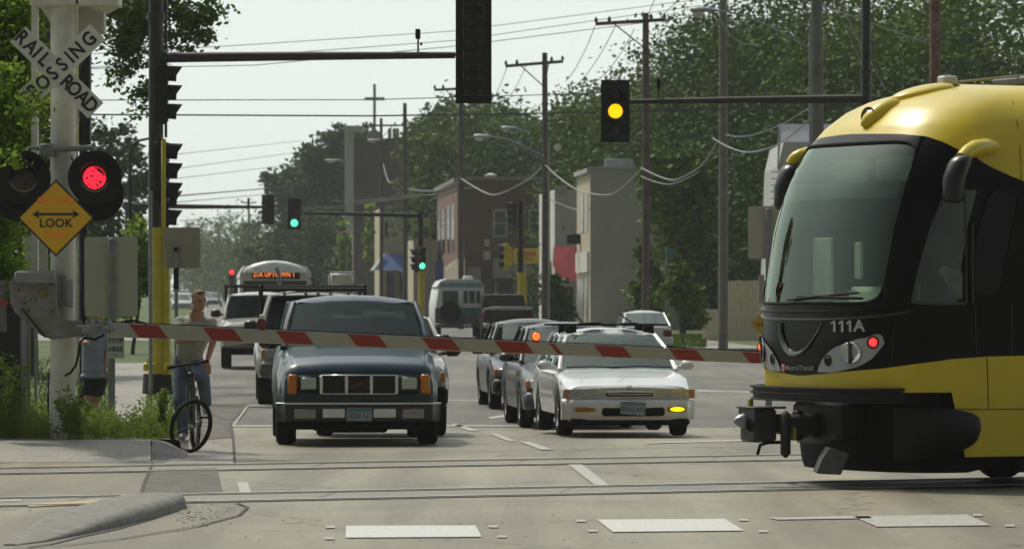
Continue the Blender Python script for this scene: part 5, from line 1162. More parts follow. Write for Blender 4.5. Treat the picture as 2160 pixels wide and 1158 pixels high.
# shop signs down the street
s_ = post_sign('shop_sign', 'yellow shop sign with red lettering on a grey pole in front of the brick building', 'sign', P(1103, 700, 215), (P(1098, 702, 215), P(1110, 555, 215.3)), None)
yp = rpanel(s_, 'sign_panel', (1081, 524), (1138, 556), 214.9, mat('yellow shop sign', (.50, .40, .03), .5), .12, .3)
text(yp, 'lettering', 'REPAIR', P(1110, 536, 214.88), (1, 0, 0), (0, 0, 1), .32, mat('sign red ink', (.38, .06, .01), .5), bold=.02, depth=.004, sx=.95); text(yp, 'lettering', 'SERVICE', P(1110, 547, 214.88), (1, 0, 0), (0, 0, 1), .22, MATS['sign red ink'], bold=.01, depth=.004, sx=.9)
s_ = post_sign('shop_sign', 'pale green and yellow board sign high behind the far signal post', 'sign', P(900, 678, 268), (P(905, 680, 268), P(909, 505, 268.2)), None)
gp = rpanel(s_, 'sign_panel', (867, 460), (909, 508), 267.9, mat('pale green board', (.33, .38, .17), .6, 0, .1, 1), .05, .3)
b = MB(); b.box(P(872, 503, 267.8), P(905, 488, 267.88)); b.box(P(874, 471, 267.8), P(884, 466, 267.88)); b.box(P(890, 484, 267.8), P(906, 480, 267.88)); b.split('lettering_bar', mat('dark green ink', (.05, .12, .03), .6), gp)
s_ = post_sign('bus_stop_sign', 'blue square sign on a post beside the green signal', 'sign', P(927, 690, 205), (P(926, 702, 205), P(929, 552, 205.1)), None); rpanel(s_, 'sign_panel', (918, 551), (936, 592), 204.9, mat('blue sign', (.03, .07, .25), .5, 0, .2, 4, c2=(.08, .12, .28)), .08)
s_ = post_sign('street_name_sign', 'small green street name sign in front of the trees', 'sign', P(1405, 700, 175), (P(1404, 705, 175), P(1408, 520, 175.1)), None); rpanel(s_, 'sign_panel', (1406, 524), (1424, 538), 174.9, mat('green sign', (.01, .12, .08), .5), .02)
# ================================================================ people and bicycle
skin = mat('skin', (.36, .20, .135), .55, 0, .08, 6); hairm = mat('short brown hair', (.16, .09, .05), .8, 0, .3, 60)
def cone(mb, a, b, ra, rb, n=14, fl=1.):
    a, b = Vector(a), Vector(b); ax = b-a; L_ = ax.length
    M_ = rotm(ax); vs = []; fs = []; K = 6
    prof = [(ra*math.sin(k/K*math.pi/2), -ra*math.cos(k/K*math.pi/2)) for k in range(K+1)]+[(rb*math.cos(k/K*math.pi/2), L_+rb*math.sin(k/K*math.pi/2)) for k in range(K+1)]
    for r_, h in prof:
        for k in range(n): q = 2*math.pi*k/n; vs.append(a+M_ @ Vector((max(r_, 1e-4)*math.cos(q), max(r_, 1e-4)*math.sin(q), h)))
    m = len(prof)
    for i in range(m-1):
        for k in range(n): fs.append((i*n+k, i*n+(k+1) % n, (i+1)*n+(k+1) % n, (i+1)*n+k))
    mb.add(vs, fs)
def ell(mb, c, r, rot=None):
    t = MB().sphere((0, 0, 0), r, 18, 12); M_ = rot or Matrix.Identity(3); mb.add([Vector(c)+M_ @ Vector(v) for v in t.v], t.f)
def fused(mb, name, m, parent, vox=.012, it=4, label=None):
    o = mb.build(name, m, parent, smooth=0, label=label)
    r_ = o.modifiers.new('fuse', 'REMESH'); r_.mode = 'VOXEL'; r_.voxel_size = vox; r_.use_smooth_shade = True
    s_ = o.modifiers.new('relax', 'SMOOTH'); s_.iterations = it; s_.factor = .5
    return o
def hand(mb, w_, dirv, side, curl=.5, sc=1.):
    """palm, four separate curled fingers of different length and a thumb off the side"""
    w_ = Vector(w_); d = Vector(dirv).normalized(); s = Vector(side).normalized(); s = (s-d*s.dot(d)).normalized(); n = d.cross(s)
    cone(mb, w_, w_+d*.035*sc, .026*sc, .030*sc); cone(mb, w_+d*.03*sc+s*.018*sc, w_+d*.085*sc+s*.026*sc, .016*sc, .014*sc); cone(mb, w_+d*.03*sc-s*.018*sc, w_+d*.085*sc-s*.026*sc, .016*sc, .014*sc); cone(mb, w_+d*.03*sc, w_+d*.085*sc, .017*sc, .016*sc)
    for k, (o_, L_) in enumerate(((-.030, .068), (-.010, .078), (.011, .073), (.031, .056))):
        p = w_+d*.085*sc+s*o_*sc; dd = d.copy(); rr = .0092*sc
        for j, f_ in enumerate((.45, .32, .23)):
            dd = (dd+n*curl*(.35+.4*j)).normalized(); q = p+dd*L_*f_*sc; cone(mb, p, q, rr, rr*.9, 8); p = q; rr *= .9
    p = w_+d*.025*sc+s*.028*sc; q = p+(d*.6+s*.7+n*.3).normalized()*.035*sc; cone(mb, p, q, .012*sc, .011*sc, 8); cone(mb, q, q+(d*.9+s*.15+n*.45).normalized()*.030*sc, .0105*sc, .009*sc, 8)
V = Vector
BD = 52.35
q3 = lambda px, py, dd=0.: P(px, py, BD+dd)
man = thing('person', 'man in grey t-shirt and jeans leaning forward on his bicycle by the kerb', 'person', q3(398, 946))
j = dict(head=q3(421, 634, -.20), chin=q3(423, 652, -.26), neck=q3(414, 657, -.10), shL=q3(380, 680, -.02), shR=q3(445, 681, -.06), chest=q3(412, 690, .0), waist=q3(401, 738, .10), pel=q3(398, 766, .16),
         hipL=q3(384, 772, .16), hipR=q3(413, 772, .14), elL=q3(378, 719, -.20), wrL=q3(433, 714, -.36), elR=q3(449, 722, -.12), wrR=q3(437, 762, -.28),
         knL=q3(380, 845, -.02), anL=q3(386, 908, -.02), knR=q3(428, 798, -.32), anR=q3(435, 852, -.16))
hd = j['head']; turn = Matrix.Rotation(R(26), 3, 'Z') @ Matrix.Rotation(R(8), 3, 'X')
H = lambda x, y, z: hd+turn @ V((x, y, z))
b = MB()
ell(b, H(0, .015, .025), (.074, .095, .095), turn); ell(b, H(0, -.015, -.035), (.060, .078, .075), turn); ell(b, H(0, -.05, -.085), (.036, .04, .032), turn)
cone(b, H(0, -.088, .012), H(0, -.110, -.028), .011, .016, 8); ell(b, H(.017, -.098, -.03), (.010, .012, .009), turn); ell(b, H(-.017, -.098, -.03), (.010, .012, .009), turn)
for s in (-1, 1):
    ell(b, H(s*.074, .01, -.01), (.010, .024, .034), turn); ell(b, H(s*.030, -.078, .030), (.024, .014, .009), turn); ell(b, H(s*.042, -.058, -.03), (.02, .022, .022), turn)
ell(b, H(0, -.085, -.062), (.026, .012, .008), turn); ell(b, H(0, -.084, -.072), (.021, .012, .007), turn)
cone(b, H(0, .03, -.05), j['neck'], .056, .058); cone(b, j['neck'], j['chest'], .06, .10); cone(b, j['chest'], j['waist'], .125, .12); cone(b, j['waist'], j['pel'], .12, .125)
cone(b, j['chest']+V((-.05, 0, .02)), j['shL'], .08, .055); cone(b, j['chest']+V((.05, 0, .02)), j['shR'], .08, .055)
for a, c, d in (('shL', 'elL', 'wrL'), ('shR', 'elR', 'wrR')): cone(b, j[a], j[c], .050, .040); cone(b, j[c], j[d], .041, .027)
hand(b, j['wrL'], j['wrL']-j['elL']+V((0, 0, -.04)), (0, -.3, 1), .5); hand(b, j['wrR'], (.15, -.35, -1), (-1, -.4, 0), .4)
for s in ('L', 'R'): cone(b, j['hip'+s], j['kn'+s], .085, .058); cone(b, j['kn'+s], j['an'+s], .058, .038)
fused(b, 'body', skin, man, .0085, 3)
b = MB(); white_eye = mat('eye', (.5, .48, .45), .3); 
for s in (-1, 1):
    e = MB(); ell(e, H(s*.030, -.084, .012), (.013, .008, .007), turn); eo = e.build('eye', mat('eye dark', (.04, .03, .025), .3), man, smooth=80)
e = MB(); ell(e, H(0, -.0925, -.067), (.021, .006, .0035), turn); e.build('mouth', mat('lips', (.20, .085, .07), .5), man, smooth=80)
b = MB(); ell(b, H(0, .035, .045), (.079, .088, .080), turn); ell(b, H(0, .06, .0), (.072, .062, .075), turn); ell(b, H(0, -.035, .100), (.055, .035, .022), turn)
fused(b, 'hair', hairm, man, .009, 2)
tee = mat('grey t-shirt cloth', (.34, .35, .31), .9, 0, .12, 9, .5, bsc=14)
b = MB(); cone(b, j['chest']+V((-.03, .02, -.02)), j['waist'], .17, .16); cone(b, j['chest']+V((.03, .02, -.02)), j['waist'], .17, .16); cone(b, j['waist'], j['pel']+V((0, 0, .05)), .160, .155)
cone(b, j['chest']+V((-.04, .01, .02)), j['shL'], .105, .075); cone(b, j['chest']+V((.04, .01, .02)), j['shR'], .105, .075); cone(b, j['shL'], V(j['shL']).lerp(j['elL'], .62), .072, .070); cone(b, j['shR'], V(j['shR']).lerp(j['elR'], .60), .072, .068)
cone(b, j['chest']+V((-.03, .04, .05)), j['neck']+V((-.05, .04, -.02)), .06, .035); cone(b, j['chest']+V((.03, .04, .05)), j['neck']+V((.06, .03, -.02)), .06, .035)
fused(b, 't_shirt', tee, man, .011, 4)
jean = mat('faded blue jeans', (.13, .18, .25), .85, 0, .3, 5, .5, c2=(.07, .105, .16), bsc=30)
b = MB(); cone(b, j['pel']+V((-.04, 0, .03)), j['pel']+V((.04, 0, .03)), .135, .135); cone(b, j['pel']+V((0, 0, .03)), j['hipL'], .12, .11); cone(b, j['pel']+V((0, 0, .03)), j['hipR'], .12, .11)
for s in ('L', 'R'): cone(b, j['hip'+s], j['kn'+s], .112, .085); cone(b, j['kn'+s], V(j['kn'+s]).lerp(j['an'+s], .95), .083, .066)
fused(b, 'jeans', jean, man, .011, 4)
b = MB(); b.tube([j['pel']+V((math.cos(a)*.152, math.sin(a)*.145, .085)) for a in [i*math.pi/8 for i in range(17)]], .017, 6, cap=False); b.build('belt', mat('dark belt', (.02, .017, .015), .5), man)
shoe = mat('pale trainer', (.36, .36, .34), .6, 0, .2, 12)
for s, dz in (('L', 0), ('R', 0)):
    a = j['an'+s]; b = MB(); cone(b, a+V((0, .02, -.045)), a+V((.0, -.14, -.075)), .045, .036); cone(b, a+V((0, .05, -.07)), a+V((0, -.12, -.085)), .032, .032); fused(b, 'shoe', shoe, man, .009, 2)
b = MB(); b.tube([j['wrR']+V((math.cos(a)*.030, math.sin(a)*.030, .015)) for a in [i*math.pi/6 for i in range(13)]], .007, 6, cap=False); b.build('bracelet', offwhite, man)
# bicycle
bk = thing('bicycle', 'dark bicycle with its front wheel turned towards the camera', 'bicycle', P(403, 957, 51.55))
def wheel(c, yaw, tilt, r_=.325):
    M_ = Matrix.Rotation(yaw, 3, 'Z') @ Matrix.Rotation(tilt, 3, 'Y'); ax = M_ @ V((0, 1, 0)) if False else M_ @ V((1, 0, 0)); c = V(c)
    b = MB(); b.lathe(c, ax, [(r_-.025+.026*math.cos(t), .026*math.sin(t)) for t in [i*math.pi/4 for i in range(8)]], 44, closed=True); w_ = b.build('wheel', tyre, bk, smooth=80)
    b = MB(); b.lathe(c, ax, [(r_-.045, -.012), (r_-.03, -.012), (r_-.03, .012), (r_-.045, .012)], 44, closed=True); b.build('rim', mat('bike rim alloy', (.45, .46, .45), .3, .6), w_, smooth=60)
    b = MB(); M2 = rotm(ax)
    for k in range(24):
        a = k*2*math.pi/24; b.tube([c+M2 @ V((.02*math.cos(a+.5), .02*math.sin(a+.5), .03*(1 if k % 2 else -1))), c+M2 @ V(((r_-.04)*math.cos(a), (r_-.04)*math.sin(a), 0))], .0018, 4, cap=False)
    b.tube([c-ax*.05, c+ax*.05], .018, 8); b.build('spokes', galv, w_); return c, ax
fw, fax = wheel(P(403, 899, 51.55), R(-44), R(11), .318); rw_ = P(412, 884, 52.6); rc, rax = wheel((rw_.x, rw_.y, .325), R(-4), 0)
top = P(403, 790, 51.78); htop = P(400, 770, 51.82)
b = MB()
for s in (-1, 1): b.tube([fw+fax*.055*s, fw+fax*.05*s+(top-fw)*.75, top+fax*.02*s], [.012, .018, .018], 8)
b.box(top-V((.05, .03, .03)), top+V((.05, .03, .03)), .02); b.tube([top, htop], .018, 8); fk = b.build('fork', mat('fork silver', (.05, .05, .05), .4, .5), bk)
b = MB(); hbL, hbR = htop+V((-.26, .08, -.03)), htop+V((.22, -.12, .05))
b.tube([hbL, htop+V((-.10, .02, -.005)), htop+V((0, 0, .01)), htop+V((.10, -.04, .02)), hbR], .013, 8); b.tube([hbL, hbL.lerp(htop, .35)], .019, 8); b.tube([hbR, hbR.lerp(htop, .35)], .019, 8)
b.tube([htop+V((.0, -.02, 0)), htop+V((-.03, -.12, -.06)), htop+V((-.02, -.06, -.2)), top+V((0, 0, -.15))], .005, 5); b.tube([htop+V((.08, -.04, 0)), htop+V((.1, -.14, -.1)), htop+V((.04, -.06, -.25)), top+V((0.02, 0.1, -.1))], .005, 5); b.build('handlebar', black, bk)
bb = V((lambda a, c: (a+c)/2)(V((top.x, top.y, 0)), V((rc.x, rc.y, 0))))+V((0, .05, .30)); seat_ = P(401, 776, 52.55)
fr_ = MB(); fr_.tube([top+V((0, .03, -.02)), seat_+V((0, 0, -.12))], .018, 8); fr_.tube([top+V((0, .03, -.10)), bb], .021, 8); fr_.tube([bb, seat_], .016, 8)
for s in (-1, 1): fr_.tube([bb+V((s*.03, 0, 0)), rc+V((s*.06, 0, 0))], .009, 6); fr_.tube([seat_+V((s*.02, 0, -.12)), rc+V((s*.06, 0, 0))], .008, 6)
fr_.build('frame', mat('bike frame dark', (.015, .015, .018), .3, 0, .1, 5, coat=.5), bk)
b = MB(); b.sphere(seat_+V((0, .03, .01)), (.075, .12, .03), 14, 8); b.build('saddle', black, bk)
b = MB(); b.lathe(bb+V((.07, 0, 0)), (1, 0, 0), [(.085, 0), (.085, .006), (.02, .006)], 24); b.tube([bb+V((.085, 0, 0)), bb+V((.10, -.12, .11))], .01, 6); b.box(bb+V((.10, -.18, .09)), bb+V((.19, -.08, .115)), .01); b.tube([bb+V((-.07, 0, 0)), bb+V((-.09, .12, -.11))], .01, 6); b.box(bb+V((-.18, .08, -.13)), bb+V((-.09, .17, -.105)), .01); b.split('crank', dark, bk)
# person behind the signs
PD = 59.6
p3 = lambda px, py, dd=0.: P(px, py, PD+dd)
per = thing('person', 'person in pale blue t-shirt and black shorts standing behind the gate mechanism', 'person', p3(196, 888))
k = dict(hd=p3(203, 656), neck=p3(202, 682), ch=p3(196, 705), wa=p3(196, 765), pel=p3(198, 798), shL=p3(178, 702, -.02), shR=p3(217, 702, .02), elL=p3(172, 722, -.22), wrL=p3(184, 722, -.42), elR=p3(224, 742, .05), wrR=p3(221, 778, -.05),
         hL=p3(188, 806), hR=p3(208, 806), kL=p3(186, 850, -.05), kR=p3(200, 850, .02), aL=p3(186, 886), aR=p3(200, 884))
b = MB(); ell(b, k['hd'], (.08, .10, .115)); cone(b, k['hd']-V((0, 0, .05)), k['neck'], .055, .055); cone(b, k['neck'], k['ch'], .06, .1); cone(b, k['ch'], k['wa'], .12, .11); cone(b, k['wa'], k['pel'], .11, .12)
ell(b, k['hd']+V((0, -.10, -.02)), (.014, .02, .02)); [ell(b, k['hd']+V((s*.08, 0, -.01)), (.01, .02, .03)) for s in (-1, 1)]
for s in 'LR': cone(b, k['sh'+s], k['el'+s], .046, .038); cone(b, k['el'+s], k['wr'+s], .038, .026); cone(b, k['h'+s], k['k'+s], .088, .058); cone(b, k['k'+s], k['a'+s], .058, .036)
hand(b, k['wrL'], (.3, -1, -.1), (0, 0, 1), .5, .9); hand(b, k['wrR'], (0, -.2, -1), (-1, 0, 0), .3, .9); fused(b, 'body', skin, per, .0095, 3)
b = MB(); ell(b, k['hd']+V((0, .02, .03)), (.088, .105, .105)); ell(b, k['hd']+V((0, .06, -.06)), (.075, .06, .09)); fused(b, 'hair', mat('fair hair', (.22, .15, .08), .8, 0, .3, 50), per, .01, 2)
b = MB(); cone(b, k['ch'], k['wa'], .15, .15); cone(b, k['wa'], k['pel']+V((0, 0, .12)), .15, .165); ell(b, k['pel']+V((0, 0, .03)), (.185, .165, .06)); cone(b, k['ch']+V((0, 0, .02)), k['shL'], .10, .07); cone(b, k['ch']+V((0, 0, .02)), k['shR'], .10, .07)
cone(b, k['shL'], V(k['shL']).lerp(k['elL'], .55), .068, .066); cone(b, k['shR'], V(k['shR']).lerp(k['elR'], .7), .07, .07); cone(b, k['ch']+V((0, 0, .04)), k['neck']-V((0, 0, .02)), .08, .05); fused(b, 't_shirt', mat('pale blue cloth', (.23, .25, .33), .9, 0, .1, 5, .4, bsc=12), per, .012, 4)
b = MB(); cone(b, k['pel']+V((-.03, 0, 0)), k['pel']+V((.03, 0, 0)), .14, .14)
for s in 'LR': cone(b, k['h'+s], V(k['h'+s]).lerp(k['k'+s], .38), .115, .105)
fused(b, 'shorts', mat('black shorts', (.012, .012, .014), .8), per, .012, 3)
for s in 'LR': b = MB(); a = k['a'+s]; cone(b, a+V((0, .03, -.05)), a+V((0, -.13, -.07)), .042, .036); fused(b, 'shoe', mat('blue trainer', (.1, .13, .2), .7), per, .01, 2)
# ================================================================ buildings
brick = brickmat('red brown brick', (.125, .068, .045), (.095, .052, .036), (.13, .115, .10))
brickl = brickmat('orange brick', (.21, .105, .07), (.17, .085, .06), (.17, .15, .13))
brickc = brickmat('church brick', (.10, .068, .055), (.085, .055, .045), (.10, .09, .08))
stucco = mat('grey stucco', (.46, .45, .41), .9, 0, .10, .5, .2, det=7, c2=(.36, .35, .32), bsc=8)
cream = mat('cream render', (.46, .42, .30), .85, 0, .1, 1.)
trimw = mat('painted window frame', (.34, .35, .33), .6, 0, .1, 3)
winm = mat('dim window glass', (.055, .075, .075), .15, 0, .35, .9)
darkin = mat('dark shopfront glass', (.015, .016, .016), .15, 0, .4, .6)
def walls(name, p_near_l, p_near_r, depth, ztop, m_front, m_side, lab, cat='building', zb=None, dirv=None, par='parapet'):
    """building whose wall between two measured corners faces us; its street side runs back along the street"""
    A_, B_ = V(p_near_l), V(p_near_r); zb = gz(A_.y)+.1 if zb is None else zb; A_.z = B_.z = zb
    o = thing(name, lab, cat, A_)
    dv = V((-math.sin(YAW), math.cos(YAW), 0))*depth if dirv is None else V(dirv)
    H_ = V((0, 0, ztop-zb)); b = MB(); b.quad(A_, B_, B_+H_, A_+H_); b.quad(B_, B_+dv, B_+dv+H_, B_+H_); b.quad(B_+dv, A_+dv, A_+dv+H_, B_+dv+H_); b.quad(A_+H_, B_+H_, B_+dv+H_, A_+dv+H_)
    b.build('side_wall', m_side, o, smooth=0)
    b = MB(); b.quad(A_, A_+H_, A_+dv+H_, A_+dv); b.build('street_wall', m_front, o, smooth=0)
    return o, A_, B_, dv, H_
def facewin(o, px0, py0, px1, py1, d, n=1, sash=True, m=None, inset=.0, fm=None, th=.08):
    fr = MB(); a, c = P(px0, py0, d), P(px1, py1, d); t = .10
    x0, x1, z0, z1 = a.x, c.x, c.z, a.z
    for q in (((x0, z0), (x1, z0+t)), ((x0, z1-t), (x1, z1)), ((x0, z0+t), (x0+t, z1-t)), ((x1-t, z0+t), (x1, z1-t))): fr.box((q[0][0], d-th, q[0][1]), (q[1][0], d+.02, q[1][1]))
    if sash: fr.box((x0+t, d-th*.8, (z0+z1)/2-.04), (x1-t, d+.01, (z0+z1)/2+.04))
    w_ = fr.build('window', fm or trimw, o, smooth=0); g_ = MB(); g_.box((x0+t, d-.03, z0+t), (x1-t, d-.015, z1-t)); g_.build('pane', m or winm, w_, smooth=0); return w_
# grey corner building
d = 198.; bd, A_, B_, dv, H_ = walls('corner_building', P(1245, 703, d), P(1437, 703, d), 7.2, P(0, 357, d).z, cream, stucco, 'two-storey corner building with blank grey stucco side and cream street front')
b = MB(); b.box(P(1243, 359, d-.1), P(1439, 352, d+.2)); b.box(P(1221, 361, d+.2), P(1245, 354, d+.4)) if False else None; b.build('coping', trimw, bd, smooth=0)
def streetpt(A_, t, z): return V(A_)+V((-math.sin(YAW), math.cos(YAW), 0))*t+V((0, 0, z-A_.z))
def streetbox(o, nm, A_, t0, t1, z0, z1, m, out=.06, inn=.0):
    nx = V((-math.cos(YAW), -math.sin(YAW), 0)); p = [streetpt(A_, t0, z0), streetpt(A_, t1, z0), streetpt(A_, t1, z1), streetpt(A_, t0, z1)]
    b = MB(); b.prism([q+nx*out for q in p], -nx*(out-inn)); return b.build(nm, m, o, smooth=0)
for t0, t1, z0, z1, m in ((1.1, 1.9, 4.9, 6.6, darkin), (3.4, 4.4, 4.9, 6.6, darkin), (.8, 2.2, .9, 2.9, darkin), (3.2, 6.6, .9, 2.9, darkin)): streetbox(bd, 'window', A_, t0, t1, z0, z1, m, .03)
streetbox(bd, 'shop_fascia', A_, .5, 6.8, 3.1, 4.0, offwhite, .1); streetbox(bd, 'cornice', A_, 0, 7.2, H_.z+A_.z-.15, H_.z+A_.z+.05, trimw, .15)
ac = MB(); q = streetpt(A_, 5.4, 4.4); ac.box(q+V((-.6, -.3, 0)), q+V((0, .3, .45)), .02); ac.build('air_conditioner', dark, bd)
b = MB(); b.box(P(1276, 352, 203), P(1334, 337, 204), .02); b.box(P(1307, 352, 202.8), P(1322, 338, 203), 0); b.build('roof_unit', mat('pale blue rooftop unit', (.25, .30, .32), .6, 0, .2, 2), bd)
# lower annex of the corner building (paler grey) behind young trees
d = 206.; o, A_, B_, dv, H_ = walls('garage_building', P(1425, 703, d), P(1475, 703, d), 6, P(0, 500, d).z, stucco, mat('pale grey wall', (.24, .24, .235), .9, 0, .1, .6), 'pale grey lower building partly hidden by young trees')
b = MB(); b.box(P(1402, 704, 205.5), P(1420, 640, 206)); b.build('door', dark, o)
# white shop with the red awning
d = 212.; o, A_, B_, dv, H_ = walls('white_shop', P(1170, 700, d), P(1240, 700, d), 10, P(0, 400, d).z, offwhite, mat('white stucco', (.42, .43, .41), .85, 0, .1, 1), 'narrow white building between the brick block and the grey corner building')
b = MB(); b.box(P(1169, 402, d-.2), P(1196, 392, d)); b.build('parapet_step', trimw, o, smooth=0)
facewin(o, 1190, 600, 1214, 690, d-.05, m=darkin, sash=False)
b = MB(); b.box(P(1164, 700, d-.35), P(1205, 655, d-.2)); b.build('bulkhead_panel', mat('olive panel', (.11, .10, .06), .7, 0, .2, 2), o)
b = MB(); q = [P(1168, 520, 210.5), P(1220, 519, 210.5), P(1222, 592, 209.0), P(1190, 592, 209.0), P(1166, 560, 209.6)]; b.prism(q, (0, .3, 0)); rd_ = b.build('red_awning', mat('red awning canvas', (.30, .018, .03), .8, 0, .12, 2), o, smooth=0)
b = MB(); b.tube([P(1219, 520, 209.6), P(1186, 575, 208.9)], .025, 5); b.build('awning_seam', mat('faded seam', (.35, .2, .2), .8), rd_)
b = MB(); b.prism([P(1170, 540, 214), P(1170, 575, 214), P(1136, 592, 213), P(1134, 586, 213), P(1160, 552, 214)], (0, .4, 0)); b.build('cream_awning', mat('cream awning canvas', (.42, .36, .28), .8, 0, .1, 2), o, smooth=0)
# two-storey brick block
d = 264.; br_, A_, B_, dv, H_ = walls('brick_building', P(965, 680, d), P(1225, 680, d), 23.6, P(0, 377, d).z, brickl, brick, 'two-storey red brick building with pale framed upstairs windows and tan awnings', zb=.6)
b = MB(); b.box(P(963, 380, d-.15), P(1226, 373, d+.2)); b.build('coping', mat('stone coping', (.22, .21, .19), .8), br_, smooth=0)
streetbox(br_, 'cornice', A_, 0, 23.6, H_.z+A_.z-.2, H_.z+A_.z+.05, mat('stone coping', (.2, .2, .2)), .2)
for x0, x1 in ((1040, 1070), (1115, 1146)): facewin(br_, x0, 442, x1, 500, d, n=2)
for k, (t0, t1) in enumerate(((3, 6), (8, 11), (14, 17), (19, 22))): streetbox(br_, 'window', A_, t0, t1, 4.8, 7.6, darkin, .03)
b = MB(); b.box(P(1040, 587, d-1.0), P(1160, 545, d-.1), .02); b.build('shop_canopy', mat('tan canopy', (.27, .25, .19), .8, 0, .08, .8), br_)
b = MB(); b.box(P(1042, 660, d-.25), P(1150, 590, d-.05)); sf = b.build('shopfront', darkin, br_); b = MB()
for x in (1044, 1085, 1118, 1146): b.box(P(x, 662, d-.4), P(x+3, 588, d-.26))
b.box(P(1040, 672, d-.4), P(1150, 660, d-.26)); b.build('shop_mullions', trimw, sf)
b = MB(); b.box(P(985, 592, d-.15), P(1014, 562, d-.02)); b.build('wall_board', mat('pale board', (.3, .28, .24), .7), br_); b = MB(); b.box(P(1022, 505, d-.12), P(1032, 520, d-.02)); b.box(P(1020, 530, d-.12), P(1034, 548, d-.02)); b.box(P(1151, 505, d-.12), P(1157, 525, d-.02)); b.split('wall_box', signback, br_)
b = MB(); b.prism([P(966, 545, 262), P(966, 592, 260), P(925, 592, 268), P(928, 570, 270)], (.4, .3, 0)); b.build('street_awning', mat('tan awning canvas', (.25, .22, .16), .8, 0, .1, 1), br_, smooth=0)
b = MB(); b.lathe(P(1035, 374, 268), (0, 0, 1), [(.35, 0), (.35, .15), (.0, .25)], 12); b.build('roof_vent', offwhite, br_)
# little roofs seen over the brick building
o = thing('house', 'grey shingled house roof just above the brick building', 'house', P(1150, 640, 300)); b = MB(); b.prism([P(1112, 375, 300), P(1205, 375, 300), P(1190, 350, 303), P(1125, 350, 303)], (0, 6, 0)); b.build('roof', mat('grey shingles', (.12, .125, .14), .9, 0, .2, 2), o); b = MB(); b.box(P(1118, 640, 300.5), P(1200, 375, 305)); b.build('wall', offwhite, o)
# cream shop with the blue awning
d = 330.; o, A_, B_, dv, H_ = walls('cream_shop', P(806, 672, d), P(925, 672, d), 15, P(0, 437, d).z, cream, cream, 'cream building with a blue awning left of the brick building', zb=.9)
b = MB(); b.prism([P(812, 536, d-.6), P(868, 536, d-.6), P(868, 570, d-2), P(784, 570, d-2)], (0, .4, 0)); b.build('blue_awning', mat('blue awning canvas', (.04, .10, .28), .8, 0, .12, 1), o, smooth=0)
b = MB(); b.prism([P(806, 536, d-1.0), P(812, 536, d-1.0), P(788, 570, d-2.4), P(781, 570, d-2.4)], (0, .1, 0)); b.build('awning_stripe', offwhite, o, smooth=0)
b = MB(); b.box(P(815, 665, d-.3), P(830, 575, d-.05)); b.box(P(842, 665, d-.3), P(872, 575, d-.05)); b.split('shop_door', darkin, o); b = MB(); b.box(P(806, 447, d-.3), P(925, 434, d)); b.build('roof_edge', mat('grey roof edge', (.2, .2, .19)), o)
b = MB(); b.box(P(812, 500, d-.1), P(818, 468, d-.02)); b.build('downpipe', dark, o)
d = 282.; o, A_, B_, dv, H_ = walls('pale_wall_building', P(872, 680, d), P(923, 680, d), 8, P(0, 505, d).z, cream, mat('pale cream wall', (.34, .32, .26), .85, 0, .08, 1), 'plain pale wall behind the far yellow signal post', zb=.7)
b = MB(); b.box(P(880, 680, d-.1), P(915, 600, d-.02)); b.build('grey_panel', mat('grey lavender panel', (.26, .26, .28), .7), o)
# church with white column and cross
d = 385.; ch_, A_, B_, dv, H_ = walls('church', P(746, 655, d), P(902, 655, d), 20, P(0, 292, d).z, brickc, brickc, 'tall brown brick church with white corner pier and a cross above it', zb=1.)
b = MB(); b.box(P(727, 482, d-1), P(747, 267, d+1), .02); b.box(P(728, 278, d-1.2), P(768, 268, d+1)); b.build('white_pier', mat('church pier', (.42, .43, .41), .7, 0, .1, .5), ch_)
b = MB(); b.prism([P(772, 292, d-.2), P(805, 292, d-.2), P(805, 282, d-.2), P(789, 271, d-.2), P(772, 282, d-.2)], (0, 3, 0)); b.box(P(818, 292, d), P(826, 272, d+1)); b.box(P(828, 292, d), P(842, 272, d+1)); b.build('roof_gable', mat('church gable', (.25, .26, .25), .8), ch_)
b = MB(); b.box(P(787, 275, d+1), P(793, 178, d+1.25)); b.box(P(769, 212, d+.95), P(811, 206, d+1.3)); b.build('cross', mat('cross metal', (.24, .25, .25), .5), ch_)
b = MB(); b.box(P(787, 480, d-.4), P(792, 425, d-.1)); b.build('drain_pipe', trimw, ch_)
# clapboard house behind the train
hm = mat('white clapboard', (.44, .45, .43), .7, 0, .08, 2)
o = thing('house', 'white clapboard house with blue-grey roof behind the train', 'house', P(1690, 715, 168))
b = MB(); b.prism([P(1628, 715, 168), P(1745, 715, 168), P(1745, 300, 168), P(1653, 300, 168), P(1641, 350, 168)], (0, 9, 0))
for k in range(26): b.box(P(1626, 700-k*14, 167.93), P(1746, 698-k*14, 168.0)) if 700-k*14 > 360 else None
b.build('wall', hm, o, smooth=0)
b = MB(); b.prism([P(1640, 350, 167.8), P(1643, 262, 171.5), P(1765, 262, 171.5), P(1765, 410, 167.8), P(1652, 410, 167.8)], (0, .25, 0)); b.build('roof', mat('blue grey shingles', (.15, .165, .19), .85, 0, .15, 3), o, smooth=0)
facewin(o, 1643, 375, 1651, 440, 167.8, m=darkin)
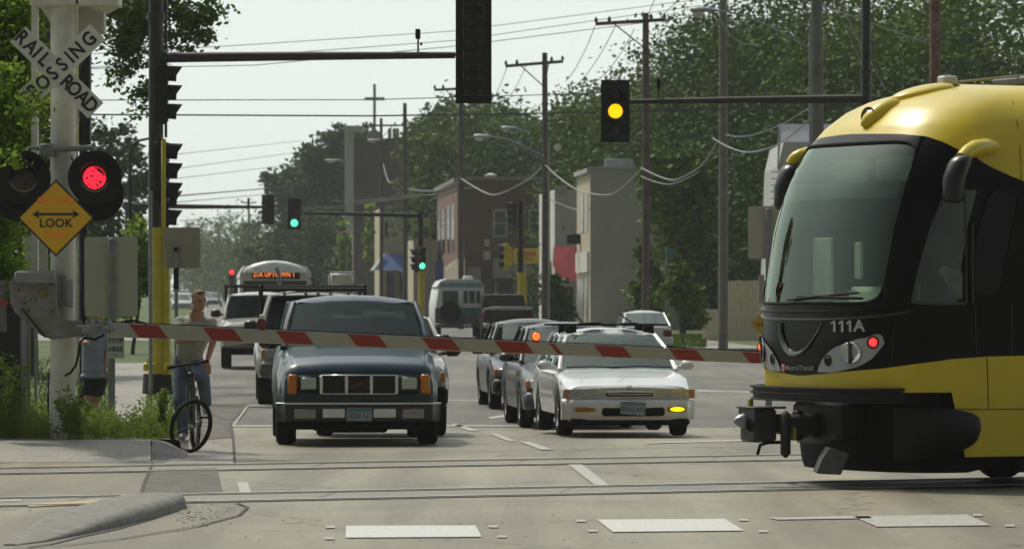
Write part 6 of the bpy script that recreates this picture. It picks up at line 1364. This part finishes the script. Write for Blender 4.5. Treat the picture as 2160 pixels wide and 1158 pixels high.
# board fence and low wall at the right
fm = mat('beige fence boards', (.66, .58, .44), .85, 0, .12, 4)
o = thing('board_fence', 'beige wooden board fence behind the big grey pole', 'fence', P(1560, 740, 160))
b = MB(); r2 = random.Random(2)
for x0, x1, yt in ((1481, 1532, 652), (1532, 1700, 592)):
    x = x0
    while x < x1: h = r2.uniform(-1, 1); b.box(P(x, 742, 160+r2.uniform(0, .02)), P(x+7.4, yt+h, 160.03)); x += 8
b.build('boards', fm, o, smooth=0); b = MB(); b.box(P(1481, 665, 160.04), P(1700, 660, 160.1)); b.box(P(1481, 730, 160.04), P(1700, 725, 160.1)); b.build('rails', fm, o)
b = MB(); b.box(P(1470, 745, 158), P(1760, 722, 158.5), .02); tag(b.build('low_wall', concd), 'low grey concrete wall at the foot of the board fence', 'wall')
# ================================================================ utility poles, lamps, wires
def pole(px, d, top, wpx, lab, m=wood, arm=None, basepx=None):
    z0 = gz(d)+.0; x = (px-CX)*d/F; o = thing('utility_pole', lab, 'utility pole', (x, d, z0), 'utility poles along the street')
    zt = P(px, top, d).z; r_ = S(wpx, d)/2; b = MB(); b.tube([(x, d, z0-.1), (x+.02, d, (z0+zt)/2), (x, d, zt)], [r_*1.08, r_, r_*.8], 12); b.build('shaft', m, o)
    if arm:
        b = MB()
        for (xa, ya, xb, yb) in arm:
            p, q = P(xa, ya, d-.2), P(xb, yb, d-.2); b.prism([p+V((0, 0, .06)), p-V((0, 0, .06)), q-V((0, 0, .06)), q+V((0, 0, .06))], (0, .12, 0)); m_ = V((x, d-.15, 0))
            for e in (.25, .75):
                w_ = p.lerp(q, e); b.tube([w_, V((x, d-.16, w_.z-.9))], .025, 5)
            for e in (.01, .2, .8, .99) : w_ = p.lerp(q, e); b.lathe(w_+V((0, .05, .06)), (0, 0, 1), [(.05, 0), (.07, .06), (.03, .16), (0, .18)], 8)
        b.build('crossarm', m, o)
    return o
pA_ = pole(1722, 100, -60, 30, 'thick dark grey wooden pole just left of the signal pole above the train', woodgr); pole(1972, 108, -60, 27, 'brown knotty wooden pole above the train roof', woodlt); pole(1525, 138, -60, 20, 'tall grey pole with a street lamp beside the board fence', woodgr)
pB_ = pole(1362, 156, 28, 17, 'wooden pole with long crossarm right of the yellow signal', arm=[(1256, 51, 1403, 42)])
pC_ = pole(1149, 182, 112, 14, 'wooden pole with crossarm above the brick building', arm=[(1066, 140, 1188, 130)]); pole(972, 216, 180, 12, 'wooden pole whose crossarm shows left of the hanging black signal back', arm=[(916, 190, 1010, 186)])
pole(854, 262, 218, 10, 'slim dark pole in front of the blue awning'); pole(804, 300, 250, 8, 'slim pole with crossarm in front of the church', arm=[(765, 265, 850, 265)])
for px, d, top, a in ((617, 420, 380, (592, 386, 640, 386)), (597, 470, 386, (576, 396, 620, 395)), (577, 520, 395, (560, 402, 596, 402)), (525, 560, 420, (510, 428, 540, 428))): pole(px, d, top, 5, 'tiny far pole with crossarm at street column %s of four' % {617: 'one, the rightmost', 597: 'two', 577: 'three', 525: 'four, the leftmost'}[px], arm=[a])
b = MB(); b.tube([P(1709, 760, 99.5), P(1709, 40, 99.5)], .03, 6); b.build('conduit', galv, pA_)
b = MB(); b.tube([P(1158, 700, 181), P(1158, 300, 181)], .04, 6); b.build('conduit', galv, pC_)
b = MB(); b.tube([P(462, 640, 380), P(462, 480, 380)], .08, 6); b.tube([P(462, 480, 380), P(455, 470, 380), P(440, 468, 380)], .05, 6); tag(b.build('street_lamp', galv), 'slim far street lamp post left of the bus', 'street lamp')
def lamp(head, arm, lab, d, sc=1.):
    o = thing('street_lamp', lab, 'street lamp', P(*head, d)); b = MB(); b.tube([P(x, y, d) for x, y in arm], S(2.2, d)*sc, 6); b.build('lamp_arm', galv, o)
    c = P(*head, d); b = MB(); L_ = S(27, d)*sc; b.loft([[c+V((x*L_, math.cos(a)*.16*k, .05+math.sin(a)*.10*k*(1 if math.sin(a) > 0 else .5))) for a in [i*math.pi/6 for i in range(12)]] for x, k in ((-1, .3), (-.85, .9), (-.3, 1), (.5, .8), (1, .35))]); b.build('lamp_head', mat('lamp head grey', (.30, .31, .31), .5, .2, .1, 4), o, smooth=60)
    b = MB(); b.sphere(c+V((-.35*L_, 0, -.03)), (L_*.45, .12, .10), 12, 6); b.build('lamp_glass', mat('lamp glass', (.6, .62, .6), .15), o, smooth=60)
lamp((1482, 27), [(1505, 22), (1560, 30), (1620, 55), (1706, 102)], 'street lamp on a long arm above the hanging wires at upper right', 112)
lamp((1018, 291), [(1035, 288), (1075, 295), (1148, 330)], 'street lamp on a long curved arm in front of the green trees', 178, .75)
lamp((1074, 273), [(1085, 270), (1120, 280)], 'small street lamp head just above the long curved lamp arm', 210, .65)
lamp((793, 298), [(800, 294), (803, 292)], 'little street lamp in front of the church wall', 300, .7); lamp((704, 340), [(715, 337), (728, 345)], 'little street lamp left of the white church pier', 340, .7)
b = MB(); b.tube([P(274, 700, 150), P(274, 330, 150), P(280, 308, 150), P(292, 297, 150), P(312, 293, 150), P(330, 296, 150)], [.09, .06, .05, .05, .045, .04], 8); tag(b.build('street_lamp', dark), 'curved lamp post behind the black signal mast at left', 'street lamp')
b = MB(); b.lathe(P(1176, 311, 180), (0, -1, 0), [(.15, 0), (.15, .15), (0, .2)], 12); tag(b.build('round_fixture', offwhite), 'small round white fixture hanging beside the pole above the brick building', 'lamp')
wirem = mat('dark wire', (.03, .032, .03), .7); wirel = mat('pale cable', (.26, .27, .26), .6)
def wire(pts, lab, m=wirem, wpx=1.6, sag=0.):
    q = []; n = 14
    pts = [P(x, y, d) for x, y, d in pts]
    for i in range(len(pts)-1):
        for k in range(n): t = k/n; v = pts[i].lerp(pts[i+1], t); v.z -= sag*4*t*(1-t)*abs(pts[i+1].y)/F; q.append(v)
    q.append(pts[-1])
    for _ in range(5 if len(pts) > 2 and sag else 0): q = [q[0]]+[(q[i-1]+q[i]*2+q[i+1])/4 for i in range(1, len(q)-1)]+[q[-1]]
    dm = sum(p.y for p in pts)/len(pts)
    b = MB(); b.tube(q, S(wpx, dm)/2, 5); tag(b.build('power_line', m, smooth=60), lab, 'wire', 'overhead wires')
WL = [
 ([(-40, 128, 130), (540, 94, 150), (960, 66, 160), (1470, 0, 170)], 'topmost thin wire slanting up across the sky', wirem, 1.5, 0),
 ([(-40, 160, 130), (640, 110, 150), (960, 86, 160), (1480, 12, 170)], 'second thin wire slanting up across the sky', wirem, 1.5, 0),
 ([(-40, 150, 130), (540, 138, 150), (960, 98, 160), (1460, 36, 168)], 'third thin wire, crossing just under the long signal arm', wirem, 1.7, 0),
 ([(-40, 212, 120), (780, 211, 130), (1300, 196, 140)], 'level wire crossing behind the church cross', wirem, 2.0, 0),
 ([(-40, 241, 118), (780, 245, 125), (1280, 237, 135), (1830, 222, 140)], 'thick level wire below the church cross', wirem, 3.2, 0),
 ([(200, 331, 200), (380, 325, 240), (640, 297, 380)], 'upper of the faint wires left of the dark trees', wirem, 1.2, 0), ([(200, 366, 200), (380, 355, 240), (640, 320, 380)], 'second faint wire left of the dark trees', wirem, 1.2, 0),
 ([(200, 388, 200), (380, 376, 240), (640, 345, 380)], 'third faint wire left of the dark trees', wirem, 1.2, 0),
 ([(200, 420, 180), (380, 413, 200), (620, 393, 300)], 'darker wire just above the far signal arm', wirem, 2.6, 0), ([(200, 438, 180), (380, 426, 220), (620, 405, 360)], 'thin wire just above the far signal arm', wirem, 1.5, 0), ([(380, 466, 220), (560, 452, 400)], 'short thin wire under the far signal arm', wirem, 1.2, 0),
 ([(700, 425, 250), (860, 412, 230), (960, 405, 215)], 'dark wire across the church wall, upper', wirem, 2.2, 4), ([(640, 440, 260), (760, 428, 250), (1000, 395, 216)], 'dark wire across the church wall, lower', wirem, 2.2, 4),
 ([(1725, 8, 100), (1955, 92, 107)], 'pale cable sloping down to the brown pole', wirel, 3.2, 0), ([(1955, 92, 107), (2180, -12, 100)], 'cable rising right from the brown pole', wirem, 3.0, 0),
 ([(1752, -10, 100), (1815, 130, 100), (1845, 190, 100)], 'left guy wire behind the right signal pole', wirel, 2.2, 0), ([(1762, -10, 101), (1825, 110, 101), (1868, 190, 101)], 'right guy wire behind the right signal pole', wirel, 2.6, 0),
 ([(1255, 56, 156), (1193, 172, 182)], 'leftmost drooping wire under the long crossarm', wirem, 1.6, 12), ([(1298, 56, 156), (1208, 186, 182)], 'middle drooping wire under the long crossarm', wirem, 1.6, 14), ([(1338, 62, 156), (1196, 178, 182)], 'right drooping wire under the long crossarm', wirem, 1.6, 42),
 ([(1362, 44, 156), (1385, -10, 140)], 'steep wire rising from the crossarm pole, left', wirem, 1.6, 0), ([(1390, 42, 156), (1440, -10, 140)], 'steep wire rising from the crossarm pole, right', wirem, 1.6, 0),
 ([(1070, 140, 182), (1045, 200, 216)], 'short wire under the left end of the middle crossarm', wirem, 1.3, 4), ([(1110, 138, 182), (1075, 205, 216)], 'short wire under the centre of the middle crossarm', wirem, 1.3, 4),
 ([(1510, 22, 112), (1545, 80, 114), (1600, 94, 116)], 'cable hanging from the upper street lamp', wirel, 2.2, 6),
 ([(1504, 292, 138), (1570, 322, 130), (1640, 306, 120), (1720, 240, 100)], 'pale cable sagging from the big grey pole', wirel, 3.0, 4), ([(1528, 284, 138), (1600, 282, 128), (1712, 225, 100)], 'thin cable above the sagging pale cable', wirel, 1.8, 6),
 ([(1352, 354, 156), (1420, 382, 150), (1480, 350, 142), (1512, 300, 138)], 'pale cable sagging between the crossarm pole and the grey pole', wirel, 3.0, 3), ([(1352, 372, 156), (1412, 390, 150), (1475, 362, 142)], 'second pale cable just below the sagging one', wirel, 2.2, 3),
 ([(1150, 348, 182), (1215, 400, 172), (1290, 412, 165), (1354, 355, 156)], 'pale cable crossing in front of the grey corner building', wirel, 3.0, 4), ([(1158, 420, 182), (1225, 446, 178), (1245, 440, 176)], 'short pale cable from the pole to the white shop', wirel, 2.0, 2),
 ([(972, 376, 216), (1040, 414, 200), (1112, 380, 190), (1150, 345, 182)], 'pale cable sagging in front of the brick building', wirel, 3.0, 3), ([(860, 398, 262), (920, 402, 240), (972, 380, 216)], 'pale cable left of the brick building', wirel, 2.0, 3),
 ([(808, 345, 300), (820, 385, 295), (840, 375, 290)], 'short pale drop cable in front of the church', wirel, 2.2, 4), ([(700, 470, 330), (716, 490, 330), (740, 480, 330)], 'short pale cable left of the vines', wirel, 2.0, 4), ([(1040, 300, 178), (1100, 310, 180), (1180, 352, 182)], 'thin cable below the long lamp arm', wirel, 1.5, 5),
]
for q in WL: wire(q[0], q[1], q[2], q[3], q[4])
# ================================================================ trees
def leaves(lobes, n, size, seed, m, name, parent, flat=.0, clump=None):
    rg = np.random.default_rng(seed); C_ = []; vol = [l[3]*l[4]*l[5] for l in lobes]; tot = sum(vol)
    for l, v in zip(lobes, vol):
        k = max(20, int(n*v/tot)); nc = max(6, k//(clump or 38))
        dr = rg.normal(size=(nc, 3)); dr /= np.linalg.norm(dr, axis=1)[:, None]; rr = rg.random(nc)**.42
        # bumpy outline
        bump = 1+.16*np.sin(dr[:, 0]*5+seed)+.14*np.sin(dr[:, 2]*7+seed*2)
        cc = dr*(rr*bump)[:, None]*np.array(l[3:6]); sg_ = .14*min(l[3:6])+.08
        idx = rg.integers(0, nc, k); sgm = sg_*(.6+.8*rg.random(nc))[idx][:, None]
        C_.append(np.array(l[0:3])+cc[idx]+rg.normal(size=(k, 3))*sgm*np.array([1, 1, .75]))
    C_ = np.vstack(C_); N_ = len(C_); a = rg.normal(size=(N_, 3)); a[:, 2] *= .6; a /= np.linalg.norm(a, axis=1)[:, None]
    t = rg.normal(size=(N_, 3)); b_ = np.cross(a, t); b_ /= np.linalg.norm(b_, axis=1)[:, None]
    s_ = size*(.6+.8*rg.random(N_))[:, None]; v = np.empty((N_, 4, 3)); v[:, 0] = C_-a*s_; v[:, 1] = C_+b_*s_*.62; v[:, 2] = C_+a*s_; v[:, 3] = C_-b_*s_*.62
    base = np.array(parent['_b']) if parent is not None else np.zeros(3); v = (v.reshape(-1, 3)-base).astype(np.float32)
    me = bpy.data.meshes.new(name); me.vertices.add(N_*4); me.vertices.foreach_set('co', v.ravel()); me.loops.add(N_*4); me.loops.foreach_set('vertex_index', np.arange(N_*4, dtype=np.int32))
    me.polygons.add(N_); me.polygons.foreach_set('loop_start', np.arange(0, N_*4, 4, dtype=np.int32)); me.update(calc_edges=True); me.materials.append(m)
    o = bpy.data.objects.new(name, me); col.objects.link(o)
    if parent is not None: o.parent = parent
    return o, C_
def tree(lab, px, d, lobes, n, size, m, seed, trunk=.18, group=None, name='tree', z0=None, cat='tree', limbs=10, tpx=None):
    """lobes given as measured (px, py, depth offset, rx, ry, rz in metres)"""
    L_ = [tuple(P(l[0], l[1], d+l[2]))+tuple(l[3:6]) for l in lobes]; z0 = gz(d) if z0 is None else z0
    base = V(((px-CX)*d/F, d, z0)); o = thing(name, lab, cat, base, group)
    c, C_ = leaves(L_, n, size, seed, m, 'crown', o)
    rn = random.Random(seed); b = MB(); tz = L_[0][2]; top = V((L_[0][0], L_[0][1], tz))
    mid = base.lerp(top, .5)+V((rn.uniform(-.2, .2), rn.uniform(-.2, .2), 0)); b.tube([base-V((0, 0, .2)), base+V((0, 0, .3)), mid, top], [trunk*1.3, trunk, trunk*.75, trunk*.35], 9)
    for k in range(limbs):
        e = V(C_[rn.randrange(len(C_))].tolist()); s = base.lerp(top, rn.uniform(.4, .9)); m2 = s.lerp(e, .5)+V((0, 0, .15*(e-s).length)); b.tube([s, m2, e], [trunk*.4, trunk*.22, trunk*.06], 5, cap=False)
    b.build('trunk', bark, o); return o
tr_ = lambda px, top, d, r_, h=1.25, dy=0: (px, top+r_*h*F/d, dy, r_, r_, r_*h)
rt = random.Random(11)
def bigtree(lab, px, top, d, r_, n, size, m, seed, h=1.25, grp=None, trunk=.3):
    zc = P(px, top, d).z; rz = r_*h; lb = [tr_(px, top, d, r_, h)]
    for k in range(5):
        a = rt.uniform(0, 6.28); e = rt.uniform(.45, .75); lb.append((px+math.cos(a)*r_*e*F/d, top+(rz*rt.uniform(.5, 1.9))*F/d, math.sin(a)*r_*.5, r_*rt.uniform(.5, .7), r_*.6, r_*rt.uniform(.5, .75)))
    zb = zc-2*rz
    while zb > gz(d)+3.0: # lower skirt of foliage
        zz_ = zb+1.2; lb.append((px+rt.uniform(-.4, .4)*r_*F/d, HY-(zz_-CH)*F/d, rt.uniform(-.5, .5), r_*.85, r_*.85, 2.2)); zb -= 2.6
    tree(lab, px, d, lb, n, size, m, seed, trunk, grp)
G1 = 'trees behind the brick building'; G2 = 'tall trees behind the right side of the street'; G3 = 'far trees at the end of the street'
specs = [(905, 225, 345, 1.9, 'leftmost tree behind the brick building, next to the church', leafA), (960, 212, 322, 3.2, 'tree behind the hanging black signal back', leafA), (1035, 208, 315, 4.0, 'tree right of the hanging black signal back', leafA), (1110, 226, 322, 4.2, 'darker tree behind the pole with the middle crossarm', leafB), (1170, 196, 312, 4.6, 'tree rising just right of the middle crossarm pole', leafA), (1240, 212, 310, 4.6, 'tree just left of the yellow signal', leafA), (1015, 290, 300, 4.0, 'lower dark tree above the brick roof', leafB), (1120, 275, 298, 4.5, 'lower dark tree behind the round fixture', leafB), (1225, 290, 296, 4.4, 'lower tree above the grey corner building', leafB), (935, 300, 312, 1.8, 'lower tree between church and brick building', leafA)]
for i, (px, top, d, r_, lb, m) in enumerate(specs): bigtree(lb, px, top, d, r_, 16000, .19, m, 20+i, grp=G1)
specs = [(1335, 140, 232, 3.7, 'tree whose crown starts right of the yellow signal', leafA), (1400, 100, 228, 4.2, 'taller tree behind the crossarm pole', leafA), (1480, 45, 222, 4.6, 'tall tree behind the upper street lamp', leafA), (1585, -40, 216, 4.8, 'tall dark tree between the two big grey poles', leafB), (1690, -60, 210, 4.8, 'tall tree behind the clapboard house', leafA), (1800, -70, 200, 5.0, 'tall tree behind the right signal pole', leafB), (1920, -60, 190, 5.0, 'tall bright tree left of the brown pole', leafA), (2040, -60, 185, 5.0, 'tall tree right of the brown pole', leafA), (2150, -70, 180, 5.0, 'rightmost tall tree above the train', leafA), (1420, 240, 215, 4.6, 'dark tree above the grey corner building', leafB), (1530, 250, 208, 4.4, 'dark tree behind the big grey pole', leafB), (1640, 270, 200, 4.0, 'dark tree behind the house gable', leafB), (1330, 210, 236, 4.2, 'darker tree behind the yellow signal head', leafB), (1760, 150, 186, 4.4, 'tree low behind the train roof, left', leafB), (1900, 150, 180, 4.4, 'tree low behind the train roof, centre', leafB), (2060, 150, 176, 4.4, 'tree low behind the train roof, right', leafB)]
for i, (px, top, d, r_, lb, m) in enumerate(specs): bigtree(lb, px, top, d, r_, 27000, .12, m, 50+i, grp=G2)
tree('bright green tree overhanging the right side of the grey corner building', 1440, 182, [(1435, 440, 0, 1.3, 1.5, 1.4), (1440, 520, 0, .75, 1.2, 1.4), (1400, 420, 0, .9, 1.1, .6), (1430, 360, 0, 1.4, 1.5, .9), (1438, 600, 0, .6, 1.0, 1.0)], 8500, .14, leafA, 80, .14)
tree('young narrow tree in front of the grey corner building', 1367, 172, [(1367, 600, 0, .55, .55, .8), (1368, 650, 0, .62, .6, .7), (1366, 545, 0, .32, .35, .6), (1364, 515, 0, .18, .2, .4)], 2600, .11, leafA, 81, .05, name='young_tree', limbs=6)
tree('young tree with thin pale trunk on the lawn', 1440, 150, [(1443, 625, 0, .62, .6, .6), (1470, 640, 0, .5, .5, .6), (1450, 580, 0, .4, .4, .5)], 1700, .10, leafA, 82, .035, name='young_tree', limbs=6)
tree('young dark tree in front of the red awning', 1170, 186, [(1168, 625, 0, .55, .6, .8), (1178, 660, 0, .55, .5, .6), (1166, 590, 0, .32, .35, .5)], 2200, .12, leafB, 83, .05, name='young_tree', limbs=6)
specs = [(600, 470, 560, 5.5, 'far tree under the green signal', leafB), (565, 455, 640, 6, 'far tree behind the dark signal back', leafA), (520, 450, 700, 6.5, 'far tree right of the beige sign', leafA), (470, 446, 760, 7.5, 'hazy far tree nearest the beige sign', leafA), (432, 462, 820, 6, 'hazy tree partly behind the beige sign', leafA), (640, 330, 440, 3.4, 'dark tree left of the church', leafB), (665, 345, 452, 3.8, 'second dark tree left of the church', leafB), (706, 258, 425, 2.8, 'darkest tallest tree beside the white church pier', leafB), (745, 262, 430, 1.8, 'dark treetop behind the white church pier', leafB), (640, 470, 420, 4.0, 'low dark tree right of the green signal', leafB), (700, 460, 410, 4.0, 'low dark tree below the church pier', leafB), (755, 500, 392, 2.2, 'low dark tree beside the cream building', leafB)]
for i, (px, top, d, r_, lb, m) in enumerate(specs): bigtree(lb, px, top, d, r_, 8500, .27, m, 110+i, grp=G3)
for px, top, d, lb in ((780, 425, 352, 'tall yellow-green vine column left of the blue awning'), (724, 480, 356, 'tall narrow vine column below the white church pier')):
    tree(lb, px, d, [(px, top+20, 0, .35, .5, 1.2), (px, top+60, 0, .4, .5, 1.4), (px, top+105, 0, .5, .6, 1.6)], 1500, .16, leafC, px, .08, name='vine_column', cat='plant', limbs=0)
# left side
tree('dark broadleaf tree behind the crossing gate with a bough over the signal mast', 60, 96, [(40, 200, 0, 1.2, 1.5, 1.9), (120, 90, 0, .9, 1.0, 1.0), (60, 430, 0, 1.4, 1.3, 1.5), (60, 560, 1, 1.7, 1.3, .9), (150, 250, 2, .5, .6, .9), (-60, 100, 0, 1.6, 1.6, 2), (160, 20, 0, .8, .8, .5), (20, 0, 0, 1.2, 1, .8)], 16000, .085, leafB, 140, .22)
bo = [(150, -150, 0, .5, .5, .4), (285, 60, 0, .42, .5, .75), (262, 150, 0, .22, .3, .35), (302, 190, 0, .20, .3, .62), (330, 20, 0, .6, .5, .35), (395, 45, 0, .42, .4, .38), (425, 70, 0, .22, .3, .25), (440, 20, 0, .25, .3, .3), (365, 90, 0, .35, .35, .25), (250, 20, 0, .5, .5, .3), (232, 175, 0, .07, .1, .12), (345, 130, 0, .2, .2, .15), (255, 90, 0, .3, .3, .4)]
tree('overhanging tree bough with hanging leaves behind the black signal mast', -60, 89, bo, 8000, .055, leafA, 141, .06, limbs=0, name='overhanging_tree')
tree('round green tree behind the flashing lamps', 235, 200, [(232, 300, 0, .9, 1.2, 1.1), (262, 370, 0, 1.2, 1.3, 1.6), (225, 420, 0, 1.3, 1.2, 2.0), (285, 440, 0, .7, 1, 1.5), (205, 340, 0, .8, .8, 1.6), (240, 530, 0, 1.7, 1.2, 1.8), (150, 420, 0, 1.4, 1.2, 2.5), (150, 560, 0, 1.6, 1.2, 1.6)], 9000, .13, leafB, 142, .2)
tree('bright green shrub between the pale sign back and the signal mast', 280, 128, [(282, 520, 0, .46, .5, .75), (300, 570, 0, .35, .4, .9), (262, 590, 0, .4, .4, .7), (240, 640, 0, .5, .5, .4)], 3800, .085, leafC, 143, .06, name='shrub', cat='shrub')
tree('low hedge bush left behind the gate mast', 40, 88, [(30, 620, 0, .8, .6, .6), (140, 640, 0, .5, .5, .5), (90, 590, 1, .8, .6, .5), (190, 690, 2, .6, .5, .3)], 5000, .06, leafA, 144, .05, name='bush', cat='bush')
tree('bright leafy tree at the left edge, its leaves brushing the crossbuck', -110, 52.8, [(-30, 120, 0, .50, .5, .65), (0, 280, 0, .42, .4, .60), (-10, 430, 0, .36, .3, .5), (50, 215, 0, .26, .25, .45), (55, 120, .0, .22, .25, .3), (30, 20, 0, .45, .4, .35), (-80, 560, 0, .45, .4, .6), (66, 208, -1.75, .15, .15, .15), (50, 240, -1.75, .12, .12, .12), (25, 330, -1.9, .10, .12, .16), (8, 160, -1.8, .16, .15, .25), (0, 560, 0, .25, .3, .3)], 30000, .034, leafC, 145, .09, z0=VZ, name='leafy_tree', limbs=18)
# weeds: one mass nobody could count, feathery stems and blades
rg = np.random.default_rng(9); b = MB(); rn = random.Random(9)
for k in range(2600):
    px = rn.uniform(-60, 372); d = rn.uniform(51.5, 54.6) if rn.random() < .8 else rn.uniform(54, 60)
    if px > 245 and px < 310 and d > 53.2: continue
    h = rn.uniform(.08, .28)*(1.0+.9*max(0, math.sin(px*.021+1))*(1 if rn.random() < .35 else .2))
    if 60 < px < 250 and rn.random() < .12: h *= 1.6
    if px > 330: h *= .55
    p = V(((px-CX)*d/F, d, gz(d)+VZ)); lean = V((rn.gauss(0, .22), rn.gauss(0, .15), 1)).normalized()
    w_ = V((math.cos(k), math.sin(k)*.5, 0))*.006; tip = p+lean*h; mid = p+lean*h*.5
    b.add([p-w_, p+w_, mid+w_*.8, mid-w_*.8, tip+V((rn.gauss(0, .02), 0, -.01))], [(0, 1, 2, 3), (3, 2, 4)])
    for q in range(rn.randint(3, 9)):
        c = p+lean*h*rn.uniform(.25, 1.0); dv_ = V((rn.gauss(0, 1), rn.gauss(0, .6), rn.uniform(.1, .9))).normalized()*rn.uniform(.025, .065); sd_ = V((-dv_.z, rn.gauss(0, .01), dv_.x))*.18
        b.add([c, c+dv_*.5+sd_, c+dv_, c+dv_*.5-sd_], [(0, 1, 2, 3)])
for (px, py, d) in ((20, 730, 51.7), (35, 760, 51.6), (165, 800, 51.35), (150, 830, 51.4), (8, 780, 51.5), (345, 820, 52.2)):
    top = P(px, py, d); base = V((top.x-.03, d, VZ)); 
    for s in range(7):
        t_ = top+V((rn.gauss(0, .10), rn.gauss(0, .06), rn.uniform(-.35, .05))); b.tube([base+V((rn.gauss(0, .05), 0, 0)), base.lerp(t_, .5)+V((rn.gauss(0, .03), 0, 0)), t_], .004, 4)
        for q in range(60):
            c = base.lerp(t_, rn.uniform(.15, 1)); dv_ = V((rn.gauss(0, 1), rn.gauss(0, .6), rn.uniform(.0, .9))).normalized()*rn.uniform(.03, .08); sd_ = V((-dv_.z, .01, dv_.x))*.2
            b.add([c, c+dv_*.5+sd_, c+dv_, c+dv_*.5-sd_], [(0, 1, 2, 3)])
tag(b.build('weeds', leafW, smooth=0), 'tall green weeds growing round the foot of the gate mast and sign posts', None, kind='stuff')
b = MB()   # short grass tufts on the lawn strips
for k in range(9000):
    if k < 3500: px = rn.uniform(-40, 395); d = rn.uniform(55, 120)
    elif k < 6500: px = rn.uniform(1400, 1490); d = rn.uniform(141, 175)
    else: px = rn.uniform(385, 396) if False else rn.uniform(300, 395); d = rn.uniform(52.3, 62)
    if k < 3500 and -.0885 < (px-CX)/F < -.0812: continue
    x = (px-CX)*d/F; z = gz(d)+(VZ if px < 400 else .15); h = rn.uniform(.05, .12)
    b.add([(x-.012, d, z), (x+.012, d, z), (x+rn.gauss(0, .03), d, z+h)], [(0, 1, 2)])
tag(b.build('grass', leafA, smooth=0), 'short grass on the verges and the lawn by the white car', None, kind='stuff')
# ================================================================ haze
b = MB(); b.box((-1500, -60, -1.4), (1500, 4300, 60)); hm_ = bpy.data.materials.new('haze'); hm_.use_nodes = True; nt = hm_.node_tree; nt.nodes.remove(nt.nodes['Principled BSDF'])
vp = nt.nodes.new('ShaderNodeVolumePrincipled'); vp.inputs['Color'].default_value = (.93, .97, 1, 1); vp.inputs['Density'].default_value = .00017; vp.inputs['Anisotropy'].default_value = .3
nt.links.new(vp.outputs[0], nt.nodes['Material Output'].inputs['Volume'])
hzo = b.build('haze', hm_, smooth=0); hzo['kind'] = 'stuff'
